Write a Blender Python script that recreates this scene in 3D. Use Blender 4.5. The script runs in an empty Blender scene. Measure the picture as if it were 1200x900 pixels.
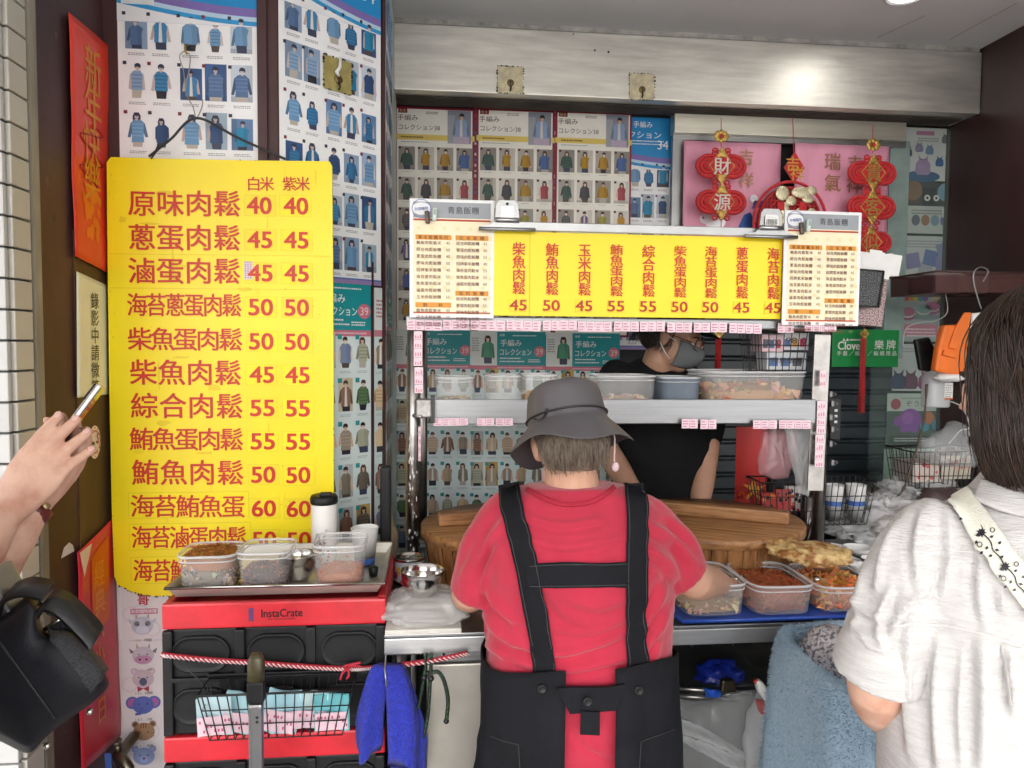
import bpy, bmesh, math, random
import numpy as np
from mathutils import Vector, Matrix, Euler, noise
R = math.radians
C = bpy.context.scene.collection
SC = bpy.context.scene
# ------------------------------------------------------------------ camera
cam_d = bpy.data.cameras.new("camera"); cam = bpy.data.objects.new("camera", cam_d); C.objects.link(cam)
FPX = 870.0
cam_d.sensor_width = 36.0; cam_d.lens = 36.0*FPX/1200.0; cam_d.clip_start = 0.05; cam_d.clip_end = 2000
CAMH = 1.5
CM = Matrix.Translation((0, 0, CAMH)) @ Matrix.Rotation(R(-5.8), 4, 'Z') @ Matrix.Rotation(R(90-3.0), 4, 'X') @ Matrix.Rotation(R(0.45), 4, 'Z')
cam.matrix_world = CM
SC.camera = cam
# ------------------------------------------------------------------ daylight
w = bpy.data.worlds.new("World"); SC.world = w; w.use_nodes = True
nt = w.node_tree; bg = nt.nodes["Background"]
sky = nt.nodes.new("ShaderNodeTexSky"); sky.sky_type = 'NISHITA'; sky.sun_disc = False
SUN_EL, SUN_AZ = R(42), R(192)
sky.sun_elevation = SUN_EL; sky.sun_rotation = SUN_AZ; sky.air_density = 1.0; sky.dust_density = 4.0
hs = nt.nodes.new("ShaderNodeHueSaturation"); hs.inputs['Saturation'].default_value = 0.28
nt.links.new(sky.outputs[0], hs.inputs['Color']); nt.links.new(hs.outputs[0], bg.inputs[0])
bg.inputs[1].default_value = 0.15
sd = bpy.data.lights.new("sun", 'SUN'); sun = bpy.data.objects.new("sun", sd); C.objects.link(sun)
sd.energy = 1.0; sd.angle = R(35); sd.color = (1.0, .96, .9)
sun.rotation_euler = (R(90)-SUN_EL, 0, R(180)-SUN_AZ+R(0))
_d = Vector((math.sin(SUN_AZ)*math.cos(SUN_EL), math.cos(SUN_AZ)*math.cos(SUN_EL), math.sin(SUN_EL)))
sun.rotation_euler = _d.to_track_quat('Z', 'Y').to_euler()
SC.view_settings.view_transform = 'Standard'; SC.view_settings.look = 'None'
SC.view_settings.exposure = 2.4; SC.view_settings.gamma = 1.0; SC.view_settings.use_curve_mapping = False
SC.render.engine = 'CYCLES'
SC.cycles.use_denoising = True
SC.cycles.max_bounces = 10; SC.cycles.diffuse_bounces = 5; SC.cycles.transparent_max_bounces = 24; SC.cycles.caustics_reflective = False; SC.cycles.caustics_refractive = False
SC.cycles.sample_clamp_indirect = 6

# ------------------------------------------------------------------ pixel rays (photo pixels 1200x900) -> points in the world
def ray(px, py):
    d = Vector(((px-600)/FPX, -(py-450)/FPX, -1.0)); d = CM.to_3x3() @ d
    return d
O0 = Vector((0, 0, CAMH))
def P(px, py, Y):
    d = ray(px, py); return O0 + d*(Y/d.y)
def PZ(px, py, z):
    d = ray(px, py); return O0 + d*((z-CAMH)/d.z)
def PX(px, py, X):
    d = ray(px, py); return O0 + d*(X/d.x)
def proj(p):
    q = CM.inverted() @ Vector(p); return (600+FPX*q.x/-q.z, 450-FPX*q.y/-q.z)

# ------------------------------------------------------------------ materials
def srgb(*c):
    if len(c) == 1: c = [int(c[0][i:i+2], 16) for i in (0, 2, 4)]
    return tuple(((x/255)/12.92 if x/255 <= .04045 else ((x/255+.055)/1.055)**2.4) for x in c)
def mat(name, col=(.5, .5, .5), rough=.6, metal=0, var=.0, vscale=8, stretch=(1, 1, 1), bump=0, bscale=60, bstretch=(1, 1, 1), spec=.5, attr=False, coat=0, col2=None, sheen=0, alpha=1, rvar=0, sss=0, thr=None):
    m = bpy.data.materials.new(name); m.use_nodes = True; t = m.node_tree; b = t.nodes["Principled BSDF"]
    b.inputs['Roughness'].default_value = rough; b.inputs['Metallic'].default_value = metal
    b.inputs['Specular IOR Level'].default_value = spec; b.inputs['Coat Weight'].default_value = coat
    if sheen: b.inputs['Sheen Weight'].default_value = sheen; b.inputs['Sheen Roughness'].default_value = .5
    if sss:
        b.inputs['Subsurface Weight'].default_value = sss; b.inputs['Subsurface Radius'].default_value = (.012, .005, .003)
    b.inputs['Base Color'].default_value = (*col, 1)
    tc = t.nodes.new("ShaderNodeTexCoord")
    def tex(scale, st, detail=4):
        mp = t.nodes.new("ShaderNodeMapping"); mp.inputs['Scale'].default_value = st
        n = t.nodes.new("ShaderNodeTexNoise"); n.inputs['Scale'].default_value = scale; n.inputs['Detail'].default_value = detail; n.inputs['Roughness'].default_value = .6
        t.links.new(tc.outputs['Object'], mp.inputs[0]); t.links.new(mp.outputs[0], n.inputs['Vector']); return n
    src = None
    if attr:
        a = t.nodes.new("ShaderNodeVertexColor"); a.layer_name = "Col"; src = a.outputs[0]
        t.links.new(src, b.inputs['Base Color'])
    if var or col2:
        n = tex(vscale, stretch)
        r = t.nodes.new("ShaderNodeValToRGB")
        lo, hi = thr or (.3, .7)
        r.color_ramp.elements[0].position = lo; r.color_ramp.elements[1].position = hi
        t.links.new(n.outputs['Fac'], r.inputs[0])
        if src is not None:
            k0 = 1-var; r.color_ramp.elements[0].color = (k0, k0, k0, 1); r.color_ramp.elements[1].color = (1, 1, 1, 1)
            mx = t.nodes.new("ShaderNodeMix"); mx.data_type = 'RGBA'; mx.blend_type = 'MULTIPLY'; mx.inputs[0].default_value = 1
            t.links.new(src, mx.inputs[6]); t.links.new(r.outputs[0], mx.inputs[7]); t.links.new(mx.outputs[2], b.inputs['Base Color'])
        else:
            c2 = col2 if col2 else tuple(min(1, x*(1+var)) for x in col)
            c1 = col if col2 else tuple(x*(1-var) for x in col)
            r.color_ramp.elements[0].color = (*c1, 1); r.color_ramp.elements[1].color = (*c2, 1)
            t.links.new(r.outputs[0], b.inputs['Base Color'])
        if rvar:
            mr = t.nodes.new("ShaderNodeMapRange"); mr.inputs[3].default_value = max(0, rough-rvar); mr.inputs[4].default_value = min(1, rough+rvar)
            t.links.new(n.outputs['Fac'], mr.inputs[0]); t.links.new(mr.outputs[0], b.inputs['Roughness'])
    if bump:
        n2 = tex(bscale, bstretch, 3)
        bp = t.nodes.new("ShaderNodeBump"); bp.inputs['Strength'].default_value = min(1, bump); bp.inputs['Distance'].default_value = .004
        t.links.new(n2.outputs['Fac'], bp.inputs['Height']); t.links.new(bp.outputs[0], b.inputs['Normal'])
    if alpha < 1:
        tr = t.nodes.new("ShaderNodeBsdfTransparent"); ms = t.nodes.new("ShaderNodeMixShader"); ms.inputs[0].default_value = alpha
        t.links.new(tr.outputs[0], ms.inputs[1]); t.links.new(b.outputs[0], ms.inputs[2])
        t.links.new(ms.outputs[0], t.nodes["Material Output"].inputs[0])
    return m

# ------------------------------------------------------------------ mesh builder: collects shapes (with a colour per face) into ONE mesh object
class MB:
    def __init__(s): s.v = []; s.f = []; s.c = []; s.sm = []; s.mi = []
    def add(s, verts, faces, col=(.8, .8, .8), smooth=False, mi=0, M=None):
        o = len(s.v)
        if M is not None: verts = [M @ Vector(v) for v in verts]
        s.v.extend([tuple(v) for v in verts])
        for f in faces: s.f.append([i+o for i in f]); s.c.append(col); s.sm.append(smooth); s.mi.append(mi)
        return s
    def box(s, c, d, col=(.8, .8, .8), M=None, bev=0, mi=0, rot=None):
        x, y, z = [k/2 for k in d]
        m = Matrix.Translation(c)
        if rot: m = m @ Euler(rot).to_matrix().to_4x4()
        if M is not None: m = M @ m
        if bev <= 0:
            vs = [(-x, -y, -z), (x, -y, -z), (x, y, -z), (-x, y, -z), (-x, -y, z), (x, -y, z), (x, y, z), (-x, y, z)]
            fs = [(0, 3, 2, 1), (4, 5, 6, 7), (0, 1, 5, 4), (1, 2, 6, 5), (2, 3, 7, 6), (3, 0, 4, 7)]
            return s.add(vs, fs, col, False, mi, m)
        bm = bmesh.new(); bmesh.ops.create_cube(bm, size=1)
        for v in bm.verts: v.co = (v.co.x*d[0], v.co.y*d[1], v.co.z*d[2])
        bmesh.ops.bevel(bm, geom=bm.edges[:], offset=min(bev, min(d)*.49), segments=2, profile=.6, affect='EDGES')
        s.bm(bm, col, False, mi, m); bm.free(); return s
    def bm(s, bm, col=(.8, .8, .8), smooth=True, mi=0, M=None):
        bm.verts.ensure_lookup_table(); bm.verts.index_update()
        return s.add([v.co.copy() for v in bm.verts], [[v.index for v in f.verts] for f in bm.faces], col, smooth, mi, M)
    def poly(s, pts, col=(.8, .8, .8), mi=0, M=None): return s.add(pts, [list(range(len(pts)))], col, False, mi, M)
    def tube(s, pts, r, n=8, col=(.8, .8, .8), caps=True, closed=False, mi=0, M=None, smooth=True):
        pts = [Vector(p) for p in pts]; k = len(pts)
        rs = r if isinstance(r, (list, tuple)) else [r]*k
        vs = []; fs = []; up = None
        for i, p in enumerate(pts):
            if closed: t = pts[(i+1) % k]-pts[i-1]
            else: t = pts[min(i+1, k-1)]-pts[max(i-1, 0)]
            if t.length < 1e-9: t = Vector((0, 0, 1))
            t.normalize()
            if up is None:
                up = t.orthogonal().normalized()
            up = (up-t*up.dot(t))
            up = up.normalized() if up.length > 1e-6 else t.orthogonal().normalized()
            b = t.cross(up)
            for j in range(n):
                a = 2*math.pi*j/n; vs.append(p+(up*math.cos(a)+b*math.sin(a))*rs[i])
        for i in range(k if closed else k-1):
            for j in range(n):
                a = i*n+j; b2 = i*n+(j+1) % n; c2 = ((i+1) % k)*n+(j+1) % n; d2 = ((i+1) % k)*n+j
                fs.append((a, b2, c2, d2))
        if caps and not closed: fs += [tuple(range(n))[::-1], tuple((k-1)*n+j for j in range(n))]
        return s.add(vs, fs, col, smooth, mi, M)
    def lathe(s, prof, n=24, col=(.8, .8, .8), c=(0, 0, 0), mi=0, M=None, smooth=True, sq=None):
        # prof: (r,z) list; sq=(ax,ay,e) makes a rounded-square section
        vs = []; fs = []
        for (r, z) in prof:
            for j in range(n):
                a = 2*math.pi*j/n; ca, sa = math.cos(a), math.sin(a)
                if sq:
                    e = 2/sq[2]; x = math.copysign(abs(ca)**e, ca)*sq[0]*r; y = math.copysign(abs(sa)**e, sa)*sq[1]*r
                else: x, y = ca*r, sa*r
                vs.append((c[0]+x, c[1]+y, c[2]+z))
        for i in range(len(prof)-1):
            for j in range(n): fs.append((i*n+j, i*n+(j+1) % n, (i+1)*n+(j+1) % n, (i+1)*n+j))
        if prof[0][0] > 1e-5: fs.append(tuple(range(n))[::-1]) if not getattr(s, 'open', 0) else None
        if prof[-1][0] > 1e-5 and not getattr(s, 'open', 0): fs.append(tuple((len(prof)-1)*n+j for j in range(n)))
        return s.add(vs, fs, col, smooth, mi, M)
    def loft(s, rings, col=(.8, .8, .8), caps=True, closed=True, mi=0, M=None, smooth=True):
        n = len(rings[0]); vs = [v for r in rings for v in r]; fs = []
        for i in range(len(rings)-1):
            for j in range(n if closed else n-1):
                fs.append((i*n+j, i*n+(j+1) % n, (i+1)*n+(j+1) % n, (i+1)*n+j))
        if caps and closed: fs += [tuple(range(n))[::-1], tuple((len(rings)-1)*n+j for j in range(n))]
        return s.add(vs, fs, col, smooth, mi, M)
    def sheet(s, fn, nu, nv, col=(.8, .8, .8), mi=0, M=None, smooth=True, thick=0):
        vs = [Vector(fn(i/nu, j/nv)) for j in range(nv+1) for i in range(nu+1)]
        fs = [(j*(nu+1)+i, j*(nu+1)+i+1, (j+1)*(nu+1)+i+1, (j+1)*(nu+1)+i) for j in range(nv) for i in range(nu)]
        return s.add(vs, fs, col, smooth, mi, M)
    def prism(s, pts, y0, y1, col=(.8, .8, .8), mi=0, M=None):   # polygon in x,z extruded along y
        n = len(pts); vs = [(p[0], y0, p[1]) for p in pts]+[(p[0], y1, p[1]) for p in pts]
        fs = [tuple(range(n)), tuple(range(n, 2*n))[::-1]]+[(i, n+i, n+(i+1) % n, (i+1) % n) for i in range(n)]
        return s.add(vs, fs, col, False, mi, M)
    def sphere(s, c, r, n=12, col=(.8, .8, .8), mi=0, M=None):
        r = r if isinstance(r, (tuple, list)) else (r, r, r); m = n//2
        rings = [[(c[0]+r[0]*math.sin(math.pi*max(.02, min(.98, i/m)))*math.cos(2*math.pi*j/n), c[1]+r[1]*math.sin(math.pi*max(.02, min(.98, i/m)))*math.sin(2*math.pi*j/n), c[2]-r[2]*math.cos(math.pi*i/m)) for j in range(n)] for i in range(m+1)]
        return s.loft(rings, col, mi=mi, M=M)
    def build(s, name, m=None, parent=None, loc=None, rot=None, fix=True):
        me = bpy.data.meshes.new(name); me.from_pydata(s.v, [], s.f)
        if fix and len(s.f) < 60000:
            b = bmesh.new(); b.from_mesh(me); bmesh.ops.recalc_face_normals(b, faces=b.faces[:]) if s.__dict__.get('recalc', True) else None
            b.to_mesh(me); b.free()
        me.polygons.foreach_set('use_smooth', s.sm)
        a = me.color_attributes.new("Col", 'FLOAT_COLOR', 'CORNER')
        cols = np.empty((len(me.loops), 4), np.float32); k = 0
        for f, c in zip(s.f, s.c): cols[k:k+len(f), :3] = c; k += len(f)
        cols[:, 3] = 1; a.data.foreach_set('color', cols.ravel())
        ms = m if isinstance(m, (list, tuple)) else [m]
        for x in ms:
            if x: me.materials.append(x)
        if len(ms) > 1: me.polygons.foreach_set('material_index', s.mi)
        o = bpy.data.objects.new(name, me); C.objects.link(o)
        if parent: o.parent = parent
        if loc is not None: o.location = loc
        if rot is not None: o.rotation_euler = rot
        return o
def flatmb():
    m = MB(); m.recalc = False; return m
def tag(o, label, cat, group=None, kind=None):
    o['label'] = label; o['category'] = cat
    if group: o['group'] = group
    if kind: o['kind'] = kind
    return o
def thing(name, label, cat, loc=(0, 0, 0), rot=(0, 0, 0), group=None):
    o = bpy.data.objects.new(name, None); C.objects.link(o); o.location = loc; o.rotation_euler = rot; o.empty_display_size = .05
    return tag(o, label, cat, group)
def struct(o):
    o['kind'] = 'structure'; return o
def copy_tree(o, parent=None):
    c = o.copy(); C.objects.link(c); c.parent = parent
    for ch in o.children: copy_tree(ch, c)
    return c
def setmat(o, loc, rz=0):
    o.location = loc; o.rotation_euler = (0, 0, rz)
def spline(pts, n):     # Catmull-Rom
    pts = [Vector(p) for p in pts]; out = []
    k = len(pts)-1
    for i in range(n+1):
        t = i/n*k; a = min(int(t), k-1); t -= a
        p0, p1, p2, p3 = pts[max(a-1, 0)], pts[a], pts[a+1], pts[min(a+2, k)]
        out.append(.5*((2*p1)+(p2-p0)*t+(2*p0-5*p1+4*p2-p3)*t*t+(3*p1-p0-3*p2+p3)*t**3))
    return out
def nz(x, y=0, z=0): return noise.noise(Vector((x, y, z)))
# ------------------------------------------------------------------ lettering
_tc = {}
def glyphs(s, bold=.0):
    k = (s, bold)
    if k not in _tc:
        c = bpy.data.curves.new('t', 'FONT'); c.body = s; c.offset = bold; c.resolution_u = 4
        o = bpy.data.objects.new('t', c); me = o.to_mesh()
        vs = [(v.co.x, v.co.y) for v in me.vertices]; fs = [list(p.vertices) for p in me.polygons]
        o.to_mesh_clear(); bpy.data.objects.remove(o); bpy.data.curves.remove(c); _tc[k] = (vs, fs)
    return _tc[k]
class Board:
    """a flat face in the world: origin o, u to the right, v up, n toward the viewer; pixel positions are read onto its plane"""
    def __init__(s, o, rz=0, tilt=0):
        s.o = Vector(o); s.rz = rz; s.tilt = tilt
        s.M = Matrix.Translation(s.o) @ Matrix.Rotation(rz, 4, 'Z') @ Matrix.Rotation(tilt, 4, 'X')
        s.n = (s.M.to_3x3() @ Vector((0, -1, 0))); s.Mi = s.M.inverted()
    def uv(s, px, py):
        d = ray(px, py); t = (s.o-O0).dot(s.n)/d.dot(s.n); q = s.Mi @ (O0+d*t); return q.x, q.z
    def place(s, ob): ob.matrix_world = s.M; return ob
def L(u, v, d=0): return (u, -d, v)      # board-local (right, up, proud of the face)
def rect(mb, u0, v0, u1, v1, d, col, mi=0): mb.poly([L(u0, v0, d), L(u1, v0, d), L(u1, v1, d), L(u0, v1, d)], col, mi)
def pol(mb, pts, d, col, mi=0): mb.poly([L(u, v, d) for u, v in pts], col, mi)
def disc(mb, u, v, r, d, col, n=20, ry=None, mi=0):
    ry = ry or r; pol(mb, [(u+r*math.cos(2*math.pi*i/n), v+ry*math.sin(2*math.pi*i/n)) for i in range(n)], d, col, mi)
def ringd(mb, u, v, r0, r1, d, col, n=24, mi=0):
    for i in range(n):
        a, b = 2*math.pi*i/n, 2*math.pi*(i+1)/n
        pol(mb, [(u+r0*math.cos(a), v+r0*math.sin(a)), (u+r1*math.cos(a), v+r1*math.sin(a)), (u+r1*math.cos(b), v+r1*math.sin(b)), (u+r0*math.cos(b), v+r0*math.sin(b))], d, col, mi)
BOLD = ((0, 0), (1, .6), (-1, .6), (1, -.6), (-1, -.6))
def text(mb, s, u, v, h, d, col, bold=0, w=None, mi=0, al='c', sx=1, rot=0):
    """one run, cap height about h, centred at u,v (or left at u); w squeezes it to that width"""
    vs, fs = glyphs(s)
    if not vs: return
    x0 = min(p[0] for p in vs); x1 = max(p[0] for p in vs); y0 = min(p[1] for p in vs); y1 = max(p[1] for p in vs)
    k = h/(y1-y0); kx = (w/(x1-x0)) if w else k*sx
    ox = (x0+x1)/2 if al == 'c' else x0; oy = (y0+y1)/2
    cr, sr = math.cos(rot), math.sin(rot)
    for q, (bx, by) in enumerate(BOLD if bold > .001 else BOLD[:1]):
        pts = []
        for p in vs:
            a, b = (p[0]-ox)*kx+bx*bold*k, (p[1]-oy)*k+by*bold*k; pts.append(L(u+a*cr-b*sr, v+a*sr+b*cr, d+q*.00006))
        mb.add(pts, fs, col, False, mi)
def row(mb, s, u0, u1, v0, v1, h, d, col, bold=0, mi=0, sx=1):
    n = len(s)
    for i, ch in enumerate(s):
        t = (i+.5)/n; em(mb, ch, u0+(u1-u0)*t, v0+(v1-v0)*t, h, d, col, bold, mi, sx)
def em(mb, ch, u, v, h, d, col, bold=0, mi=0, sx=1):
    if ch == ' ': return
    vs, fs = glyphs(ch); k = h/.95
    for q, (bx, by) in enumerate(BOLD if bold > .001 else BOLD[:1]):
        mb.add([L(u+(p[0]-.5)*k*sx+bx*bold*k, v+(p[1]-.38)*k+by*bold*k, d+q*.00006) for p in vs], fs, col, False, mi)
# ------------------------------------------------------------------ shared materials
K = lambda h, f=.9: tuple(x*f for x in srgb(h))
M_print = mat('printed_paper', rough=.42, attr=True, var=.09, vscale=9, bump=.30, bscale=7, spec=.4)
M_board = mat('painted_board', rough=.38, attr=True, var=.13, vscale=2.2, bump=.10, bscale=6)
M_plain = mat('plain_paint', rough=.5, attr=True, var=.12, vscale=20)
M_glosspl = mat('gloss_plastic', rough=.28, attr=True, var=.08, vscale=15)
M_steel = mat('brushed_steel', (.27, .275, .285), .38, 1, var=.16, vscale=6, stretch=(.5, 6, 14), bump=.12, bscale=60, bstretch=(.4, 8, 20), rvar=.14)
M_steelV = mat('steel_tube', (.36, .345, .33), .34, 1, var=.25, vscale=18, bump=.08, bscale=80, rvar=.15)
M_oldsteel = mat('stained_steel', (.72, .70, .64), .46, .92, var=.15, vscale=11, stretch=(.35, 1, 3), bump=.2, bscale=30, rvar=.08)
M_wallbrown = mat('brown_painted_metal', (.062, .026, .026), .5, var=.35, vscale=7, stretch=(1, 1, .35), bump=.1, bscale=20, spec=.4)
M_olive = mat('bare_brown_board', (.085, .045, .014), .6, var=.35, vscale=6, stretch=(1, 1, .3), bump=.1, bscale=20)
M_ceil = mat('ceiling_paint', (.80, .80, .80), .8, var=.08, vscale=1.3)
M_black = mat('black_plastic', (.0075, .008, .009), .5, spec=.35, var=.3, vscale=12, bump=.08, bscale=150)
M_blackwire = mat('black_wire', (.012, .012, .013), .4)
M_dark = mat('dark_shutter', (.014, .022, .028), .45, var=.4, vscale=4)
M_alu = mat('aluminium', (.33, .335, .34), .35, .9, var=.1, vscale=8)
M_glass = mat('green_glass', (.35, .5, .45), .04, alpha=.10, spec=.8)
M_ground = mat('ground_paving', (.30, .29, .28), .8, var=.2, vscale=3, bump=.2, bscale=40)

# ------------------------------------------------------------------ setting: ground, ceiling, walls
g = MB(); g.poly([(-400, -400, 0), (400, -400, 0), (400, 400, 0), (-400, 400, 0)]); struct(g.build('ground', M_ground))
g = MB(); g.box((1.0, .2, 2.80), (12, 6.2, .16)); ce = struct(g.build('ceiling', M_ceil))
g = MB()
for a, b in (((1112, 47), (1192, 3)), ((1028, 44), (1085, 18))):
    p, q = PZ(*a, 2.72), PZ(*b, 2.72); g.tube([p+Vector((0, 0, .0005)), q+Vector((0, 0, .0005))], .0012, 5)
# hairline seams of the ceiling boards
cr = g.build('ceiling_seam', mat('seam', (.08, .08, .085), .8)); cr.parent = ce
# downlight
pl = PZ(1062, -6, 2.72)
dl = thing('ceiling_light', 'round white recessed ceiling light at the top edge above the steel beam', 'ceiling light', (pl.x, pl.y, 2.72))
g = MB(); g.lathe([(.052, -.001), (.062, -.008), (.066, -.008), (.068, -.0005)], 32); g.build('trim_ring', mat('lamp_trim', (.55, .55, .55), .35), dl)
m = mat('lamp_diffuser', (.9, .9, .9), .5); m.node_tree.nodes["Principled BSDF"].inputs['Emission Color'].default_value = (1, .97, .92, 1); m.node_tree.nodes["Principled BSDF"].inputs['Emission Strength'].default_value = 9.0
g = MB(); g.lathe([(.0001, -.004), (.052, -.003)], 32); g.build('diffuser', m, dl)

# tiled wall at the left: front face and its side face
TX, TY = -.885, 1.646
g = MB(); tw, th, gp = .0955, .060, .0045
m_tile = mat('white_tile', (.74, .75, .74), .5, attr=True, var=.1, vscale=3); m_grout = mat('grout', (.17, .17, .165), .9, var=.2, vscale=20)
rng = random.Random(3)
GB = MB(); GB.box((TX-.8-.006, TY+.75+.006, 1.5), (1.6-.012, 1.5-.012, 3.4)); wall_l = GB.build('tiled_wall', m_grout)
tag(wall_l, 'white ceramic tiled house wall at the left edge beside the brown jamb', 'wall')
nrow = int(3.1/(th+gp))
for i in range(nrow):
    z = .02+i*(th+gp)+th/2
    for j in range(14):
        x = TX-.001-j*(tw+gp)-tw/2-(.0 if i % 2 else 0)
        k = rng.uniform(.90, 1.0); g.box((x, TY-.001, z), (tw, .014, th), (.56*k, .56*k, .55*k), bev=.003)
    k = rng.uniform(.86, .98); g.box((TX, TY+.045, z), (.014, .070, th), (.56*k, .54*k, .48*k), bev=.003)
g.build('tile_facing', m_tile, wall_l)
# metal edge strip + brown jamb (returns into the recess)
g = MB(); g.box((TX+.001, TY+.102, 1.5), (.016, .03, 3.4)); st = g.build('edge_strip', mat('dirty_strip', (.22, .20, .16), .6, var=.5, vscale=9, stretch=(1, 1, .2)))
tag(st, 'narrow dirty grey metal strip between white tiles and brown jamb', 'edge strip')
jb = MB(); jb.box((TX-.03, 1.955, 1.5), (.06, .37, 3.4)); jamb = jb.build('door_jamb', M_wallbrown)
tag(jamb, 'dark brown painted jamb carrying the red couplet strips', 'jamb')
jb = MB(); jb.box((TX+.001, 2.02, 1.1), (.004, .185, 1.35)); jb.build('backing_board', M_olive, jamb)
rng = random.Random(5); jb = MB()
for i in range(26):                                   # chips in the paint
    y = rng.uniform(1.79, 1.87); z = rng.uniform(.3, 2.3); r = rng.uniform(.004, .012)
    jb.add([(TX+.0006, y+r*rng.uniform(.5, 1)*math.cos(a), z+r*rng.uniform(.5, 1.4)*math.sin(a)) for a in [k*.9 for k in range(7)]], [list(range(7))], rng.choice([(.02, .014, .016), (.035, .016, .016), (.10, .05, .05)]))
p = PX(80, 644, TX+.001); jb.add([(TX+.0008, p.y-.035, p.z-.012), (TX+.0008, p.y+.03, p.z-.012), (TX+.0008, p.y+.024, p.z+.004), (TX+.0008, p.y+.006, p.z+.016), (TX+.0008, p.y-.02, p.z+.010)], [[0, 1, 2, 3, 4]], (.7, .7, .7))
jb.recalc = False; jb.build('paint_chips', M_plain, jamb)

# brown pillar behind the yellow board with its slanted cheek
CF = 2.12; CA = Vector((-.435, CF, 0)); CB = Vector((-.171, 2.342, 0))
foot = [(TX, CF), (CA.x, CF), (CB.x, CB.y), (-.178, 3.12), (TX, 3.12)]
g = MB(); n = len(foot); g.add([(x, y, 0) for x, y in foot]+[(x, y, 2.72) for x, y in foot], [tuple(range(n))[::-1], tuple(range(n, 2*n))]+[(i, (i+1) % n, n+(i+1) % n, n+i) for i in range(n)])
pil = g.build('pillar', M_wallbrown); tag(pil, 'brown angled pillar papered with blue knitting posters behind the yellow board', 'pillar')
x0 = P(302, 90, CF).x; g = MB()
g.box(((x0+CA.x)/2-.012, CF-.006, 1.9), (CA.x-x0-.026, .012, 1.6), bev=.002); g.build('corner_trim', M_wallbrown, pil)
g = MB(); g.box((CB.x+.004, CB.y+.004, 1.4), (.010, .016, 2.6), rot=(0, 0, .7)); g.build('edge_trim', M_wallbrown, pil)
x1 = P(451, 200, 2.40).x
g = MB(); g.box((-.166, 2.70, 1.36), (.012, .60, 2.7)); 
g.build('side_lining', mat('pale_lining', (.50, .55, .52), .5, var=.2, vscale=8), pil)

# back wall, right wall
g = MB(); g.box((1.0, 3.16, 1.36), (2.6, .08, 2.72)); bw = g.build('back_wall', mat('dark_wall', (.03, .032, .034), .7, var=.3, vscale=4)); tag(bw, 'dark back wall of the shop front behind the stall', 'wall')
g = MB(); g.box((2.24, 2.35, 1.36), (.08, 1.7, 2.719)); rw = g.build('side_wall', mat('maroon_wall', (.040, .017, .016), .42, var=.35, vscale=3, stretch=(1, 1, .4), bump=.06, bscale=12)); tag(rw, 'dark maroon side wall at the right end of the steel beam', 'wall')
g = MB(); p = PX(1148, 130, 2.199); g.sphere((2.198, p.y, p.z), .005, 8); g.build('screw_head', M_alu, rw)

# steel beam
BY = 2.87; a = P(455, 104, BY); a2 = P(455, 36, BY)
zb, zt = a.z, 2.70
bx0, bx1 = a.x-.02, 2.198
g = MB(); g.box(((bx0+bx1)/2, BY+.09, (zb+zt)/2), (bx1-bx0, .18, zt-zb), bev=.004)
beam = g.build('steel_beam', M_oldsteel); tag(beam, 'long stained stainless steel beam under the grey ceiling', 'beam')
g = MB(); g.box(((bx0+bx1)/2, BY+.012, zt+.010), (bx1-bx0-.02, .02, .018)); g.build('mortar_joint', mat('mortar', (.36, .35, .33), .9, var=.4, vscale=16, bump=.4, bscale=50), beam)
g = MB(); g.box(((bx0+bx1)/2, BY+.11, zb-.004), (bx1-bx0-.06, .10, .006)); g.build('underside_strip', mat('underside_dark', (.05, .04, .032), .8, var=.5, vscale=10), beam)  # dark mottled strip along the underside of the beam
for px, py, s in ((697, 59, .004), (713, 61, .0045), (672, 40, .003), (470, 112, .0)):
    if s: p = P(px, py, BY); g = MB(); g.sphere((p.x, BY, p.z), (s, .001, s), 8); g.build('screw_hole', M_blackwire, beam)
m_key = mat('keyhole_plate', (.62, .56, .38), .4, .7, var=.3, vscale=30)
def keyplate(c, rz, w, label, m=m_key, cloth=None):
    t = thing('keyhole_plate', label, 'keyhole plate', c, (0, 0, rz), 'square keyhole plates of the shutter')
    g = MB(); g.box((0, -.002, 0), (w, .004, w*1.02), bev=.001); g.build('plate', m, t)
    g = MB(); rng = random.Random(int(c[0]*100))
    for i in range(46):                               # grime along the rim
        e = rng.randrange(4); q = rng.uniform(-.52, .52)*w; o = w*.515
        u, v = [(q, o), (q, -o), (o, q), (-o, q)][e]; r = rng.uniform(.001, .0032)
        g.add([(u+r*math.cos(k)*1.5, -.0044, v+r*math.sin(k)) for k in range(6)], [list(range(6))], (.03, .024, .018))
    g.build('grime_rim', M_plain, t)
    g = MB(); g.lathe([(.013, 0), (.013, .004), (.009, .005)], 16, M=Matrix.Translation((0, -.004, -.012)) @ Matrix.Rotation(R(90), 4, 'X')); g.build('lock_ring', mat('worn_brass', (.20, .14, .06), .4, .9, var=.4, vscale=40), t)
    g = MB(); g.box((0, -.0095, -.012), (.004, .002, .012)); g.tube([(0, -.008, -.02), (.002, -.012, -.034), (-.001, -.009, -.044)], .003, 6); g.build('key_slot', M_blackwire, t)
    return t
for px, py, lab in ((598, 94, 'square brass keyhole plate on the steel beam nearer the left end'), (752, 102, 'square brass keyhole plate on the steel beam above the blue poster')):
    p = P(px, py, BY); keyplate((p.x, BY-.0005, p.z), 0, .098, lab)

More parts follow.
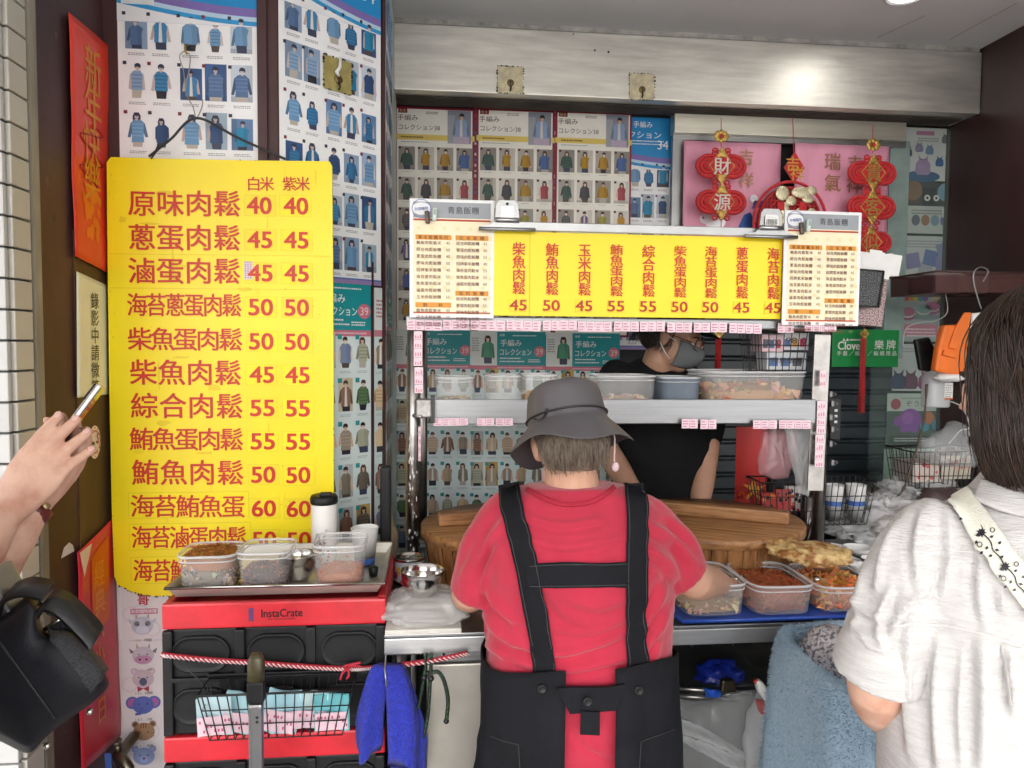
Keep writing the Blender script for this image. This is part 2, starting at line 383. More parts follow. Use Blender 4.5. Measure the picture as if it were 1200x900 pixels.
# sliding-door frame, second steel track, shutter
def pbox(name, label, cat, x0, y0, x1, y1, Y, dep, m, bev=.002, parent=None):
    """upright box whose front face lies at depth Y and covers the photo pixels x0..x1, y0..y1"""
    a = P(x0, y0, Y); b = P(x1, y1, Y); cz = [P((x0+x1)/2, y0, Y).z, P((x0+x1)/2, y1, Y).z]
    g = MB(); c = Vector(((a.x+b.x)/2, Y+dep/2, sum(cz)/2))
    g.box((0, 0, 0), (b.x-a.x, dep, abs(cz[0]-cz[1])), bev=bev); o = g.build(name, m, parent, loc=c)
    if label: tag(o, label, cat)
    return o
pbox('sliding_track', 'lighter steel track under the beam above the pink banners', 'track', 791, 133, 1062, 160, 3.0, .06, mat('light_track', (.70, .68, .58), .38, .85, var=.12, vscale=5, stretch=(.4, 1, 8)))
fr = thing('sliding_door', 'aluminium framed glass door behind the pink banners and knots', 'door', P(800, 300, 3.05))
def rel(o, e): o.location = o.location-e.location; o.parent = e; return o
rel(pbox('frame_stile', None, '', 789, 150, 799, 420, 3.04, .03, M_alu), fr)
rel(pbox('frame_rail', None, '', 789, 160, 1062, 168, 3.035, .03, M_alu), fr)
rel(pbox('frame_stile', None, '', 1044, 165, 1058, 420, 3.045, .02, mat('green_edge', (.32, .42, .40), .25, var=.2, vscale=10)), fr)
pbox('wall_strip', 'narrow pale aluminium strip left of the first red bordered poster', 'strip', 448, 128, 461, 420, 3.07, .03, mat('pale_alu', (.48, .53, .50), .45, .3, var=.25, vscale=12))
g = MB(); a = P(801, 330, 3.10); b = P(1130, 330, 3.10)
nsl = 26
prof = []
for i in range(nsl):
    z = .3+i*.072; prof += [(3.095, z), (3.082, z+.012), (3.082, z+.058), (3.095, z+.066)]
vs = []; 
for y, z in prof: vs += [(a.x, y, z), (b.x, y, z)]
g.add(vs, [(2*i, 2*i+1, 2*i+3, 2*i+2) for i in range(len(prof)-1)]); sh = g.build('roller_shutter', M_dark); tag(sh, 'dark blue black slatted roller shutter behind the man', 'shutter')

# ------------------------------------------------------------------ knitting posters
SKIN = [srgb('e8c9b4'), srgb('f0d5c2'), srgb('d9b49c'), srgb('e3bfa8')]
HAIR = [srgb('2a2220'), srgb('3a2c26'), srgb('1d1a1c'), srgb('54402f')]
def fig(mb, u, v, w, h, d, rng, bg, tops, cool=False):
    D = lambda k: d+k*.00028
    if bg: 
        rect(mb, u-w/2, v-h/2, u+w/2, v+h/2, D(0), bg)
        k = rng.choice((.72, 1.22, .85)); x = rng.uniform(-.3, .3)*w
        rect(mb, u-w/2, v-h/2, u+x, v+h/2, D(1), tuple(min(1, c*k) for c in bg))
        if rng.random() < .5: rect(mb, u-w/2, v-h/2, u+w/2, v-h*rng.uniform(.2, .4), D(1.4), tuple(c*.8 for c in bg))
    sk, hr = rng.choice(SKIN), rng.choice(HAIR)
    if cool: sk = (sk[0]*.72, sk[1]*.86, sk[2]*1.08); hr = (.03, .035, .075)
    t = rng.choice(tops); dk = tuple(c*.55 for c in t); lt = tuple(min(1, c*1.35+.02) for c in t)
    s = h*.5; lean = rng.uniform(-.05, .05)*s; tw = rng.uniform(.30, .40)*s
    kind = rng.randrange(5); long_h = rng.random() < .45
    bt = rng.choice([(.02, .02, .03), (.04, .05, .1), (.5, .46, .4), (.09, .07, .06)])
    hx, hy = u+lean, v+.66*s
    if long_h: pol(mb, [(hx-.20*s, hy-.38*s), (hx+.20*s, hy-.36*s), (hx+.21*s, hy+.02*s), (hx+.12*s, hy+.2*s), (hx-.12*s, hy+.2*s), (hx-.21*s, hy)], D(2), hr)
    else: disc(mb, hx, hy+.05*s, .175*s, D(2), hr, 10)
    disc(mb, hx, hy-.02*s, .115*s, D(3), sk, 10, ry=.145*s); pol(mb, [(hx-.125*s, hy+.02*s), (hx+.125*s, hy+.0*s), (hx+.12*s, hy+.16*s), (hx-.08*s, hy+.19*s)], D(3.3), hr); rect(mb, hx-.07*s, hy-.035*s, hx+.07*s, hy-.015*s, D(3.3), tuple(c*.5 for c in sk))
    rect(mb, hx-.05*s, hy-.28*s, hx+.05*s, hy-.08*s, D(2.5), sk)
    # hips, then the sweater with its sleeves
    pol(mb, [(u-tw*.86, v-.5*s), (u+tw*.86, v-.5*s), (u+tw*rng.uniform(.55, .95), v-.99*s), (u-tw*rng.uniform(.55, .95), v-.99*s)], D(2), bt)
    top = v+.42*s; hem = v-rng.uniform(.55, .8)*s
    arm = rng.uniform(.0, .12)*s
    al = rng.random() < .6
    for sg in (-1, 1):
        ax = u+sg*tw
        end = (ax+sg*arm*1.3, v-rng.uniform(.4, .62)*s) if not (kind == 1 and sg > 0) else (ax-sg*.1*s, v-.05*s)
        pol(mb, [(u+sg*tw*.75, top-.02*s), (ax+sg*.06*s, top-.16*s), (end[0]+sg*.07*s, end[1]), (end[0]-sg*.07*s, end[1]-.03*s), (ax-sg*.12*s, v)], D(2.3), dk if al else sk)
        if kind == 2: disc(mb, end[0], end[1]-.05*s, .06*s, D(2.4), sk, 7)
    pol(mb, [(u-tw*.72, top), (u-.14*s+lean, top+.06*s), (u+.14*s+lean, top+.06*s), (u+tw*.72, top), (u+tw*1.06, top-.2*s), (u+tw*.92, v-.1*s), (u+tw, hem), (u-tw, hem), (u-tw*.92, v-.1*s), (u-tw*1.06, top-.2*s)], D(3.4), t)
    if kind in (0, 3):
        for i in range(4): y = top-(.16+.21*i)*s; rect(mb, u-tw*.9, y-.05*s, u+tw*.9, y, D(4.2), lt if kind == 3 else dk)
    elif kind == 4: pol(mb, [(u-.06*s, top+.03*s), (u+.06*s, top+.03*s), (u+.10*s, hem), (u-.10*s, hem)], D(4.2), (.75, .72, .68))
    else: pol(mb, [(u+tw*.1, top), (u+tw*.9, top-.1*s), (u+tw*.95, hem), (u+tw*.3, hem)], D(4.2), tuple(c*.82 for c in t))
    pol(mb, [(hx-.10*s, top+.065*s), (hx, top-.02*s), (hx+.10*s, top+.065*s)], D(4.8), sk)
def caption(mb, u, v, w, d, rng, col=(.32, .32, .35), n=2, h=.0022):
    for i in range(n):
        x = u-w/2; 
        while x < u+w/2-.003:
            k = rng.uniform(.002, .007); rect(mb, x, v-i*h*2-h*.5, min(x+k, u+w/2), v-i*h*2+h*.5, d, col); x += k+.0016
BLUES = [srgb('2f6f9f'), srgb('3c86b8'), srgb('6f9cc4'), srgb('2b4a78'), srgb('88a9cc'), srgb('1f86b0'), srgb('55719a')]
MIX38 = [srgb('4a66a0'), srgb('d8d0c4'), srgb('5b5a60'), srgb('3a5a50'), srgb('b58a1e'), srgb('a8434f'), srgb('5566a8'), srgb('44424a'), srgb('6a5f8a'), srgb('a09a40')]
EARTH = [srgb('b8a284'), srgb('8a8672'), srgb('c4ae96'), srgb('5f7f5a'), srgb('6f665a'), srgb('a09484'), srgb('d8c09a'), srgb('7f90b0'), srgb('94705e'), srgb('b0b49c')]
def sheetbox(mb, W, H, col, th=.0012): mb.box((W/2, th/2, -H/2), (W, th, H), col)
def poster34(W=.37, H=.97, seed=34, cool=True):
    g = flatmb(); rng = random.Random(seed)
    sheetbox(g, W, H, srgb('f6f8fa'))
    hd = .185
    rect(g, 0, -hd, W, 0, .0005, srgb('1f8fd0'))
    # wave bands under the header
    for c, o, k in ((srgb('7f6fb4'), .0, .0008), (srgb('bcd8ee'), .022, .0011), (srgb('2f9ad6'), .034, .0014), (srgb('eef1f4'), .046, .0017)):
        n = 14; top = [(W*i/n, -hd*.66-o-.045*math.sin(1.5*i/n)) for i in range(n+1)]
        pol(g, [(0, -hd-.03)]+[(W, -hd-.03)]+top[::-1], k, c)
    W0 = (.93, .95, .97)
    text(g, '手編み', W*.60, -.030, .026, .0022, W0, .004); text(g, 'コレクション', W*.52, -.072, .028, .0022, W0, .006, w=.21); text(g, '34', W*.86, -.112, .036, .0022, W0, .004)
    for i in range(2): caption(g, W*.58, -.098-i*.012, .2, .0022, rng, W0, 1, .004)
    # small inset photo
    rect(g, W*.03, -.17, W*.26, -.01, .002, srgb('dfe6ea')); fig(g, W*.15, -.085, .075, .14, .0022, rng, None, BLUES, cool)
    cols = (.13, .30, .51, .685, .87)
    for r in range(6):
        v = -hd-.052-r*.129
        for i, cu in enumerate(cols):
            h = .098 if (i+r) % 3 else .084
            bg = None if (r == 0 and i in (1, 2, 3)) or (r == 2 and i < 2) or rng.random() < .25 else rng.choice([srgb('8fa6c2'), srgb('5f82ac'), srgb('b9c4d0'), srgb('9fb4c4'), srgb('37598c')])
            fig(g, W*cu, v-(.098-h)/2, W*.155, h, .0006, rng, bg, BLUES, cool)
            rect(g, W*cu-W*.095, v+.038, W*cu-W*.07, v+.047, .0024, srgb('7a2a40') if rng.random() < .3 else srgb('303848'))
            caption(g, W*cu, v-.060, W*.12, .0006, rng)
    rect(g, 0, -H, W, -H+.012, .0012, srgb('9a86b8')); rect(g, 0, -H+.012, W, -H+.017, .0012, srgb('5f78b8'))
    return g
def poster38(W=.322, H=.93, seed=38):
    g = flatmb(); rng = random.Random(seed)
    sheetbox(g, W, H, srgb('8a1f34')); b = .009
    rect(g, b, -H+b, W-b, -b, .0005, srgb('faf8ee'))
    rect(g, 0, -.132, W, -.110, .0009, srgb('ecd26a'))
    rect(g, b*1.6, -.026, b*1.6+.036, -.008, .0009, srgb('7a1c1c')); text(g, '秋冬', b*1.6+.018, -.017, .013, .0012, srgb('e8d0b0'))
    text(g, '手編み', b*1.8+.036, -.044, .024, .0012, srgb('5a1f20'), 0, w=.082); text(g, 'コレクション38', b*1.8+.082, -.082, .021, .0012, srgb('4a3a34'), 0, w=.166)
    caption(g, .07, -.121, .09, .0012, rng, srgb('6a4a20'), 1, .006); caption(g, .15, -.02, .05, .0012, rng, srgb('7a6a60'), 2, .003); caption(g, .08, -.140, .11, .0012, rng, (.3, .3, .3), 1, .003)
    rect(g, W*.66, -.142, W*.955, -.010, .0012, srgb('8f93a2')); rect(g, W*.66, -.142, W*.75, -.03, .0014, srgb('a9acb4'))
    fig(g, W*.83, -.075, .075, .125, .0016, rng, None, [srgb('93a9cc')]); rect(g, W*.73, -.142, W*.93, -.115, .003, srgb('c4b4cc'))
    rr = random.Random(5)
    for r in range(6):
        v = -.205-r*.122
        for i, cu in enumerate((.15, .39, .63, .875)):
            bg = rr.choice([srgb('cfc9bf'), srgb('b5ada2'), srgb('a79f94'), srgb('d9d5cc'), srgb('8f8a82')])
            fig(g, W*cu, v, W*.205, .092, .0008, rr, bg, MIX38)
            rect(g, W*cu-W*.10, v+.036, W*cu-W*.07, v+.045, .0026, srgb('5a1a24')); caption(g, W*cu, v-.054, W*.11, .0008, rr, (.45, .43, .40), 1)
    return g
def poster39(W=.316, H=.98, seed=39, tint=(1, 1, 1)):
    g = flatmb(); rng = random.Random(seed)
    sheetbox(g, W, H, srgb('e2f0f0'))
    xs = W*.355
    rect(g, xs, -.142, W, -.002, .0005, srgb('1e9aa2')); rect(g, 0, -.142, xs, -.002, .0005, srgb('e6ecea')); rect(g, 0, -.160, W, -.142, .0006, srgb('d0788c'))
    caption(g, W*.66, -.151, W*.6, .0009, rng, srgb('f0d0d8'), 1, .005)
    W0 = (.92, .95, .95)
    text(g, '春夏', xs+.022, -.016, .010, .0009, W0); text(g, '手編み', xs+.058, -.048, .028, .0009, W0, .006, w=.088); text(g, 'コレクション', xs+.078, -.086, .026, .0009, W0, .006, w=.132)
    disc(g, W*.92, -.084, .0225, .0009, srgb('d87a8c'), 22); text(g, '39', W*.92, -.084, .024, .0012, srgb('f4e4e4'), .0, w=.028)
    caption(g, xs+.055, -.112, .085, .0009, rng, W0, 1, .005); caption(g, xs+.065, -.125, .105, .0009, rng, W0, 1, .005); caption(g, W*.85, -.118, .05, .0009, rng, W0, 2, .004); caption(g, W*.72, -.018, .10, .0009, rng, W0, 1, .004)
    caption(g, W*.07, -.03, W*.10, .0009, rng, srgb('9aa'+'09a'), 6, .005)
    fig(g, W*.235, -.072, .06, .125, .0009, random.Random(2), None, [srgb('4f9a78')])
    rr = random.Random(11)
    for r in range(6):
        v = -.205-r*.130
        for i, cu in enumerate((.10, .295, .50, .695, .90)):
            bg = None if rr.random() < .62 else rr.choice([srgb('c9bfa6'), srgb('b0b8a0'), srgb('c0cacc'), srgb('c8a860')])
            fig(g, W*cu, v, W*.165, .100, .0008, rr, bg, EARTH)
            rect(g, W*cu-W*.092, v+.036, W*cu-W*.045, v+.050, .0026, srgb('2a9aa0')); caption(g, W*cu, v-.060, W*.13, .0008, rr, (.42, .5, .5), 2)
    return g
def hang(mb, name, label, x, y, Y=None, board=None, rz=0, right=False, W=0, group='knitting pattern posters'):
    b = board or Board(P(x, y, Y), rz)
    o = mb.build(name, M_print, fix=False); b.place(o); tag(o, label, 'poster', group); return o
# pillar front: blue poster; slanted cheek: blue 34 above, teal 39 below
b = Board(P(137, 4, CF-.003)+Vector((0, 0, .17)), 0); hang(poster34(.367), 'knitting_poster', 'blue and white knitwear poster directly above the hook of the yellow menu board', 0, 0, board=b)
ang = math.atan2(CB.y-CA.y, CB.x-CA.x); cheek = Board(CA, ang); LP = (CB-CA).length
nrm = Vector((math.sin(ang), -math.cos(ang), 0))
def cheekpt(px, py, off): u, v = cheek.uv(px, py); q = cheek.M @ Vector((u, 0, v)); return q+nrm*off
p = cheekpt(389, 331, .003); tt = cheekpt(330, 0, .003)
b = Board(CA+nrm*.003+Vector((.004*math.cos(ang), .004*math.sin(ang), p.z+.97)), ang); hang(poster34(.337), 'knitting_poster', 'blue knitwear poster numbered 34 on the slanted pillar cheek right of the yellow board', 0, 0, board=b)
p = cheekpt(434, 333, .002)
W39 = .30; d39 = Vector((math.cos(ang), math.sin(ang), 0))
b = Board(Vector((p.x, p.y, p.z))-d39*W39, ang); hang(poster39(W39, 1.25), 'knitting_poster', 'teal headed knitwear poster numbered 39 on the pillar cheek, half hidden by the yellow board', 0, 0, board=b)
g = flatmb(); rng = random.Random(8); sheetbox(g, .045, 1.2, srgb('cfe0e0')); rect(g, 0, -.13, .045, 0, .0006, srgb('dfe6e6')); caption(g, .02, -.04, .025, .0009, rng, srgb('b07080'), 5, .006); rect(g, 0, -.15, .045, -.13, .0008, srgb('c98090'))
for r in range(7): fig(g, .022, -.20-r*.130, .03, .10, .0008, rng, None, EARTH); caption(g, .022, -.26-r*.13, .03, .0008, rng, (.42, .5, .5))
p = cheekpt(438, 337, .002); hang(g, 'knitting_poster', 'narrow pale knitwear poster strip at the inner edge of the pillar cheek', 0, 0, board=Board(p, ang))
g = MB(); q = cheekpt(436, 500, .004); g.box((0, 0, 0), (.006, .004, 1.3), rot=(0, 0, 0)); sm = g.build('seam_strip', M_wallbrown, None, loc=(q.x, q.y, 1.1), rot=(0, 0, ang)); sm.parent = pil
# keyhole plate on the cheek, over the 34 poster
q = cheekpt(394, 89, .006); kp = keyplate(q, ang, .092, 'brass keyhole plate set over the blue 34 poster on the pillar cheek', mat('olive_plate', (.40, .34, .12), .4, .4, var=.3, vscale=20))
g = MB(); g.tube([(.004, -.010, .05), (.001, -.012, .02), (-.010, -.012, .004), (-.002, -.012, -.006)], [.004, .005, .006, .003], 8); g.build('white_tape', mat('white_tape', (.8, .8, .8), .5), kp)
# inner side of the pillar
b = Board((-.159, 2.36, 2.62), R(90)); hang(poster34(.33), 'knitting_poster', 'sliver of a blue poster on the inner side of the pillar above', 0, 0, board=b)
b = Board((-.159, 2.36, 1.70), R(90)); hang(poster39(.316), 'knitting_poster', 'sliver of a teal poster on the inner side of the pillar below', 0, 0, board=b)
# back window: 38 x3, 34, 39 x3
BWY = 3.075
for px, py, lab in ((462.5, 124, 'leftmost of the three cream knitwear posters numbered 38 with red borders'), (558.5, 126, 'middle one of the three cream knitwear posters numbered 38 with red borders'), (651, 129, 'cream knitwear poster numbered 38 directly left of the blue one')):
    o = hang(poster38(), 'knitting_poster', lab, px, py, BWY)
for px in (556.5, 649):     # decorated edge strips between them
    g = flatmb(); rng = random.Random(px); sheetbox(g, .020, .93, srgb('7a2440'))
    for i in range(40): rect(g, .004, -.02-i*.022, .016, -.02-i*.022+rng.uniform(.006, .018), .0006, rng.choice([srgb('3c58a8'), srgb('c8ccd8'), srgb('a03050'), srgb('4a3a80')]))
    hang(g, 'poster_edge', 'narrow red and blue printed edge strip ' + ('between the first two cream posters' if px < 600 else 'between the second and third cream posters'), px-1.5, 125 if px < 600 else 127, BWY+.004, group=None)
a = P(790, 139, BWY+.012); b = Board((a.x-.335, BWY+.012, a.z), 0); hang(poster34(.335), 'knitting_poster', 'bright blue knitwear poster numbered 34 beside the door frame and pink banner', 0, 0, board=b)
for px, lab in ((462, 'teal knitwear poster numbered 39 behind the left steel post of the rack'), (551, 'teal knitwear poster numbered 39 behind the steel shelf above the grey hat'), (640, 'teal knitwear poster numbered 39 beside the man in the face mask')):
    hang(poster39(.314), 'knitting_poster', lab, px, 386+.02*(px-462), BWY-.004)
# ------------------------------------------------------------------ yellow menu board
YEL = srgb('fbe205'); RED = srgb('c9301a'); YEL2 = srgb('f7dd10')
yb = Board(P(131, 190, 2.075), R(0.3))
t = thing('menu_board', 'big bright yellow board with red dish names and prices, hung on a wire', 'menu board'); yb.place(t)
def UV(*pts): return [yb.uv(*p) for p in pts]
g = MB()
out = UV((125, 190), (130, 184), (200, 186), (300, 188), (386, 189), (389, 194), (390, 300), (391, 450), (391, 560), (392, 700), (386, 704), (330, 703), (205, 700), (196, 698), (184, 699), (166, 697), (150, 692), (148, 690), (138, 686), (134, 676), (131, 600), (128, 450), (126, 300))
g.prism([(u, v) for u, v in out], 0, .012, YEL); pn = g.build('panel', M_board, t)
g = flatmb(); rng = random.Random(2)
for (x0, y0, x1, y1) in ((129, 297, 388, 300), (129, 337, 388, 339.5)):
    (a, b_), (c, d_) = UV((x0, y0), (x1, y1)); pol(g, [(a, b_), (c, d_), (c, d_-.0014), (a, b_-.0014)], .0006, srgb('d9c404'))
rows = [('原味肉鬆', 150, 283, 238, 40), ('蔥蛋肉鬆', 150, 283, 278, 45), ('滷蛋肉鬆', 150, 283, 317, 45), ('海苔蔥蛋肉鬆', 150, 283, 357, 50), ('柴魚蛋肉鬆', 151, 284, 397, 50), ('柴魚肉鬆', 152, 284, 436, 45), ('綜合肉鬆', 153, 286, 475, 55), ('鮪魚蛋肉鬆', 153, 285, 514, 55), ('鮪魚肉鬆', 154, 287, 553, 50), ('海苔鮪魚蛋', 154, 287, 592.5, 60), ('海苔滷蛋肉鬆', 155, 289, 629, 50), ('海苔鮪魚肉鬆', 157, 287, 668, 50)]
gl = flatmb()
for i, (s, x0, x1, y, pr) in enumerate(rows):
    n = len(s); hpx = 29 if n == 4 else 26
    for k, ch in enumerate(s):
        x = x0+(x1-x0)*(k+.5)/n; u, v = yb.uv(x, y+(x-x0)*.006)
        pitch = (x1-x0)/n; sx = min(1, pitch/hpx*.97)
        em(gl, ch, u, v, hpx*2.075/FPX, .0022, RED, .012, sx=sx)
    for q, x in enumerate((304+i*.6, 347+i*.35)):
        u, v = yb.uv(x, y+3+.5*q+i*.02); du = 17.5*2.075/FPX; dv = 12*2.075/FPX
        jx = rng.uniform(-1, 1)*.002
        rect(g, u-du+jx, v-dv, u+du+jx, v+dv, .0006, srgb('e3cf1c')); rect(g, u-du+jx+.0015, v-dv+.0015, u+du+jx-.0015, v+dv-.0015, .0010, srgb('fbe515') if rng.random() < .6 else srgb('f3dc24'))
        if i < 11 or q == 0: text(gl, str(pr), u, v, 18.5*2.075/FPX, .0022, RED, .022, w=26*2.075/FPX)
    if i >= 9:
        (a, b_), (c, d_) = UV((x0-4, y-15), (x1+5, y+13)); rect(g, a, d_, c, b_, .0005, srgb('ddca10')); rect(g, a+.0015, d_+.0015, c-.0015, b_-.0015, .0009, srgb('f9e20c'))
for s, x in (('白米', 305), ('紫米', 347)):
    for k, ch in enumerate(s): u, v = yb.uv(x-7.5+k*15.5, 215.5); em(gl, ch, u, v, 16*2.075/FPX, .0022, RED, .006)
u, v = yb.uv(291, 317); rect(g, u-.011, v-.024, u+.012, v+.024, .0014, srgb('dcd6dc'))
for i in range(8):
    for j in range(3): rect(g, u-.009+j*.0065, v-.021+i*.0058, u-.009+j*.0065+.0045, v-.021+i*.0058+.004, .0017, srgb('c08a98'))
for i in range(46):                                   # smears and drips dried on the paint
    x, y = rng.uniform(136, 384), rng.uniform(200, 680); u, v = yb.uv(x, y); a_, b_ = (rng.uniform(.001, .003), rng.uniform(.01, .06)) if i % 2 else (rng.uniform(.008, .03), rng.uniform(.003, .010))
    pol(g, [(u+a_*math.cos(k*.63)*rng.uniform(.6, 1.2), v+b_*math.sin(k*.63)*rng.uniform(.7, 1.2)) for k in range(10)], .0003+.00001*i, rng.choice([srgb('f4dc08'), srgb('eed40c'), srgb('f7e020'), srgb('e9cc10')]))
# dirt specks, worn rim
for i in range(110):
    x, y = (rng.uniform(305, 375), rng.choice([rng.gauss(y0, 5) for y0 in (330, 368, 396, 420, 474, 555, 590)])) if i < 70 else (rng.choice([128+rng.random()*6, rng.uniform(130, 388)]), rng.uniform(192, 690))
    u, v = yb.uv(x, y); r = rng.uniform(.0004, .0013); pol(g, [(u+r*math.cos(k), v+r*math.sin(k)*rng.uniform(.5, 1.6)) for k in range(6)], .0012, srgb('a08a10'))
g.build('price_patches', M_print, t); gl.build('lettering', M_print, t)
g = flatmb()
for i in range(len(out)):
    a, b_ = out[i], out[(i+1) % len(out)]; n = max(1, int(math.hypot(b_[0]-a[0], b_[1]-a[1])/.004))
    for k in range(n):
        if rng.random() < (.93 if 1 <= i <= 4 else .86 if i <= 9 or i > 19 else .25): continue
        q = k/n; x, z = a[0]+(b_[0]-a[0])*q, a[1]+(b_[1]-a[1])*q; r = rng.uniform(.0006, .0020)*(1.3 if 11 < i < 19 else .7)
        pol(g, [(x+r*rng.uniform(.5, 1.6)*math.cos(j), z+r*math.sin(j)*rng.uniform(.5, 2)) for j in range(6)], .0013, srgb('3a2c0c') if rng.random() < .6 else srgb('8a6a10'))
g.build('chipped_rim', M_print, t)
g = MB(); u0, v0 = yb.uv(178, 184); u1, v1 = yb.uv(335, 187); u2, v2 = yb.uv(232, 140)
g.tube(spline([L(u0-.006, v0+.0, .004), L(u0+.05, v0+.045, .008), L(u2, v2, .012), L(u1-.12, v1+.05, .008), L(u1, v1, .004)], 40), .0034, 8)
g.tube([L(u0+.010, v0+.006, .012), L(u0+.022, v0+.03, .013)], .002, 6); g.tube([L(u0+.015, v0+.012, .01), L(u0+.0, v0-.006, .006)], .0022, 6)
g.build('hanging_wire', M_blackwire, t)
# gold chain and hook that hold the wire
tq = P(219, 60, 2.10); tw2 = P(232, 139, 2.075)
ht = thing('hook', 'brass hook with a wire loop holding up the yellow board', 'hook', tq)
g = MB(); g.tube([(.0, .01, .02), (0, -.012, .012), (0, -.014, -.004), (.004, -.012, -.012)], .0028, 8); g.build('screw_hook', mat('brass', (.45, .28, .08), .35, .9), ht)
e = tw2-Vector(tq); g = MB(); lp = [(-.002, -.010, -.006), (.012, -.014, -.016), (.010, -.014, -.05), (.001, -.018, -.11), (e.x-.012, e.y-.002, e.z+.03), (e.x-.002, e.y-.006, e.z+.0), (e.x+.012, e.y-.004, e.z+.03), (e.x+.013, e.y-.002, e.z+.05)]
g.tube(spline(lp, 40), .0016, 6); g.tube(spline([(-.002, -.012, -.004), (-.014, -.014, -.02), (-.004, -.016, -.06), (.001, -.018, -.11)], 16), .0014, 6); g.build('wire_loop', mat('grey_wire', (.35, .33, .30), .4, .7), ht)

# ------------------------------------------------------------------ strips on the jamb (X = const face, u runs into the recess)
jB = Board((TX+.004, 1.70, 1.2), R(90))
M_redpaper = mat('red_paper', (.62, .035, .030), .34, attr=True, var=.16, vscale=5, stretch=(1, 1, .5), bump=.35, bscale=9, spec=.5)
GOLD = srgb('d98a2a')
def jamb_strip(name, label, pts, col, wav=0, bottom=None):
    ps = [jB.uv(*p) for p in pts]; g = MB(); n = 24
    (tl, tr, br, bl) = ps
    th = .0
    def fn(a, b):
        x0, z0 = tl[0]+(bl[0]-tl[0])*b, tl[1]+(bl[1]-tl[1])*b; x1, z1 = tr[0]+(br[0]-tr[0])*b, tr[1]+(br[1]-tr[1])*b
        return L(x0+(x1-x0)*a, z0+(z1-z0)*a, .004+wav*(math.sin(b*7+a*2)+.5*math.sin(b*17+a*5)+1.6))
    g.sheet(fn, 10, n, col); o = g.build(name, M_redpaper); jB.place(o)
    sm_ = o.modifiers.new('solid', 'SOLIDIFY'); sm_.thickness = .0012
    tag(o, label, 'couplet'); return o, fn
def onstrip(o, fn, g, s, b0, b1, h, col, a=.5, bold=.01, sx=1):
    n = len(s)
    for i, ch in enumerate(s):
        b = b0+(b1-b0)*(i+.5)/n; p = fn(a, b); em(g, ch, p[0], p[2], h, -p[1]+.0022, col, bold, sx=sx)
o, fn = jamb_strip('red_couplet', 'glossy red New Year strip with gold characters at the top of the jamb', [(77, 14), (129, 58), (123, 320), (85, 300)], srgb('e8402c'), .0016)
g = flatmb(); onstrip(o, fn, g, '新年快樂', .08, .72, .115, GOLD, .5, .004, .8)
for k in range(26):
    b = .66+.22*random.Random(k).random(); a = .5+random.Random(k+50).uniform(-.28, .28)*(1-(b-.66)*2.2); p = fn(a, b); disc(g, p[0], p[2], .010, -p[1]+.001, srgb('e8761c'), 9, ry=.014)
for q in range(2):
    pts = [fn(.5+.34*math.sin(k*.35)*math.exp(-k*.03), .22+q*.26+.012*k*.6) for k in range(16)]
g2 = MB()
for q in range(2): g2.tube([(p[0], p[1]-.0014, p[2]) for p in [fn(.45+.38*math.sin(.5+k*.42)*math.exp(-k*.04), .40+q*.13+.0075*k) for k in range(18)]], .0016, 5, srgb('9a2018'))
lt = g.build('gold_lettering', M_print, o); lt.matrix_parent_inverse = Matrix(); l2 = g2.build('curl_print', M_print, o)
o, fn = jamb_strip('caution_strip', 'cream strip with a vertical line of small black characters on the jamb', [(88, 318), (125, 335), (126, 462), (89, 466)], srgb('efeed0'))
g = flatmb(); onstrip(o, fn, g, '錄影中請微笑', .11, 1.0, .042, srgb('2a2a24'), .52, .004, 1.05); g.build('lettering', M_print, o)
o, fn = jamb_strip('red_couplet', 'faded pinkish red New Year strip low on the jamb, curling at its corner', [(87, 648), (132, 604), (138, 862), (92, 905)], srgb('d83040'), .002)
g = flatmb(); rect_p = [fn(a, b) for a, b in ((.3, .08), (.75, .05), (.75, .42), (.3, .44))]
pol(g, [(p[0], p[2]) for p in rect_p], .0105, srgb('e06414')); onstrip(o, fn, g, '經典六小可日', .12, .86, .07, srgb('e89a30'), .5, .008, .8)
c0 = [fn(0, 0), fn(.3, .0), fn(.1, .13)]
pol(g, [(c0[0][0], c0[0][2]+.0), (c0[1][0], c0[1][2]-.006), (c0[2][0], c0[2][2])], .013, srgb('ead2c0')); g.build('gold_lettering', M_print, o)
u, v = jB.uv(110, 518); g = flatmb(); disc(g, u, v, .033, .0024, srgb('eed8cc'), 32, ry=.043); ringd(g, u, v, .026, .031, .0030, srgb('c87a6c'), 32)
for i in range(12):
    a = i/12*6.283; rect(g, u+.0285*math.cos(a)-.002, v+.037*math.sin(a)-.002, u+.0285*math.cos(a)+.002, v+.037*math.sin(a)+.002, .0036, srgb('a85048'))
rect(g, u-.020, v-.006, u+.014, v+.002, .0034, srgb('4a3a22')); rect(g, u+.015, v-.006, u+.02, v+.002, .0034, srgb('b05038'))
pol(g, [(u-.022, v+.020), (u-.017, v+.024), (u+.022, v-.022), (u+.017, v-.026)], .0038, srgb('f4e8d8')); g.tube([L(u+.017, v+.004, .004), L(u+.010, v+.014, .004), L(u+.016, v+.022, .004)], .0012, 5, srgb('77604a'))
o = g.build('no_smoking_sticker', M_print, fix=False); jB.place(o); tag(o, 'round pale pink no smoking sticker on the brown jamb board', 'sticker')

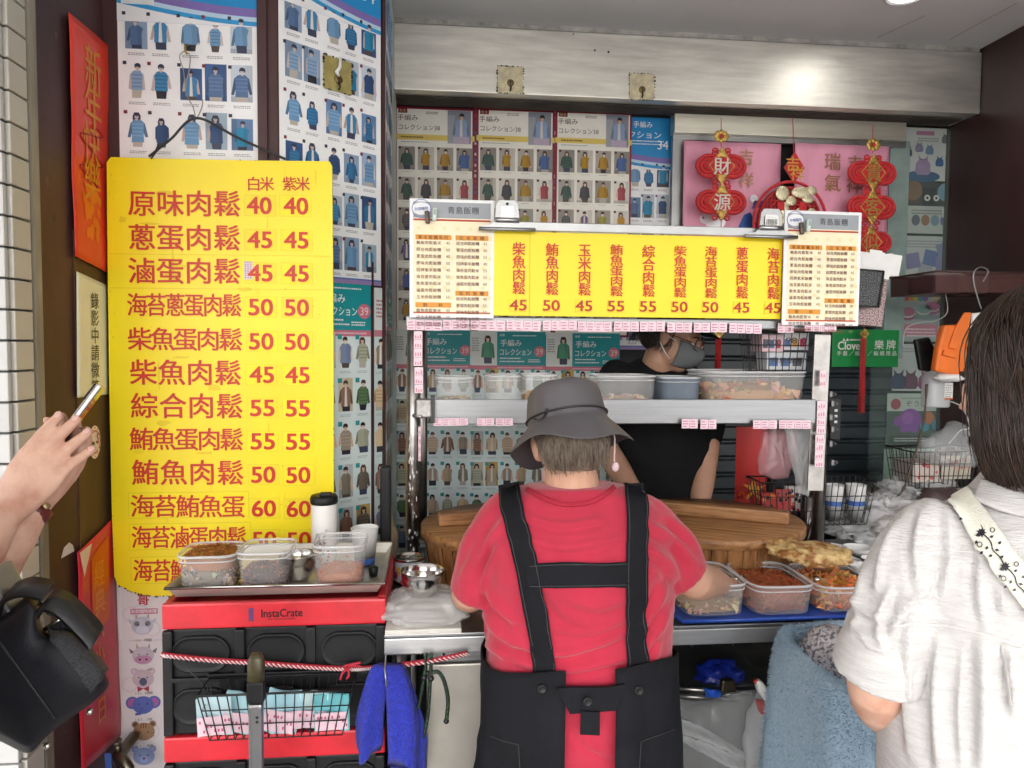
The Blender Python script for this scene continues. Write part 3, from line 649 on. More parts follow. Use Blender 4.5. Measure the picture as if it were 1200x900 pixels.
# ------------------------------------------------------------------ animal poster strip at the foot of the pillar
ab = Board(P(137, 690, CF-.004), 0); k_ = 2.116/FPX
g = flatmb(); g.box((.068, .0006, -.26), (.136, .0012, .56), srgb('e9e4e6'))
def auv(x, y): return ab.uv(x, y)
rng = random.Random(4)
for i in range(8): u, v = auv(rng.uniform(142, 188), rng.uniform(700, 890)); ringd(g, u, v, .018, .022, .0006, rng.choice([srgb('d4dbe6'), srgb('e4d4dc')]), 16)
u0, v0 = auv(138, 750); rect(g, u0, v0-.0008, u0+.012, v0+.4, .0007, srgb('f2f2f2'))
u, v = auv(168, 703); text(g, '哥', u, v, .028, .001, srgb('c03048'), .03)
(u, v) = auv(169, 716); rect(g, u-.036, v-.008, u+.036, v+.007, .0009, srgb('c65a84')); row(g, '新款寵物來囉', u-.034, u+.034, v, v, .012, .0013, (.9, .85, .88), .01)
def eye(u, v, d, r=.0022): disc(g, u, v, r, d, (.02, .02, .03), 8)
def animal(px, py, kind, cap):
    u, v = auv(px, py); r = .029
    base = {'cow': srgb('c3c4d2'), 'cow2': srgb('c9c2cc'), 'bear': srgb('cdbcc6'), 'eleph': srgb('5f6fb6'), 'tiger': srgb('a88668'), 'bear2': srgb('8d9cc8')}[kind]
    dk = tuple(c*.35 for c in base); lt = tuple(min(1, c*1.25) for c in base)
    if kind in ('bear', 'bear2', 'tiger'):
        for sg in (-1, 1): disc(g, u+sg*r*.8, v+r*.72, r*.34, .0009, base, 14); disc(g, u+sg*r*.8, v+r*.72, r*.2, .0012, lt if kind != 'tiger' else srgb('6b5444'), 12)
    if kind in ('cow', 'cow2'):
        for sg in (-1, 1): pol(g, [(u+sg*r*.75, v+r*.35), (u+sg*r*1.3, v+r*.75), (u+sg*r*1.15, v+r*.2)], .0009, dk if kind == 'cow2' else base); pol(g, [(u+sg*r*.4, v+r*.8), (u+sg*r*.6, v+r*1.25), (u+sg*r*.65, v+r*.7)], .0009, srgb('b8a890'))
    if kind == 'eleph':
        for sg in (-1, 1): disc(g, u+sg*r*1.0, v+r*.25, r*.62, .0009, base, 16); disc(g, u+sg*r*1.0, v+r*.25, r*.42, .0011, srgb('b06aa8'), 14)
    disc(g, u, v, r, .0014, base, 26, ry=r*.88); disc(g, u-r*.25, v+r*.25, r*.55, .0016, tuple(min(1, c*1.08) for c in base), 20, ry=r*.42)
    if kind == 'cow': disc(g, u, v-r*.42, r*.62, .0018, lt, 20, ry=r*.36); [disc(g, u+sg*r*.5, v+r*.2, r*.26, .0017, dk, 12) for sg in (-1, 1)]
    if kind == 'cow2': disc(g, u, v-r*.38, r*.8, .0018, srgb('c791b4'), 20, ry=r*.42); [eye(u+sg*r*.3, v-r*.38, .0021, .003) for sg in (-1, 1)]
    if kind == 'bear': disc(g, u, v-r*.30, r*.36, .0018, srgb('5a5f80'), 16, ry=r*.4); pol(g, [(u-r*.55, v-r*.75), (u, v-r*.95), (u+r*.55, v-r*.75), (u+r*.5, v-r*1.3), (u, v-r*1.0), (u-r*.5, v-r*1.3)], .002, srgb('a83a50'))
    if kind == 'eleph': pol(g, [(u-r*.3, v-r*.2), (u+r*.1, v-r*.25), (u-r*.2, v-r*.95), (u-r*.75, v-r*1.0), (u-r*.72, v-r*.75), (u-r*.4, v-r*.72)], .0018, tuple(c*.85 for c in base))
    if kind == 'tiger':
        for sg in (-1, 1):
            for q in range(2): pol(g, [(u+sg*r*.95, v-r*(.1+.3*q)), (u+sg*r*.95, v-r*(.2+.3*q)), (u+sg*r*.5, v-r*(.25+.3*q))], .0018, dk)
        for q in range(3): rect(g, u-r*.3+q*r*.22, v+r*.35, u-r*.22+q*r*.22, v+r*.8, .0019, srgb('7a2a2a'))
    if kind == 'bear2': disc(g, u, v-r*.30, r*.4, .0018, lt, 16, ry=r*.32); disc(g, u, v-r*.2, r*.12, .0021, srgb('7a2a3a'), 10)
    for sg in (-1, 1): eye(u+sg*r*.38, v+r*(.12 if kind != 'tiger' else -.05), .0023)
    row(g, cap, u-.022, u+.024, v-r*1.42, v-r*1.42, .0088, .001, (.25, .22, .24), .005)
for a in ((167, 733, 'cow', '120.乖寶寶'), (168, 768, 'cow2', '136.哞哞'), (168, 795, 'bear', '132.紅蝴蝶'), (168, 826, 'eleph', '103.大象'), (169, 857, 'tiger', '65.嚕嚕'), (169, 886, 'bear2', '111.藍熊')): animal(*a)
u, v = auv(145, 751); rect(g, u+.012, v-.0006, u+.115, v+.0006, .0009, (.5, .5, .5))
o = g.build('animal_poster', M_print, fix=False); ab.place(o); tag(o, 'white poster strip of cartoon animal faces between the red couplet and the crates', 'poster')

# ------------------------------------------------------------------ pink banners behind the knots
M_pink = mat('pink_cloth', (.80, .26, .42), .55, attr=True, var=.14, vscale=6, stretch=(2, 1, .6), bump=.45, bscale=9, bstretch=(2, 1, .5))
def pink_banner(label, x0, y0, x1, y1, Y, chars, extra=None):
    bd = Board(P(x0, y0, Y), 0); W = bd.uv(x1, y0)[0]; H = -bd.uv(x0, y1)[1]
    t = thing('pink_banner', label, 'banner', group='pink New Year banners'); bd.place(t)
    g = MB(); fl = lambda a, b: .006+.004*math.sin(a*9+b*2)*(.3+b)+.002*math.sin(a*23+b*5)
    g.sheet(lambda a, b: L(a*W, -b*H, fl(a, b)), 24, 12, srgb('f7acc8')); o = g.build('cloth', M_pink, t); o.modifiers.new('s', 'SOLIDIFY').thickness = .0012
    g = flatmb()
    for ch, px, py, hp in chars: u, v = bd.uv(px, py); em(g, ch, u, v, hp*Y/FPX, .0125, srgb('b08a5a'), .004)
    if extra: extra(g, bd)
    g.build('print', mat('foil', (.5, .4, .2), .3, .3, attr=True), t)
def bunny(g, bd):
    u, v = bd.uv(826, 257); W0 = srgb('e9eaf0')
    disc(g, u, v, .028, .013, W0, 16, ry=.022); disc(g, u+.04, v-.012, .045, .0128, W0, 18, ry=.03); pol(g, [(u-.005, v+.015), (u-.022, v+.06), (u+.0, v+.058), (u+.012, v+.018)], .0126, W0); disc(g, u-.012, v+.003, .005, .0134, srgb('c05070'), 8)
    u, v = bd.uv(876, 262); pol(g, [(u-.05, v-.03), (u-.02, v+.035), (u+.005, v+.045), (u+.05, v-.03)], .0128, srgb('2f5fa8')); disc(g, u+.02, v+.10, .018, .0128, W0, 12)
    u, v = bd.uv(893, 240); pol(g, [(u-.05, v-.02), (u+.02, v-.01), (u+.02, v+.015), (u-.04, v+.012)], .0128, srgb('7a6ab4'))
pink_banner('pink banner with two gold characters behind the knot of two diamonds', 801, 165, 915, 300, 3.02, [('吉', 873, 185, 19), ('祥', 873, 212, 19)], bunny)
pink_banner('wider pink banner with four gold characters behind the three diamond knot', 931, 168, 1042, 320, 3.025, [('瑞', 974, 190, 21), ('氣', 974, 215, 21), ('吉', 1000, 192, 19), ('祥', 999, 217, 20)])

# ------------------------------------------------------------------ posters in the right-hand window
def wposter(label, x0, y0, x1, y1, Y, col, fn):
    bd = Board(P(x0, y0, Y), 0); W = bd.uv(x1, y0)[0]; H = -bd.uv(x0, y1)[1]
    g = flatmb(); sheetbox(g, W, H, srgb(col)); fn(g, W, H); o = g.build('craft_poster', M_print, fix=False); bd.place(o); tag(o, label, 'poster', 'craft kit posters in the right window'); return o
rng = random.Random(21)
def pouch(g, u, v, s, c):
    pol(g, [(u-.6*s, v-.5*s), (u-.42*s, v-.72*s), (u+.42*s, v-.72*s), (u+.6*s, v-.5*s), (u+.55*s, v+.1*s), (u+.25*s, v+.42*s), (u-.25*s, v+.42*s), (u-.55*s, v+.1*s)], .001, c)
    for sg in (-1, 1): pol(g, [(u+sg*.08*s, v+.38*s), (u+sg*.40*s, v+.72*s), (u+sg*.34*s, v+.36*s)], .0012, tuple(min(1, k*1.1) for k in c))
    rect(g, u-.28*s, v+.33*s, u+.28*s, v+.42*s, .0014, tuple(k*.6 for k in c)); disc(g, u-.15*s, v-.15*s, .22*s, .0013, tuple(min(1, k*1.12) for k in c), 10)
def p1(g, W, H):
    rect(g, W*.22, -H*.14, W*.55, -H*.06, .0006, srgb('c07aa0')); caption(g, W*.45, -H*.2, W*.4, .0006, rng, (.3, .3, .32), 2, .005)
    disc(g, W*.36, -H*.92, W*.32, .0006, srgb('3a5f90'), 24, ry=H*.11); pouch(g, W*.36, -H*.70, .06, srgb('a890b8'))
    for x, y, c in ((.08, .45, '3a5078'), (.28, .36, '8d86a4'), (.47, .40, '6f8fb0'), (.66, .62, '2f5aa0'), (.84, .5, '55607c'), (.76, .18, '6a7078')): pouch(g, W*x, -H*y, .032, srgb(c))
    disc(g, W*.83, -H*.77, .018, .0008, srgb('c8c4b8'), 14)
wposter('white craft poster of small purple and blue drawstring pouches in the window', 1060, 149, 1124, 211, 3.07, 'dfe3e0', p1)
def p2(g, W, H):
    rect(g, 0, -H*.46, W, 0, .0006, srgb('4a4448')); rect(g, W*.05, -H*.4, W*.30, -H*.02, .0008, srgb('5f4a44'))
    disc(g, W*.22, -H*.16, .042, .001, srgb('8a6a54'), 16); disc(g, W*.80, -H*.18, .040, .001, srgb('7fa8bc'), 16); rect(g, W*.38, -H*.46, W*.62, -H*.1, .001, srgb('2c2c34'))
    for x in (.47, .63): disc(g, W*x, -H*.3, .014, .0013, (.8, .8, .8), 12); disc(g, W*x, -H*.3, .006, .0016, (.03, .03, .03), 8)
    caption(g, W*.5, -H*.55, W*.6, .0008, rng, (.25, .25, .25), 2, .006)
    for i, c in enumerate(('6a7080', 'a07a58', '7fa4b4', '7a7f9c')): disc(g, W*(.28+.17*i), -H*.74, .020, .001, srgb(c), 14, ry=.024)
    rect(g, W*.75, -H*.68, W*.97, -H*.5, .001, (.85, .85, .85)); caption(g, W*.86, -H*.82, W*.2, .001, rng, (.2, .2, .2), 3, .006)
wposter('craft poster with felt balls over a white caption of four coloured ovals', 1056, 213, 1122, 273, 3.07, 'c6d0ca', p2)
def p3(g, W, H):
    caption(g, W*.45, -H*.1, W*.7, .0006, rng, (.35, .35, .4), 3, .006)
    for x, y, c, a in ((.24, .48, '8a86b4', .2), (.55, .42, '6f7fb4', -.2), (.76, .54, '8f90c0', .1), (.46, .66, 'b4b4c0', -.15), (.78, .26, '8f9ab8', .4)):
        s = .036; pol(g, [(W*x+s*1.3*math.cos(a+k*1.5708+.785), -H*y+s*1.3*math.sin(a+k*1.5708+.785)) for k in range(4)], .0008+.0003*rng.random(), srgb(c))
    for i in range(4): rect(g, W*(.08+.23*i), -H*.93, W*(.27+.23*i), -H*.84, .0008, (.72, .74, .74)); caption(g, W*(.17+.23*i), -H*.88, W*.15, .001, rng, (.4, .4, .4), 2, .004)
wposter('pale craft poster of lilac felt squares beside the white napkin holder', 1054, 276, 1122, 337, 3.07, 'c9d1d0', p3)
def p4(g, W, H):
    for i, c in enumerate(('c8485a', 'd89a3a', 'd8c84a', '4a9ab0', '8a5aa0')): disc(g, W*(.15+.08*i), -H*.15, .013, .0008, srgb(c), 12)
    for x, y, c in ((.18, .42, 'b0688a'), (.45, .36, '8fb8b4'), (.6, .30, 'c77aa4'), (.80, .22, '6a6a9c'), (.7, .16, 'c8b890')):
        disc(g, W*x, -H*y, .034, .0008, srgb(c), 18, ry=.020); disc(g, W*x, -H*y-.010, .032, .0007, (.72, .68, .62), 16, ry=.016); disc(g, W*x, -H*y-.02, .034, .0006, tuple(k*.8 for k in srgb(c)), 18, ry=.018)
    disc(g, W*.5, -H*.52, W*.35, .0005, srgb('8a949c'), 20, ry=H*.05)
    rect(g, W*.05, -H*.9, W*.7, -H*.66, .0008, srgb('c47a92')); caption(g, W*.42, -H*.76, W*.5, .0011, rng, srgb('f0dfe4'), 3, .007); rect(g, 0, -H*.84, W*.08, -H*.72, .001, (.8, .8, .8))
wposter('grey craft poster of pastel macarons with a pink caption in the window', 1052, 340, 1121, 400, 3.07, 'a9b4b4', p4)
def p5(g, W, H):
    caption(g, W*.3, -H*.1, W*.35, .0006, rng, (.35, .35, .35), 2, .006); disc(g, W*.5, -H*.12, .02, .0006, srgb('c8bfb0'), 14)
    for x, c in ((.1, '3a4468'), (.3, '6a3a58'), (.55, '8a3a68'), (.78, '4a4a70')): pouch(g, W*x, -H*.75, .06, srgb(c))
wposter('white craft poster with dark purple charms behind the hanging phone', 1047, 403, 1118, 458, 3.07, 'c3ccca', p5)
def p6(g, W, H):
    rect(g, 0, -H, W, -H*.33, .0005, srgb('4f5c56')); caption(g, W*.5, -H*.09, W*.55, .0006, rng, (.3, .3, .3), 1, .006); disc(g, W*.14, -H*.2, .024, .0007, srgb('a8505c'), 16); text(g, 'ぞうのあみ', W*.6, -H*.19, .024, .0008, (.1, .1, .1), .004, w=W*.6)
    c = srgb('8f4fa8'); disc(g, W*.38, -H*.5, .052, .001, c, 20); disc(g, W*.18, -H*.52, .022, .0012, c, 14); disc(g, W*.28, -H*.66, .018, .0012, c, 12); disc(g, W*.46, -H*.66, .018, .0012, c, 12); disc(g, W*.34, -H*.46, .028, .0013, srgb('a060b8'), 14)
    disc(g, W*.68, -H*.46, .028, .001, srgb('c07a4a'), 14); disc(g, W*.62, -H*.62, .022, .001, srgb('4a90a8'), 14); disc(g, W*.84, -H*.58, .030, .001, srgb('3f86a4'), 14)
    rect(g, W*.05, -H*.94, W*.72, -H*.78, .001, srgb('3a4440')); caption(g, W*.38, -H*.84, W*.5, .0013, rng, (.6, .6, .6), 2, .005)
wposter('dark green craft poster with a purple knitted elephant toy', 1040, 461, 1112, 524, 3.07, 'bccac2', p6)
def p7(g, W, H):
    caption(g, W*.35, -H*.12, W*.4, .0006, rng, (.3, .35, .3), 1, .006); disc(g, W*.3, -H*.42, .042, .0007, srgb('8a7468'), 20); caption(g, W*.3, -H*.42, .06, .001, rng, (.6, .5, .5), 3, .006); ringd(g, W*.22, -H*.78, .016, .02, .0008, (.4, .45, .42), 14); caption(g, W*.55, -H*.75, W*.5, .0008, rng, (.4, .45, .42), 4, .005)
wposter('mint green craft poster with a brown round emblem at the window bottom', 1036, 526, 1110, 584, 3.07, 'a9c4b4', p7)
g = MB(); a, b_ = P(1058, 150, 3.05), P(1126, 590, 3.05); g.box((0, 0, 0), (b_.x-a.x+.14, .006, a.z-b_.z), bev=.001); o = g.build('glass_pane', M_glass, None, loc=((a.x+b_.x)/2-.04, 3.045, (a.z+b_.z)/2)); tag(o, 'greenish glass pane in front of the craft posters', 'window')
# green shop board
gb = Board(P(976, 386, 2.98), 0); W = gb.uv(1054, 386)[0]; H = -gb.uv(976, 430)[1]
t = thing('shop_sign', 'small green sign board with white lettering behind the red tassel', 'sign'); gb.place(t)
g = MB(); g.box((W/2, .006, -H/2), (W, .012, H), srgb('109048'), bev=.002); g.build('panel', M_board, t)
g = flatmb(); u, v = gb.uv(997, 405); text(g, 'Clover', u, v, .034, .0016, (.85, .88, .85), .022, w=.115); u, v = gb.uv(994, 399); text(g, '▲▲', u-.012, v+.004, .012, .0016, (.8, .85, .8), 0, w=.03); caption(g, u+.03, v+.003, .05, .0016, random.Random(1), (.8, .85, .8), 1, .006)
for ch, px in (('樂', 1030), ('牌', 1044)): u, v = gb.uv(px, 404); em(g, ch, u, v, .042, .0016, (.85, .88, .85), .006)
for i, ch in enumerate('手藝／編織／編織用品'):
    px = 983+i*7.2; u, v = gb.uv(px, 414); em(g, ch, u, v, .021, .0016, (.82, .86, .82), .003)
g.build('lettering', M_print, t)
# ------------------------------------------------------------------ plastics, wood, cloth
def clearmat(name, col, alpha, rough=.25, bump=0):
    return mat(name, col, rough, alpha=alpha, bump=bump, bscale=30, spec=.6)
M_clear = clearmat('frosted_plastic', (.80, .80, .80), .20)
M_clear2 = clearmat('clear_box_rim', (.82, .83, .85), .45)
M_wood = mat('tub_wood', (.19, .075, .026), .45, col2=(.42, .215, .085), vscale=5, stretch=(1.2, 14, 14), bump=.15, bscale=40, bstretch=(1, 10, 10), thr=(.35, .62))
M_woodV = mat('tub_stave_wood', (.17, .065, .02), .45, col2=(.36, .17, .06), vscale=5, stretch=(16, 16, .8), bump=.18, bscale=30, bstretch=(14, 14, .8), thr=(.35, .62))
M_white = mat('white_paper', (.78, .78, .77), .5, var=.06, vscale=10)
M_foil = mat('polished_steel', (.66, .65, .63), .16, 1, var=.12, vscale=12, rvar=.08)
M_bag = clearmat('plastic_film', (.82, .84, .86), .22, .10)
M_bagw = clearmat('milky_plastic_film', (.82, .83, .84), .38, .14)

# ------------------------------------------------------------------ counter
CY = 1.648; CZ = .85
cxL = P(450, 745, CY).x; cxR = 1.40
ct = thing('counter', 'stainless steel stall counter the two vendors work at', 'counter', (0, CY, 0))
g = MB(); g.box(((cxL+cxR)/2, .36, CZ-.004), (cxR-cxL, .72, .008), bev=.002); g.build('counter_top', M_steel, ct)
zf = P(600, 763, CY).z
g = MB(); g.box(((cxL+cxR)/2, .005, (CZ-.0085+zf)/2), (cxR-cxL, .012, CZ-.0085-zf), bev=.003); g.build('front_edge', mat('counter_edge_steel', (.46, .465, .47), .4, .9, var=.14, vscale=9, stretch=(.4, 1, 6), bump=.1), ct)
g = MB(); g.box((cxL+.004, .35, (CZ-.01+zf)/2), (.010, .66, CZ-.01-zf), bev=.002); g.build('side_edge', M_steel, ct)
m_pan = mat('cabinet_panel', (.50, .47, .42), .42, .55, var=.16, vscale=4, bump=.1, bscale=12)
a, b = P(500, 790, 1.72), P(640, 790, 1.72)
g = MB(); g.box(((a.x+b.x)/2+.02, .075, .40), (b.x-a.x+.04, .02, .70), bev=.004); g.build('cabinet_door', m_pan, ct)
g = MB(); g.box(((a.x+b.x)/2+.02, .072, .772), (b.x-a.x+.04, .02, .034), bev=.004); g.build('cabinet_rail', M_steel, ct)
for x in (cxL+.04, 1.30): 
    for y in (.05, .66):
        g = MB(); g.tube([(x, y, 0), (x, y, CZ-.05)], .018, 12); g.build('leg', M_steelV, ct)
g = MB(); g.box(((cxL+cxR)/2, .70, .42), (cxR-cxL, .012, .80)); g.build('back_panel', M_black, ct)
g = MB(); g.box(((.60+cxR)/2, .42, .60), (cxR-.60, .5, .012)); g.build('shelf', mat('dirty_shelf', (.10, .095, .085), .5, .3, var=.4, vscale=12), ct)
g = MB()
for i in range(16): p = P(520+i*24, 771, CY+.03); g.tube([(p.x, .02, zf+.002), (p.x, .02, zf-.012)], .0035, 6) if not 560 < 520+i*24 < 780 else None
g.build('bolt_row', M_blackwire, ct)

# ------------------------------------------------------------------ rack over the counter: posts, shelf, top bar
RY = 2.10
rk = thing('rack', 'stainless steel stall rack with posts, shelf and price sticker rows', 'rack', (0, RY, CZ))
def rl(px, py, Y=RY): p = P(px, py, Y); return Vector((p.x, p.y-RY, p.z-CZ))
pL0, pL1 = rl(488, 380, 2.12), rl(484, 640, 2.12)
xL = pL1.x; xR = rl(961, 560, 2.17).x
for x, y, h in ((xL, .02, .74), (xR, .07, .74), (xL+.02, .34, .74), (xR-.02, .36, .74)):
    g = MB(); g.tube([(x, y, .0), (x, y, h*.5), (x, y, h)], .0165, 14); g.lathe([(.026, 0), (.026, .006), (.017, .012)], 14, c=(x, y, 0)); g.build('post', M_steelV, rk)
zs0, zs1 = rl(700, 497).z, rl(700, 468).z
a, b = rl(508, 480), rl(956, 480)
g = MB(); g.box(((a.x+b.x)/2, .005, (zs0+zs1)/2), (b.x-a.x, .012, zs1-zs0), bev=.003); g.build('shelf_rail', M_steel, rk)
g = MB(); g.box(((a.x+b.x)/2, .175, zs0+.008), (b.x-a.x-.01, .32, .010)); g.build('shelf', M_steel, rk)
a2, b2 = rl(476, 378), rl(975, 384); zt0 = rl(700, 383).z
g = MB(); g.box(((a2.x+b2.x)/2, .01, zt0+.012), (b2.x-a2.x, .03, .026), bev=.003); g.build('top_bar', M_steel, rk)
g = MB(); g.box(((a2.x+b2.x)/2, .18, zt0+.020), (b2.x-a2.x-.03, .30, .008)); g.build('top_shelf', M_steel, rk)
# clamp at the left end of the shelf, flat bar on the right post
g = MB(); c = rl(497, 478, 2.09); g.box((c.x, c.y, c.z), (.042, .05, .05), bev=.004); g.tube([(c.x-.03, c.y-.01, c.z-.02), (c.x-.006, c.y-.03, c.z-.022)], .005, 8); g.build('clamp', mat('clamp_metal', (.30, .29, .28), .4, .9, var=.4, vscale=30), rk)
c = rl(508, 480, 2.09); g = MB(); g.box((c.x-.002, c.y, c.z+.002), (.012, .04, .075)); g.build('clamp_plate', M_blackwire, rk)
q0, q1 = rl(962, 392, 2.12), rl(957, 575, 2.12)
g = MB(); g.box(((q0.x+q1.x)/2, q0.y, (q0.z+q1.z)/2), (.050, .006, q0.z-q1.z), rot=(0, R(1.2), 0), bev=.001); g.build('flat_bar', M_steelV, rk)
# thin brass rod and paint drips by the left post
g = MB(); s_, e_ = rl(479.5, 388, 2.14), rl(477, 628, 2.14); g.tube([s_, e_], .006, 8); g.build('thin_rod', mat('tan_rod', (.30, .20, .09), .5, .2, var=.3, vscale=20), rk)
rng = random.Random(9); g = flatmb()
for i in range(40):
    z = rng.uniform(.02, .40); a_ = rng.uniform(-2.3, -.8); r = .0169; s2 = rng.uniform(.002, .005)
    x, y = xL+r*math.cos(a_), .02+r*math.sin(a_); t_ = Vector((-math.sin(a_), math.cos(a_), 0))
    g.add([Vector((x, y, z))+t_*s2*.6*math.cos(k)+Vector((0, 0, s2*1.6*math.sin(k))) for k in range(6)], [list(range(6))], (.72, .72, .72))
g.build('paint_drip', M_plain, rk)
# pink price stickers in rows
def sticker_row(x0, x1, y0, y1, Y, skip=.12, seed=0, vert=False, name='price_stickers'):
    g = flatmb(); rng = random.Random(seed+x0); bd = Board(P(x0, y0, Y), 0); M = Matrix.Translation((0, -RY, -CZ)) @ bd.M
    W = bd.uv(x1, y0)[0]; H = -bd.uv(x0, y1)[1]
    x = 0
    while x < (H if vert else W)-.01:
        n = rng.choice((2, 3, 4, 4)); s = .0245
        if rng.random() < skip: x += rng.uniform(.01, .05); continue
        j = rng.uniform(-.006, .006); jr = rng.uniform(-.05, .05)
        for k in range(n):
            if x > (H if vert else W)-.012: break
            if vert: u0, v0, u1, v1 = j*.4, -x-s+.001, W+j*.4, -x
            else: u0, v0, u1, v1 = x, -H+j*.3+jr*k*.01, x+s-.001, j*.3+jr*k*.01
            rect(g, u0, v0, u1, v1, .0004+.0001*k, srgb('ecd0da'))
            for q in range(3):
                if vert: rect(g, u0+(u1-u0)*(.15+.28*q), v0+.003, u0+(u1-u0)*(.30+.28*q), v1-.008-.006*rng.random(), .0012, srgb('c88aa0'))
                else: rect(g, u0+.003, v0+(v1-v0)*(.15+.28*q), u1-.003-.008*rng.random(), v0+(v1-v0)*(.25+.28*q), .0012, srgb('c080a0'))
            x += s
        x += rng.uniform(.0, .008)
    if not g.v: return
    g.v = [tuple(M @ Vector(v)) for v in g.v]; g.build(name, M_print, rk, fix=False)
sticker_row(477, 930, 374, 386, RY-.018, .12, 1)
sticker_row(508, 606, 490, 499, RY-.016, .2, 2); sticker_row(718, 722, 490, 500, RY-.016, 0, 3); sticker_row(799, 838, 491, 502, RY-.016, 0, 4); sticker_row(875, 950, 492, 502, RY-.016, .1, 5)
sticker_row(485, 495, 388, 466, 2.095, .05, 6, True); sticker_row(957, 967, 470, 550, 2.10, .02, 7, True); sticker_row(960, 967, 434, 452, 2.10, 0, 8, True)
sticker_row(943, 978, 379, 388, RY-.03, 0, 9); sticker_row(490, 493, 500, 585, 2.098, .5, 10, True)

# ------------------------------------------------------------------ boards clipped to the rack
SY = 2.072
sb = Board(P(579, 262, SY), R(.6)); t = thing('menu_board', 'long yellow board of vertical red dish names clipped on the rack', 'menu board'); sb.place(t)
def suv(x, y): return sb.uv(x, y)
g = MB(); W, H0 = suv(917, 290)[0], suv(600, 370)[1]; top = suv(600, 271)[1]
g.box((W/2, .005, (H0+top)/2), (W, .008, top-H0), YEL, bev=.001); g.build('panel', M_board, t)
g = flatmb(); cols = [('柴魚肉鬆', 608, 45), ('鮪魚肉鬆', 647, 50), ('玉米肉鬆', 685, 45), ('鮪魚蛋肉鬆', 722.5, 55), ('綜合肉鬆', 760, 55), ('柴魚蛋肉鬆', 797, 50), ('海苔蛋肉鬆', 833, 50), ('蔥蛋肉鬆', 869.5, 45), ('海苔肉鬆', 906, 45)]
pp = flatmb()
for s, x, pr in cols:
    n = len(s); dy = (x-600)*.020
    for k, ch in enumerate(s): u, v = suv(x, 284+dy+(61)*(k+.5)/n); em(g, ch, u, v, 15.4*SY/FPX, .0026, RED, .012, sx=1.0 if n == 4 else 1.0) if n == 4 else em(g, ch, u, v, 12.6*SY/FPX, .0026, RED, .012, sx=1.25)
    u, v = suv(x-1, 357.5+dy*.55); rect(pp, u-.024, v-.017, u+.024, v+.017, .0008, srgb('e0cc20')); rect(pp, u-.0225, v-.0155, u+.0225, v+.0155, .0012, srgb('fae418')); text(g, str(pr), u, v, 12.2*SY/FPX, .0026, srgb('b82a18'), .02, w=19.5*SY/FPX)
for a_, b_ in ((621, 621),): 
    u, v = suv(a_, 300); rect(pp, u-.0006, H0, u+.0006, top-.004, .0008, srgb('c8b410'))
pp.build('price_patches', M_print, t); g.build('lettering', M_print, t)
# aluminium strip over the board
bd = Board(P(578, 259, SY-.006), R(.6)); g = MB(); W = bd.uv(932, 266)[0]; H = -bd.uv(600, 270)[1]; g.box((W/2, 0, -H/2), (W, .010, H), bev=.002); o = g.build('clip_rail', M_alu); bd.place(o); tag(o, 'aluminium strip along the top edge of the long yellow board', 'rail')
def small_menu(label, x0, y0, x1, y1, Y, rz, seed):
    bd = Board(P(x0, y0, Y), rz); W = bd.uv(x1, (y0+y1)/2)[0]; H = -bd.uv(x0, y1)[1]; t = thing('price_list', label, 'price list', group='cream price lists on the rack'); bd.place(t)
    g = MB(); g.box((W/2, .003, -H/2), (W, .006, H), (.80, .81, .82), bev=.0015); g.build('holder', M_glosspl, t)
    g = flatmb(); rng = random.Random(seed); b = .010
    rect(g, b, -H+b, W-b, -b*.9, .0005, srgb('f4e9c8')); rect(g, b, -.052, W-b, -b*.9, .0009, srgb('9aa0a6')); rect(g, b, -.060, W-b, -.055, .0012, srgb('b03a2a')); rect(g, b, -H+b+.002, W-b, -H+b+.006, .001, srgb('b8402c'))
    for i in range(9):
        for j in range(6): disc(g, b+.015+j*(W-2*b)/6+(i % 2)*.018, -.08-i*.027, .006, .0007, srgb('f1e0ae'), 8)
    row(g, '青島飯糰', W*.44, W*.82, -.030, -.030, .020, .0013, srgb('303238'), .002)
    g2 = flatmb()
    dish = ['招牌紫米飯糰', '鮪魚肉鬆紫米', '海苔蛋肉鬆米', '綜合肉鬆飯糰', '柴魚蛋肉鬆米', '蔥蛋肉鬆飯糰', '滷蛋肉鬆飯糰', '原味肉鬆飯糰', '玉米肉鬆飯糰']
    def block(u0, u1, v, n, ttl):
        rect(g, u0, v-.0135, u1, v, .0010, srgb('dd962c')); row(g2, ttl, u0+.006, u1-.008, v-.007, v-.007, .011, .0016, srgb('7a3a14'), .004)
        for k in range(n):
            y = v-.022-k*.0185; s = dish[(k*2+int(u0*100)) % 9]; row(g2, s, u0+.002, u0+(u1-u0)*.72, y, y, .0104, .0016, srgb('6a2a1a'), .002); text(g2, str(rng.choice((40, 45, 50, 55, 60))), u1-.009, y, .008, .0016, srgb('8a6a50'))
    block(b+.006, W*.49, -.098, 9, '紫米飯糰系列'); block(W*.54, W-b-.006, -.098, 7, '白米飯糰'); block(W*.54, W-b-.006, -.25, 5, '加料飯糰'); block(b+.006, W*.49, -.283, 3, '飲料')
    g.build('printed_sheet', M_print, t, fix=False)
    disc(g2, b+.022, -.028, .026, .0018, (.8, .82, .84), 24, ry=.017); ringd(g2, b+.022, -.028, .0245, .026, .0024, srgb('4a5ab0'), 24); row(g2, '外帶專用', b+.004, b+.040, -.031, -.026, .010, .0028, srgb('3a4a9a'))
    g2.build('lettering', M_print, t)
    return bd, W, H, t
bl = small_menu('cream price list in a white frame at the left end of the yellow rack board', 480, 232, 579, 372, SY-.004, R(.8), 1)
br = small_menu('cream price list in a white frame at the right end of the yellow rack board', 920, 246, 1008, 381, SY-.010, R(2), 2)
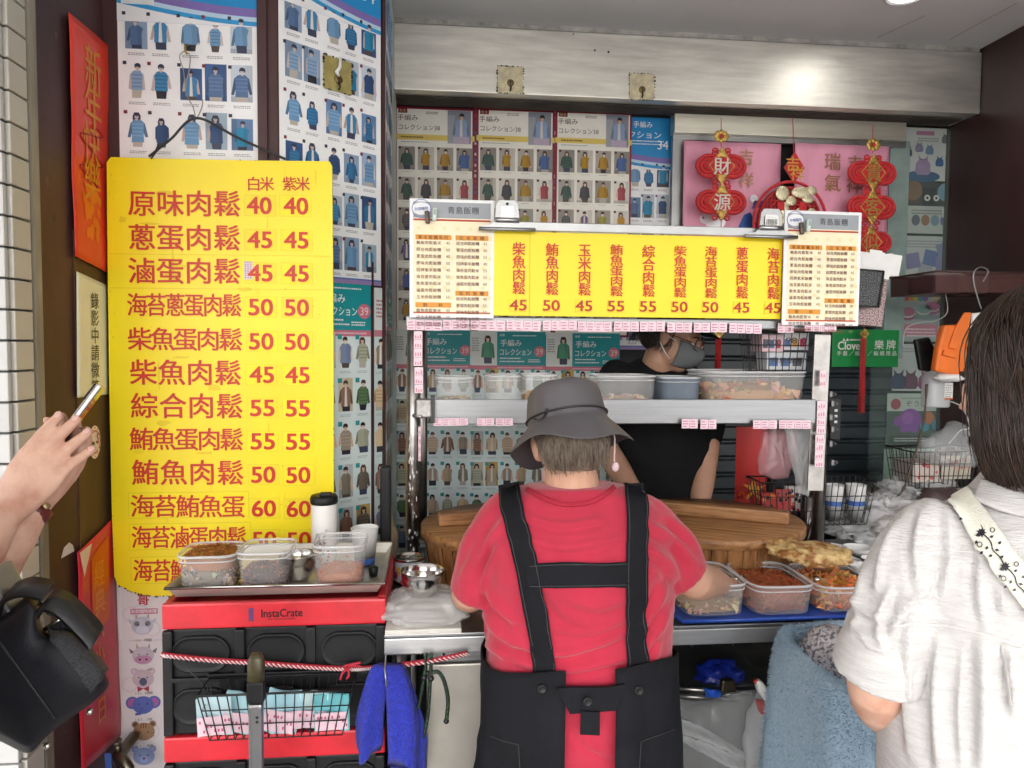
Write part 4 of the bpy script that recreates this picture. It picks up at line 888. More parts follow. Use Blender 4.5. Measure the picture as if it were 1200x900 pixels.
for (bd, W, H, t), lab in ((bl, 'left'), (br, 'right')):
    for k, (c, nm) in enumerate(((srgb('4a3428'), 'dark brown'), (srgb('c4d4cc'), 'pale green'))):
        g = MB(); g.box((0, -.006, 0), (.013, .012, .036), c, bev=.005); g.box((0, -.013, .006), (.006, .004, .014), tuple(x*.6 for x in c), bev=.001)
        o = g.build('magnet_clip', M_glosspl); o.matrix_world = bd.M @ Matrix.Translation(L(.048+k*.020, -.052+k*.008, .002)) @ Matrix.Rotation(R(-6 if k == 0 else 4), 4, 'Y'); tag(o, f'small {nm} magnet clip on the heading of the price list at the {lab} end', 'clip', 'magnet clips')
# big bulldog clips
def bulldog(px, py, label, barcode):
    bd = Board(P(px, py, SY-.014), 0); t = thing('bulldog_clip', label, 'clip', group='large steel bulldog clips'); bd.place(t)
    g = MB(); n = 12
    prof = [(-.078, -.016), (-.074, -.010), (-.045, -.004), (-.034, .006), (-.030, .050), (-.022, .062), (.022, .062), (.030, .050), (.034, .006), (.045, -.004), (.074, -.010), (.078, -.016)]
    g.prism(prof, -.008, -.003); g.tube([(-.078, -.010, -.017), (.078, -.010, -.017)], .0055, 10); g.build('jaw', M_alu, t)
    g = MB(); g.tube([(-.033, -.012, .008), (.033, -.012, .008)], .007, 10); g.box((0, -.0095, .030), (.034, .002, .030)); 
    g.build('spring', mat('clip_steel', (.45, .45, .46), .3, .95), t)
    if barcode:
        g = flatmb(); rect(g, -.020, .010, .020, .040, .0125, (.78, .78, .76)); rng = random.Random(2); x = -.016
        while x < .015: k = rng.uniform(.0008, .0022); rect(g, x, .016, x+k, .032, .013, (.05, .05, .05)); x += k+rng.uniform(.0008, .002)
        g.build('barcode_label', M_print, t)
    else:
        g = MB(); g.tube([(.0, -.0085, .052), (.0, -.0095, .052)], .004, 10); g.build('hole', M_blackwire, t)
bulldog(594, 262, 'large steel bulldog clip between the left price list and the yellow board', False)
bulldog(902, 271, 'large steel bulldog clip with a barcode label at the right of the yellow board', True)

# ------------------------------------------------------------------ boxes and food
def clearbox(name, label, cat, c, w, d, h, taper=.9, rz=0, m=None, group='clear plastic food boxes', lip=.006):
    t = thing(name, label, cat, c, (0, 0, rz), group); g = MB(); n = 28
    def ring(k, z, e=5):
        out = []
        for j in range(n):
            a = 2*math.pi*(j+.5)/n; ca, sa = math.cos(a), math.sin(a); q = 2/e
            out.append((math.copysign(abs(ca)**q, ca)*w/2*k, math.copysign(abs(sa)**q, sa)*d/2*k, z))
        return out
    g.loft([ring(taper*.96, .001), ring(taper, .004), ring(taper+(1-taper)*.5, h*.5), ring(1, h)], caps=False)
    g.poly(ring(taper*.96, .001)); g.build('body', m or M_clear, t)
    g = MB(); g.tube([Vector(p)+Vector((0, 0, 0)) for p in ring(1.01, h)], lip*.55, 6, closed=True); g.tube([Vector(p) for p in ring(1.0, h-.012)], lip*.3, 5, closed=True); g.build('rim', M_clear2, t)
    return t
def heap(name, label, c, w, d, h, cols, n, size, mound=.3, rz=0, thin=.35, seed=1, e=4, strand=False):
    """a pile of shreds: a lumpy body plus many small shreds on it"""
    g = MB(); rng = random.Random(seed); q = 2/e; m = 20
    def H(x, y): return h*(1-mound*(x*x+y*y))+.12*h*nz(x*3+seed, y*3, seed)
    rings = []
    def pt(r, a, z=None):
        ca, sa = math.cos(a), math.sin(a); x, y = math.copysign(abs(ca)**q, ca)*r, math.copysign(abs(sa)**q, sa)*r
        return (x*w/2, y*d/2, z if z is not None else H(x, y))
    rings.append([pt(.92, 2*math.pi*j/m, .003) for j in range(m)])
    for r in (1, .97, .8, .6, .4, .2, .03): rings.append([pt(r, 2*math.pi*j/m) for j in range(m)])
    g.loft(rings, tuple(k*.8 for k in cols[0]))
    for i in range(n):
        r = math.sqrt(rng.random()); a = rng.uniform(0, 6.283); side = rng.random() < thin
        p = Vector(pt(1.0 if side else r*.97, a, rng.uniform(.004, h*.9) if side else None)); s = size*rng.uniform(.5, 1.4); dr = Vector((rng.uniform(-1, 1), rng.uniform(-1, 1), rng.uniform(-.4, .8))).normalized()
        c_ = tuple(k*rng.uniform(.7, 1.25) for k in rng.choice(cols))
        if strand:
            o = dr.orthogonal()*s*.3; g.tube([p-dr*s, p+o, p+dr*s], s*.14, 3, c_, caps=False)
        else:
            b_ = dr.orthogonal().normalized(); c2 = dr.cross(b_)
            g.add([p+dr*s, p-dr*s*.6+b_*s*.6, p-dr*s*.6-b_*s*.5+c2*s*.4, p-dr*s*.3-c2*s*.6], [(0, 1, 2), (0, 2, 3), (0, 3, 1), (1, 3, 2)], c_)
    o = g.build(name, mat(name+'_food', rough=.6, attr=True), None, loc=c, rot=(0, 0, rz)); tag(o, label, 'food'); return o
FLOSS = [srgb('a8682c'), srgb('c48a44'), srgb('8a4e1e'), srgb('b87838')]; DARKF = [srgb('4a2f2c'), srgb('7a3a30'), srgb('2e2428'), srgb('a05a44'), srgb('5a3a40')]; ORF = [srgb('c47444'), srgb('b4623a'), srgb('d08a58')]; GREYF = [srgb('8a7a68'), srgb('a89880'), srgb('5f5548'), srgb('c0b098')]; PINKF = [srgb('c08060'), srgb('d8a078'), srgb('b07050')]

# ------------------------------------------------------------------ crates, tray and what stands on it
KY = 1.69; kz = P(320, 703, KY).z; kx0, kx1 = P(189, 715, KY).x, P(452, 715, KY).x; kw = kx1-kx0; ch = kz/3; kd = .36
m_redpl = mat('red_crate_plastic', (.62, .022, .035), .36, var=.18, vscale=10, bump=.06, bscale=60)
def crate(c, label):
    t = thing('folding_crate', label, 'crate', c, group='black folding crates with red rims')
    g = MB(); bh = ch-.062
    g.box((0, 0, bh/2), (kw-.014, kd-.014, bh-.004), bev=.004)
    for i in range(4): x = -kw/2+.012+i*(kw-.024)/3; g.box((x, -kd/2+.004, bh/2), (.022, .016, bh-.006), bev=.004)
    g.box((0, -kd/2+.004, bh*.53), (kw-.02, .016, .010), bev=.002); g.box((-kw*.02, -kd/2-.001, bh*.57), (kw*.56, .012, .008), bev=.002); g.box((kw*.33, -kd/2-.002, bh*.575), (kw*.22, .012, .006), bev=.002)
    g.build('body', M_black, t)
    for i in range(3):
        for j in range(2):
            cx = -kw/2+(i+.5)*kw/3; cz = bh*(.27+.49*j); hw, hh = kw/3*.37, bh*.155
            def stad(k, y): 
                r = hh*k; L_ = hw-hh; return [(cx+math.copysign(L_, math.cos(a))+r*math.cos(a), y, cz+r*math.sin(a)) for a in [2*math.pi*(q+.5)/28 for q in range(28)]]
            y0 = -kd/2+.007
            g = MB(); g.loft([stad(1.12, y0+.002), stad(1.10, y0-.006), stad(1.0, y0-.0075), stad(.92, y0-.0045), stad(.8, y0-.004), stad(.4, y0-.0042)]); g.build('raised_panel', M_black, t)
    g = MB(); y = kd/2; zr0, zr1 = bh, ch-.004
    for sx, sy, w_, d_ in ((0, -y+.010, kw, .020), (0, y-.010, kw, .020), (-kw/2+.010, 0, .020, kd-.042), (kw/2-.010, 0, .020, kd-.042)): g.box((sx, sy, (zr0+zr1)/2), (w_, d_, zr1-zr0), bev=.005)
    g.box((0, 0, zr0+.006), (kw-.042, kd-.042, .006)); g.build('rim', m_redpl, t)
    return t
cx_ = (kx0+kx1)/2
c3 = crate((cx_, KY+kd/2, 0.0), 'black folding crate with red rim at the bottom of the stack')
c2 = copy_tree(c3); c2.location = (cx_-.002, KY+kd/2+.004, ch); c2['label'] = 'black folding crate with red rim, middle of the stack behind the wire basket'
c1 = copy_tree(c3); c1.location = (cx_, KY+kd/2, 2*ch); c1['label'] = 'topmost black folding crate with lettered red rim under the steel tray'
g = flatmb(); z = ch-.033; y = -kd/2
def ctx(s, x, h, col, w=None): text(g, s, x, z, h, 0, col, .012, w=w)
text(g, 'InstaCrate', .015, z+.003, .018, kd/2+.0008, srgb('2a0c12'), .016, w=.090); text(g, 'by GreenMade', .015, z-.011, .006, kd/2+.0008, srgb('4a1a20'), 0, w=.06)
rect(g, -.058, z-.014, -.048, z+.016, kd/2+.0008, srgb('5a3a6a')); g.build('lettering', M_print, c1)
tz = kz
ty = thing('steel_tray', 'shallow steel tray on the top crate holding food boxes and cups', 'tray', (cx_, KY+kd/2+.01, tz))
g = MB(); tw_, td_ = kw*.97, kd*.98
g.loft([[(sx*tw_/2*k, sy*td_/2*k2, z) for sx, sy in ((-1, -1), (1, -1), (1, 1), (-1, 1))] for k, k2, z in ((.94, .93, .004), (1, 1, .028), (1.012, 1.015, .030), (1.012, 1.015, .026))], caps=False, smooth=False); g.poly([(sx*tw_/2*.94, sy*td_/2*.93, .004) for sx, sy in ((-1, -1), (1, -1), (1, 1), (-1, 1))]); g.build('pan', M_oldsteel, ty)
g = MB(); g.tube([(sx*tw_/2*1.012, sy*td_/2*1.015, .028) for sx, sy in ((-1, -1), (1, -1), (1, 1), (-1, 1))], .0035, 8, closed=True); g.build('rolled_rim', M_foil, ty)
tz += .006
def at_tray(px, py): return PZ(px, py, tz)
def zpx(px, py, Y): return P(px, py, Y).z
def boxat(x0, x1, ytop, ybot, label, Y, d, rz=0, name='food_box', taper=.88):
    a, b = P(x0, ytop, Y), P(x1, ytop, Y); zb_ = P((x0+x1)/2, ybot, Y).z; 
    return a, b, zb_
F1 = KY+.028
def tray_box(x0, x1, yt, label, Yf, d, rz):
    a, b = P(x0, yt, Yf), P(x1, yt, Yf); w_ = b.x-a.x; h = a.z-tz
    t = clearbox('food_box', label, 'food box', ((a.x+b.x)/2, Yf+d/2, tz), w_, d, h, .88, rz); return t, w_, h
t, w_, h = tray_box(204, 273, 654, 'clear box heaped with brown pork floss, leftmost on the tray', F1, .13, R(2)); lo = t.location
heap('pork_floss', 'golden brown pork floss heaped in the leftmost box on the tray', (lo.x, lo.y, tz+.003), w_*.82, .105, h+.002, FLOSS, 700, .006, .12, R(2), .15, 1, strand=True)
heap('food_bag', 'crumpled bag of grey brown scraps under the floss in the leftmost box', (lo.x, lo.y, tz+.002), w_*.86, .110, h*.62, GREYF, 260, .009, .1, R(2), .8, 7)
t, w_, h = tray_box(275, 337, 650, 'clear box with a layer of dark red flakes, middle one on the tray', F1, .13, R(-1)); lo = t.location
heap('chilli_flakes', 'dark red and black flakes lying in the middle box on the tray', (lo.x, lo.y, tz+.002), w_*.84, .105, h*.52, DARKF, 900, .0042, .15, R(-1), .5, 2)
t, w_, h = tray_box(364, 426, 642, 'clear box with little orange floss in front of the tumbler', F1, .13, R(1)); lo = t.location
heap('orange_floss', 'pale orange fish floss at the bottom of the box before the tumbler', (lo.x, lo.y, tz+.002), w_*.84, .105, h*.42, ORF, 600, .004, .2, R(1), .5, 3, strand=True)
rng = random.Random(3); g = MB()
for i in range(26): g.sphere((rng.uniform(-.4, .4)*w_, -.058+rng.uniform(-.002, .002), rng.uniform(.3, .95)*h), rng.uniform(.001, .0032), 6, rng.choice(ORF))
o = g.build('stuck_crumbs', M_plain); o.parent = t
# bowl at the back, tumbler, cups
def bowl(label, c, r, h, name='steel_bowl'):
    g = MB(); g.open = 1; g.lathe([(r*.45, 0), (r*.62, h*.06), (r*.86, h*.34), (r*.97, h*.70), (r, h), (r*1.03, h*1.005), (r*1.0, h*.985), (r*.95, h*.70), (r*.84, h*.36), (r*.6, h*.09), (.001, h*.07)], 36); o = g.build(name, M_foil, None, loc=c); tag(o, label, 'bowl', 'steel bowls'); return o
p = at_tray(345, 686); bowl('steel bowl on the tray behind the middle food box', (p.x, min(p.y+.05, KY+.26), tz), .046, .062)
Yt = KY+.24; a = P(380, 640, Yt); tb = thing('tumbler', 'white tumbler with black lid and printed flowers on the tray', 'tumbler', (a.x, Yt, tz)); ztop = zpx(380, 590, Yt)-tz
g = MB(); r = .033; g.lathe([(r*.84, 0), (r*.9, .004), (r*.97, ztop*.5), (r, ztop*.97), (r*.98, ztop)], 32); g.build('body', mat('white_enamel', (.80, .79, .76), .25, var=.03), tb)
g = MB(); z2 = zpx(380, 580, Yt)-tz; g.lathe([(r*1.0, ztop+.0005), (r*1.06, ztop+.004), (r*1.06, z2-.006), (r*.95, z2), (r*.5, z2-.002), (.001, z2-.002)], 32); g.box((.006, -.012, z2+.004), (.03, .022, .010), bev=.004); g.build('lid', M_black, tb)
g = flatmb(); rng = random.Random(12)
for i in range(70):
    a_ = R(-90)+rng.gauss(-.45, .38); zz = rng.triangular(.004, ztop*.45, .03); rr = r*(.90+.10*zz/ztop)+.0012; s = rng.uniform(.0016, .0042); cc = rng.choice([srgb('4a3a34'), srgb('8a6a4c'), srgb('2e2a2c'), srgb('b0907a')])
    g.add([(rr*math.cos(a_+s/r*math.cos(k)), rr*math.sin(a_+s/r*math.cos(k)), zz+s*math.sin(k)) for k in range(6)], [list(range(6))], cc)
for q in range(2): g.tube([(rr_*math.cos(t_), rr_*math.sin(t_), z_) for rr_, t_, z_ in [(r*.985+.001, R(-125)+k*.09+q*.2, ztop*.42+.02*math.sin(k*.8+q)+k*.002) for k in range(9)]], .0007, 4, (.2, .15, .13))
g.build('flower_print', M_print, tb, fix=False)
def paper_cup(c, r, h, label, band=True, group='white paper cups', lid=False, blue=(.05, .13, .42), zb0=.58):
    t = thing('paper_cup', label, 'cup', c, group=group); g = MB(); g.open = 1
    g.lathe([(r*.70, .002), (r*.72, .0), (r*.985, h-.006), (r*1.0, h-.003), (r*1.045, h-.001), (r*1.03, h), (r*.97, h-.002), (r*.70, .008), (.001, .006)], 32); g.build('cup_body', M_white, t)
    if band:
        g = MB(); g.open = 1; f = lambda z: r*(.72+.265*z/(h-.006))+.0006; z0, z1 = h*(1-zb0)-.016, h*(1-zb0); g.lathe([(f(z0), z0), (f(z1), z1)], 32); g.build('blue_band', mat('blue_band', blue, .5), t)
    return t
Yc = KY+.20; a = P(426, 650, Yc); r = .036; 
h2 = .085; paper_cup((a.x+.002, Yc+.035, tz), r*.86, .10, 'lower white paper cup standing behind the orange floss box', False)
zc = zpx(424, 657, Yc)-.012; paper_cup((a.x-.0, Yc+.034, zc), r*.96, zpx(424, 624, Yc)-zc+.004, 'white paper cup with blue band stacked on another cup on the tray', True, zb0=.86)
g = MB(); p = P(440, 690, KY+.14); g.lathe([(.010, 0), (.012, .02), (.008, .024)], 12); o = g.build('bottle_cap', M_black, None, loc=(p.x-.005, p.y, tz)); tag(o, 'small black cap at the tray corner beside the paper cups', 'cap')

# ------------------------------------------------------------------ rope, wire basket with tissue packs, capped pole, blue cloth, bungee
ro = MB(); YR = KY-.018
rp = [P(x, y, YR) for x, y in ((189, 767), (245, 773), (300, 776.5), (360, 781), (408, 783.5), (440, 782))]+[P(x, y, CY-.016) for x, y in ((500, 775), (548, 765.5))]
pts = spline(rp, 150)
ro.tube(pts, .0058, 8, srgb('a82434'))
for i in range(0, 149, 2):
    d = (pts[i+1]-pts[i]).normalized(); ro.tube([pts[i]+Vector((0, -.0052, .0036)), pts[i]+d*.006+Vector((0, -.0062, -.001)), pts[i]+d*.010+Vector((0, -.0045, -.0042))], .0015, 4, srgb('e4d4d4'))
o = ro.build('cord', mat('braided_rope', rough=.7, attr=True)); tag(o, 'red and white braided rope tied across the crates to the counter', 'rope')
kn = MB(); c = P(408, 784, YR-.008)
for q in range(4): kn.tube(spline([c, c+Vector((.012*math.cos(q*1.3+1), -.006, .012*math.sin(q*1.3+1))), c+Vector((.03*math.cos(q*.5-.2+(3.3 if q > 1 else 0)), -.004, .022*math.sin(q*.5+.3+(3.3 if q > 1 else 0))))], 10), .0028, 6, srgb('b82a3c'))
k_o = kn.build('knot', bpy.data.materials['braided_rope']); k_o.parent = o
def wirebasket(name, label, x0, y0, x1, y1, Y, d, step=.022, r=.0014, m=None, open_top=True, skew=0, group=None, nh=3):
    a, b = P(x0, y0, Y), P(x1, y1, Y); w_, h = b.x-a.x, a.z-b.z
    t = thing(name, label, 'basket', (a.x, Y, b.z), group=group); g = MB(); k = .86
    def pt(u, v, f): # u 0..1, v 0..1 height, f: side 0 front 1 back
        s = k+(1-k)*v; return Vector((w_/2+(u-.5)*w_*s, d/2+(f-.5)*d*s, v*h))
    n = max(2, int(w_/step)); nd = max(2, int(d/step))
    for f in (0, 1):
        for i in range(n+1): g.tube([pt(i/n, 1, f), pt(i/n, 0, f)], r, 5, caps=False)
    for i in range(n+1): g.tube([pt(i/n, 0, 0), pt(i/n, 0, 1)], r, 4, caps=False)
    for u in (0, 1):
        for i in range(1, nd): g.tube([pt(u, 1, i/nd), pt(u, 0, i/nd)], r, 5, caps=False)
    for j in range(nh+1):
        v = j/nh; g.tube([pt(0, v, 0), pt(1, v, 0), pt(1, v, 1), pt(0, v, 1)], r*(1.9 if j == nh else 1.0), 6, closed=True)
    g.build('wire_mesh', m or M_blackwire, t); return t, w_, h
wb, w_, h = wirebasket('wire_basket', 'black wire basket of blue tissue packs hung on the rope before the crates', 231, 816, 413, 862, KY-.10, .085, .020)
g = MB(); 
for px, py in ((219, 776), (413, 790)):
    q = P(px, py, YR) - Vector(wb.location); xx = 0 if px < 300 else w_
    g.tube([q+Vector((0, 0, .004)), Vector((q.x, q.y-.004, h+.03)) if px < 300 else q+Vector((.002, -.01, -.03)), Vector((xx, .05, h))], .0018, 6)
g.build('hanger', M_blackwire, wb)
rng = random.Random(6); tl = wb.location
packs = [(.10, .62, -8, 'bdd8de'), (.24, .75, 12, 'a9d3dc'), (.36, .58, -4, 'bfdde2'), (.50, .9, 20, 'a4d0dc'), (.56, .62, -10, 'b4d8de'), (.70, .55, 6, 'c4dcdc'), (.86, .50, -3, '6fbcc4')]
for i, (u, tall, ang_, col) in enumerate(packs):
    pw, ph = .075, .085*(.7+tall*.4); g = MB()
    def ptk(a_, b_): return ((a_-.5)*pw, .006*math.sin(a_*5+i)+.004*nz(a_*4, b_*4, i), b_*ph)
    g.sheet(lambda a_, b_: ptk(a_, b_), 8, 8, srgb(col)); g.sheet(lambda a_, b_: (ptk(a_, b_)[0], ptk(a_, b_)[1]+.007, ptk(a_, b_)[2]), 8, 8, srgb(col))
    g.add([(-pw*.46, -.0102, ph*.06), (pw*.46, -.0102, ph*.06), (pw*.46, -.0102, ph*.55), (-pw*.46, -.0102, ph*.55)], [(0, 1, 2, 3)], srgb('e4c4d0'))
    for q in range(9): x = (-.4+.1*q)*pw; zz = ph*rng.choice((.14, .26, .38)); g.add([(x, -.0108, zz), (x+.004, -.0108, zz), (x+.004, -.0108, zz+.006), (x, -.0108, zz+.006)], [(0, 1, 2, 3)], srgb('c05a78'))
    o = g.build('tissue_pack', M_print, None, loc=(tl.x+u*w_, tl.y+.018+.008*(i % 3), tl.z+.004), rot=(R(-6+3*(i % 3)), R(ang_*.6), 0)); tag(o, ['pale blue printed tissue pack at the left end of the wire basket', 'pointed sky blue tissue sheet behind the first pack in the basket', 'pale blue tissue pack just left of the capped pole in the basket', 'tall spiky sky blue tissue sheet right of the capped pole', 'pale blue tissue pack under the spiky sheet in the basket', 'whitish blue tissue pack beside the teal one in the basket', 'teal wrapped tissue pack at the right end of the wire basket'][i], 'tissue pack', 'tissue packs in the wire basket')
Yp = 1.42; pa, pb = P(300, 765, Yp), P(298, 900, Yp)
po = thing('capped_pole', 'upright aluminium pole with dark olive cap in front of the crates', 'pole', (pa.x, Yp, 0))
zA, zB, zC = P(300, 765, Yp).z, P(300, 797, Yp).z, P(300, 822, Yp).z
g = MB(); g.box((-.001, 0, zC/2-.002), (.026, .020, zC), bev=.005); g.box((-.010, -.011, zC/2), (.003, .003, zC-.02)); g.box((.009, -.011, zC/2), (.003, .003, zC-.02)); g.build('tube', M_alu, po)
g = MB(); g.box((0, 0, (zB+zC)/2), (.031, .025, zB-zC), bev=.004); g.build('collar', M_black, po)
g = MB(); g.lathe([(1, 0), (1.02, (zA-zB)*.5), (.92, (zA-zB)*.8), (.6, (zA-zB)*.97), (.05, (zA-zB))], 20, c=(0, 0, zB), sq=(.0155, .0125, 3.2)); g.build('cap', mat('olive_rubber', (.055, .045, .018), .35, var=.5, vscale=25), po)
g = MB()
for z in (P(300, 838, Yp).z, P(300, 843, Yp).z): g.sphere((.003, -.0105, z), (.003, .0012, .003), 8)
g.build('rivet', M_blackwire, po)
# terry cloths
def terry(name, c1_, c2_): return mat(name, c1_, .95, col2=c2_, vscale=160, bump=1, bscale=420, sheen=.12, thr=(.35, .65))
m_bt = terry('blue_terry', (.012, .020, .30), (.022, .040, .50))
bc = thing('blue_cloth', 'royal blue terry cloth hooked under the counter beside the crates', 'cloth', P(455, 778, CY-.03))
def lobe(nm, tops, bots, Y, seed):
    g = MB(); n = 26; org = Vector(bc.location)
    rings = []
    for i in range(n+1):
        t_ = i/n; x0 = tops[0]+(bots[0]-tops[0])*min(1, t_*1.5)**.7; x1 = tops[1]+(bots[1]-tops[1])*min(1, t_*1.5)**.7; y = tops[2]+(bots[2]-tops[2])*t_
        a_, b_ = P(x0, y, Y)-org, P(x1, y, Y)-org; m = (a_+b_)/2; w2 = (b_.x-a_.x)/2
        ring = []
        for j in range(28):
            an = 2*math.pi*j/28; f = 1+.22*nz(math.cos(an)*1.6+seed, math.sin(an)*1.6, t_*1.6+seed)+.10*math.sin(an*4+seed+t_*2)*min(1, t_*2)
            ring.append((m.x+w2*math.cos(an)*f, m.y+.026*math.sin(an)*f*(.5+t_*.6), m.z+(.018*math.cos(an*2+seed)*t_**3)))
        rings.append(ring)
    g.loft(rings); g.build(nm, m_bt, bc)
lobe('cloth_fold', (438, 462, 779), (418, 448, 878), CY-.03, 1.3); lobe('cloth_fold', (448, 472, 780), (455, 492, 892), CY-.045, 4.1); lobe('cloth_fold', (455, 472, 779), (458, 498, 912), CY-.01, 7.7)
g = MB(); q = P(452, 768, CY-.02)-Vector(bc.location); g.tube([q, q+Vector((.001, -.045, -.01)), P(453, 805, CY-.075)-Vector(bc.location)], .002, 6); g.build('wire_hook', M_alu, bc)
m_bun = mat('green_bungee', (.012, .020, .014), .6, col2=(.03, .14, .05), vscale=140, thr=(.55, .62))
bo = thing('bungee_cord', 'dark green elastic cord dangling from the counter edge beside the blue cloth', 'cord', P(503, 766, CY+.0)-Vector((0, .01, 0)))
def bpt(x, y, Y=CY-.02): return P(x, y, Y)-Vector(bo.location)
g = MB(); g.tube(spline([bpt(498, 766), bpt(499, 778), bpt(497, 792), bpt(491, 825), bpt(480, 855), bpt(472, 900), bpt(470, 930)], 30), .0036, 8); g.tube(spline([bpt(505, 766), bpt(505, 780), bpt(504, 800), bpt(501, 840), bpt(492, 880), bpt(487, 905), bpt(484, 930)], 30), .0042, 8); g.tube(spline([bpt(502, 792), bpt(512, 787), bpt(520, 797), bpt(525, 820), bpt(523, 845)], 24), .0046, 8)
g.build('elastic', m_bun, bo)
g = MB(); g.sphere(bpt(497, 794), .0075, 10); g.sphere(bpt(505, 795), .0075, 10); g.sphere(bpt(523, 845), .0065, 10); g.sphere(bpt(501, 789), .006, 10); g.build('knot', M_blackwire, bo)

# ------------------------------------------------------------------ left part of the counter
bq = PZ(498, 742, CZ+.012); a_, b_ = P(451, 742, CY-.006), P(541, 740, CY-.006)
pad = MB(); pad.box((0, 0, 0), (b_.x-a_.x, .20, .012), bev=.003); o = pad.build('foam_pad', mat('cream_foam', (.70, .68, .62), .7, var=.12, vscale=12), None, loc=((a_.x+b_.x)/2, CY+.095, CZ+.0065)); tag(o, 'thin white pad on the left end of the counter', 'pad')
def blob(name, c, r, fn, m, nu=36, nv=22, label=None, cat=None, parent=None, rot=None):
    g = MB(); rings = []
    for i in range(nv+1):
        th = math.pi*max(.015, min(.985, i/nv)); rings.append([fn(Vector((math.sin(th)*math.cos(2*math.pi*j/nu), math.sin(th)*math.sin(2*math.pi*j/nu), -math.cos(th)))) for j in range(nu)])
    g.loft([[(p.x*r[0], p.y*r[1], p.z*r[2]) for p in rg] for rg in rings]); o = g.build(name, m, parent, loc=c, rot=rot)
    if label: tag(o, label, cat)
    return o
def crumple(s, amp=.3, fr=2.5, ridge=.5):
    def f(d):
        n1 = nz(d.x*fr+s, d.y*fr, d.z*fr); n2 = abs(nz(d.x*fr*2.2, d.y*fr*2.2+s, d.z*fr*2.2)); return d*(1+amp*n1-ridge*amp*n2)
    return f
p = PZ(495, 738, CZ+.013)
blob('plastic_bags', (p.x+.006, CY+.085, CZ+.034), (.098, .085, .036), lambda d: Vector((math.copysign(abs(d.x)**.6, d.x), math.copysign(abs(d.y)**.6, d.y), d.z))*(1+.20*nz(d.x*3, d.y*3, d.z*3+2)-.10*abs(nz(d.x*9, d.y*9, d.z*7))), M_bagw, 60, 30, 'flattened stack of white plastic bags under the steel bowl', 'bags')
bl_ = PZ(494, 712, CZ+.066); bowl('steel mixing bowl on the plastic bags at the left of the counter', (bl_.x, CY+.075, CZ+.062), .050, .062)
# tin with flower print, cardboard flap, spoon
Yn = 2.02; a_ = P(480, 660, Yn); tn = thing('tin_can', 'tin can with a yellow flower label behind the left post', 'tin', (a_.x, Yn, CZ+.001))
g = MB(); hh = P(480, 652, Yn).z-CZ; g.lathe([(.042, 0), (.043, .003), (.041, .006), (.041, hh-.005), (.0435, hh-.002), (.0425, hh), (.038, hh-.001), (.038, hh-.006), (.001, hh-.006)], 32, (.75, .74, .72)); g.build('body', M_foil, tn)
g = MB(); g.open = 1; g.lathe([(.0415, .008), (.0415, hh-.008)], 32, (.55, .62, .70)); rng = random.Random(5)
for i in range(11):
    an = R(-150)+i*.33; zz = hh*(.35+.25*math.sin(i*2.1))
    for k in range(6): q = k*1.047; x_ = an+.13*math.cos(q); z_ = zz+.006*math.sin(q); g.add([(.0420*math.cos(x_+.11*math.cos(j)), .0420*math.sin(x_+.11*math.cos(j)), z_+.0045*math.sin(j)) for j in range(6)], [list(range(6))], srgb('e4b82a') if i % 2 else srgb('c84a5a'))
g.build('paper_label', M_print, tn, fix=False)
g = MB(); e = [P(452, 655, 2.2), P(460, 600, 2.26), P(452, 588, 2.28), P(466, 632, 2.2), P(462, 680, 2.15)]
c0 = P(456, 640, 2.2); g.add([P(447, 690, 2.14)-c0, P(451, 640, 2.2)-c0, P(457, 585, 2.26)-c0, P(461, 612, 2.24)-c0, P(467, 626, 2.2)-c0, P(463, 690, 2.12)-c0], [(0, 1, 2, 3, 4, 5)]); o = g.build('cardboard_flap', mat('cardboard', (.36, .26, .16), .8, var=.2, vscale=10), None, loc=c0); o.modifiers.new('s', 'SOLIDIFY').thickness = .004; tag(o, 'torn brown cardboard flap standing between the pillar and the left post', 'cardboard')
g = MB(); p = P(449, 655, 2.12); g.box((0, 0, 0), (.03, .05, .30), bev=.006); o = g.build('black_box', M_black, None, loc=(p.x+.006, 2.14, CZ+.15)); tag(o, 'narrow black box standing on the counter at the pillar foot', 'box')
# ------------------------------------------------------------------ wooden rice tubs
def tub(cx, cy, r, label, lid_rot):
    t = thing('wooden_tub', label, 'tub', (cx, cy, CZ+.001), group='wooden rice tubs with lids'); h = PZ(0, 0, 1).z*0+.115
    g = MB(); n = 40
    vs = []; 
    for i in range(n):
        a0, a1 = 2*math.pi*i/n, 2*math.pi*(i+1)/n-.012; k = 1+random.Random(i).uniform(-.004, .004)
        r0, r1 = r*.90*k, r*.965*k
        g.add([(r0*math.cos(a0), r0*math.sin(a0), 0), (r0*math.cos(a1), r0*math.sin(a1), 0), (r1*math.cos(a1), r1*math.sin(a1), h), (r1*math.cos(a0), r1*math.sin(a0), h)], [(0, 1, 2, 3)])
    g.lathe([(r*.88, 0), (r*.94, h-.002)], 40); g.build('stave_wall', M_woodV, t)
    ld = MB(); ld.lathe([(r*.96, 0), (r*1.0, .002), (r*1.0, .024), (r*.985, .029), (.001, .029)], 64); lid = ld.build('lid', M_wood, t, loc=(0, 0, h+.001), rot=(0, 0, lid_rot))
    g = MB(); g.box((0, 0, .048), (r*1.66, .042, .036), bev=.006); hd = g.build('handle_bar', M_wood, lid)
    return t
zl = CZ+.13
ql, qr = PZ(494, 622, zl), PZ(925, 628, zl)
cy_ = 2.09; rt = .272
tub(P(493, 622, cy_).x+rt, cy_, rt, 'round wooden rice tub with its lid on, behind the woman in red', R(8))
tub(P(926, 630, cy_+.05).x-rt, cy_+.02, rt, 'round wooden rice tub with a thick handle bar, beside the food boxes', R(-28))
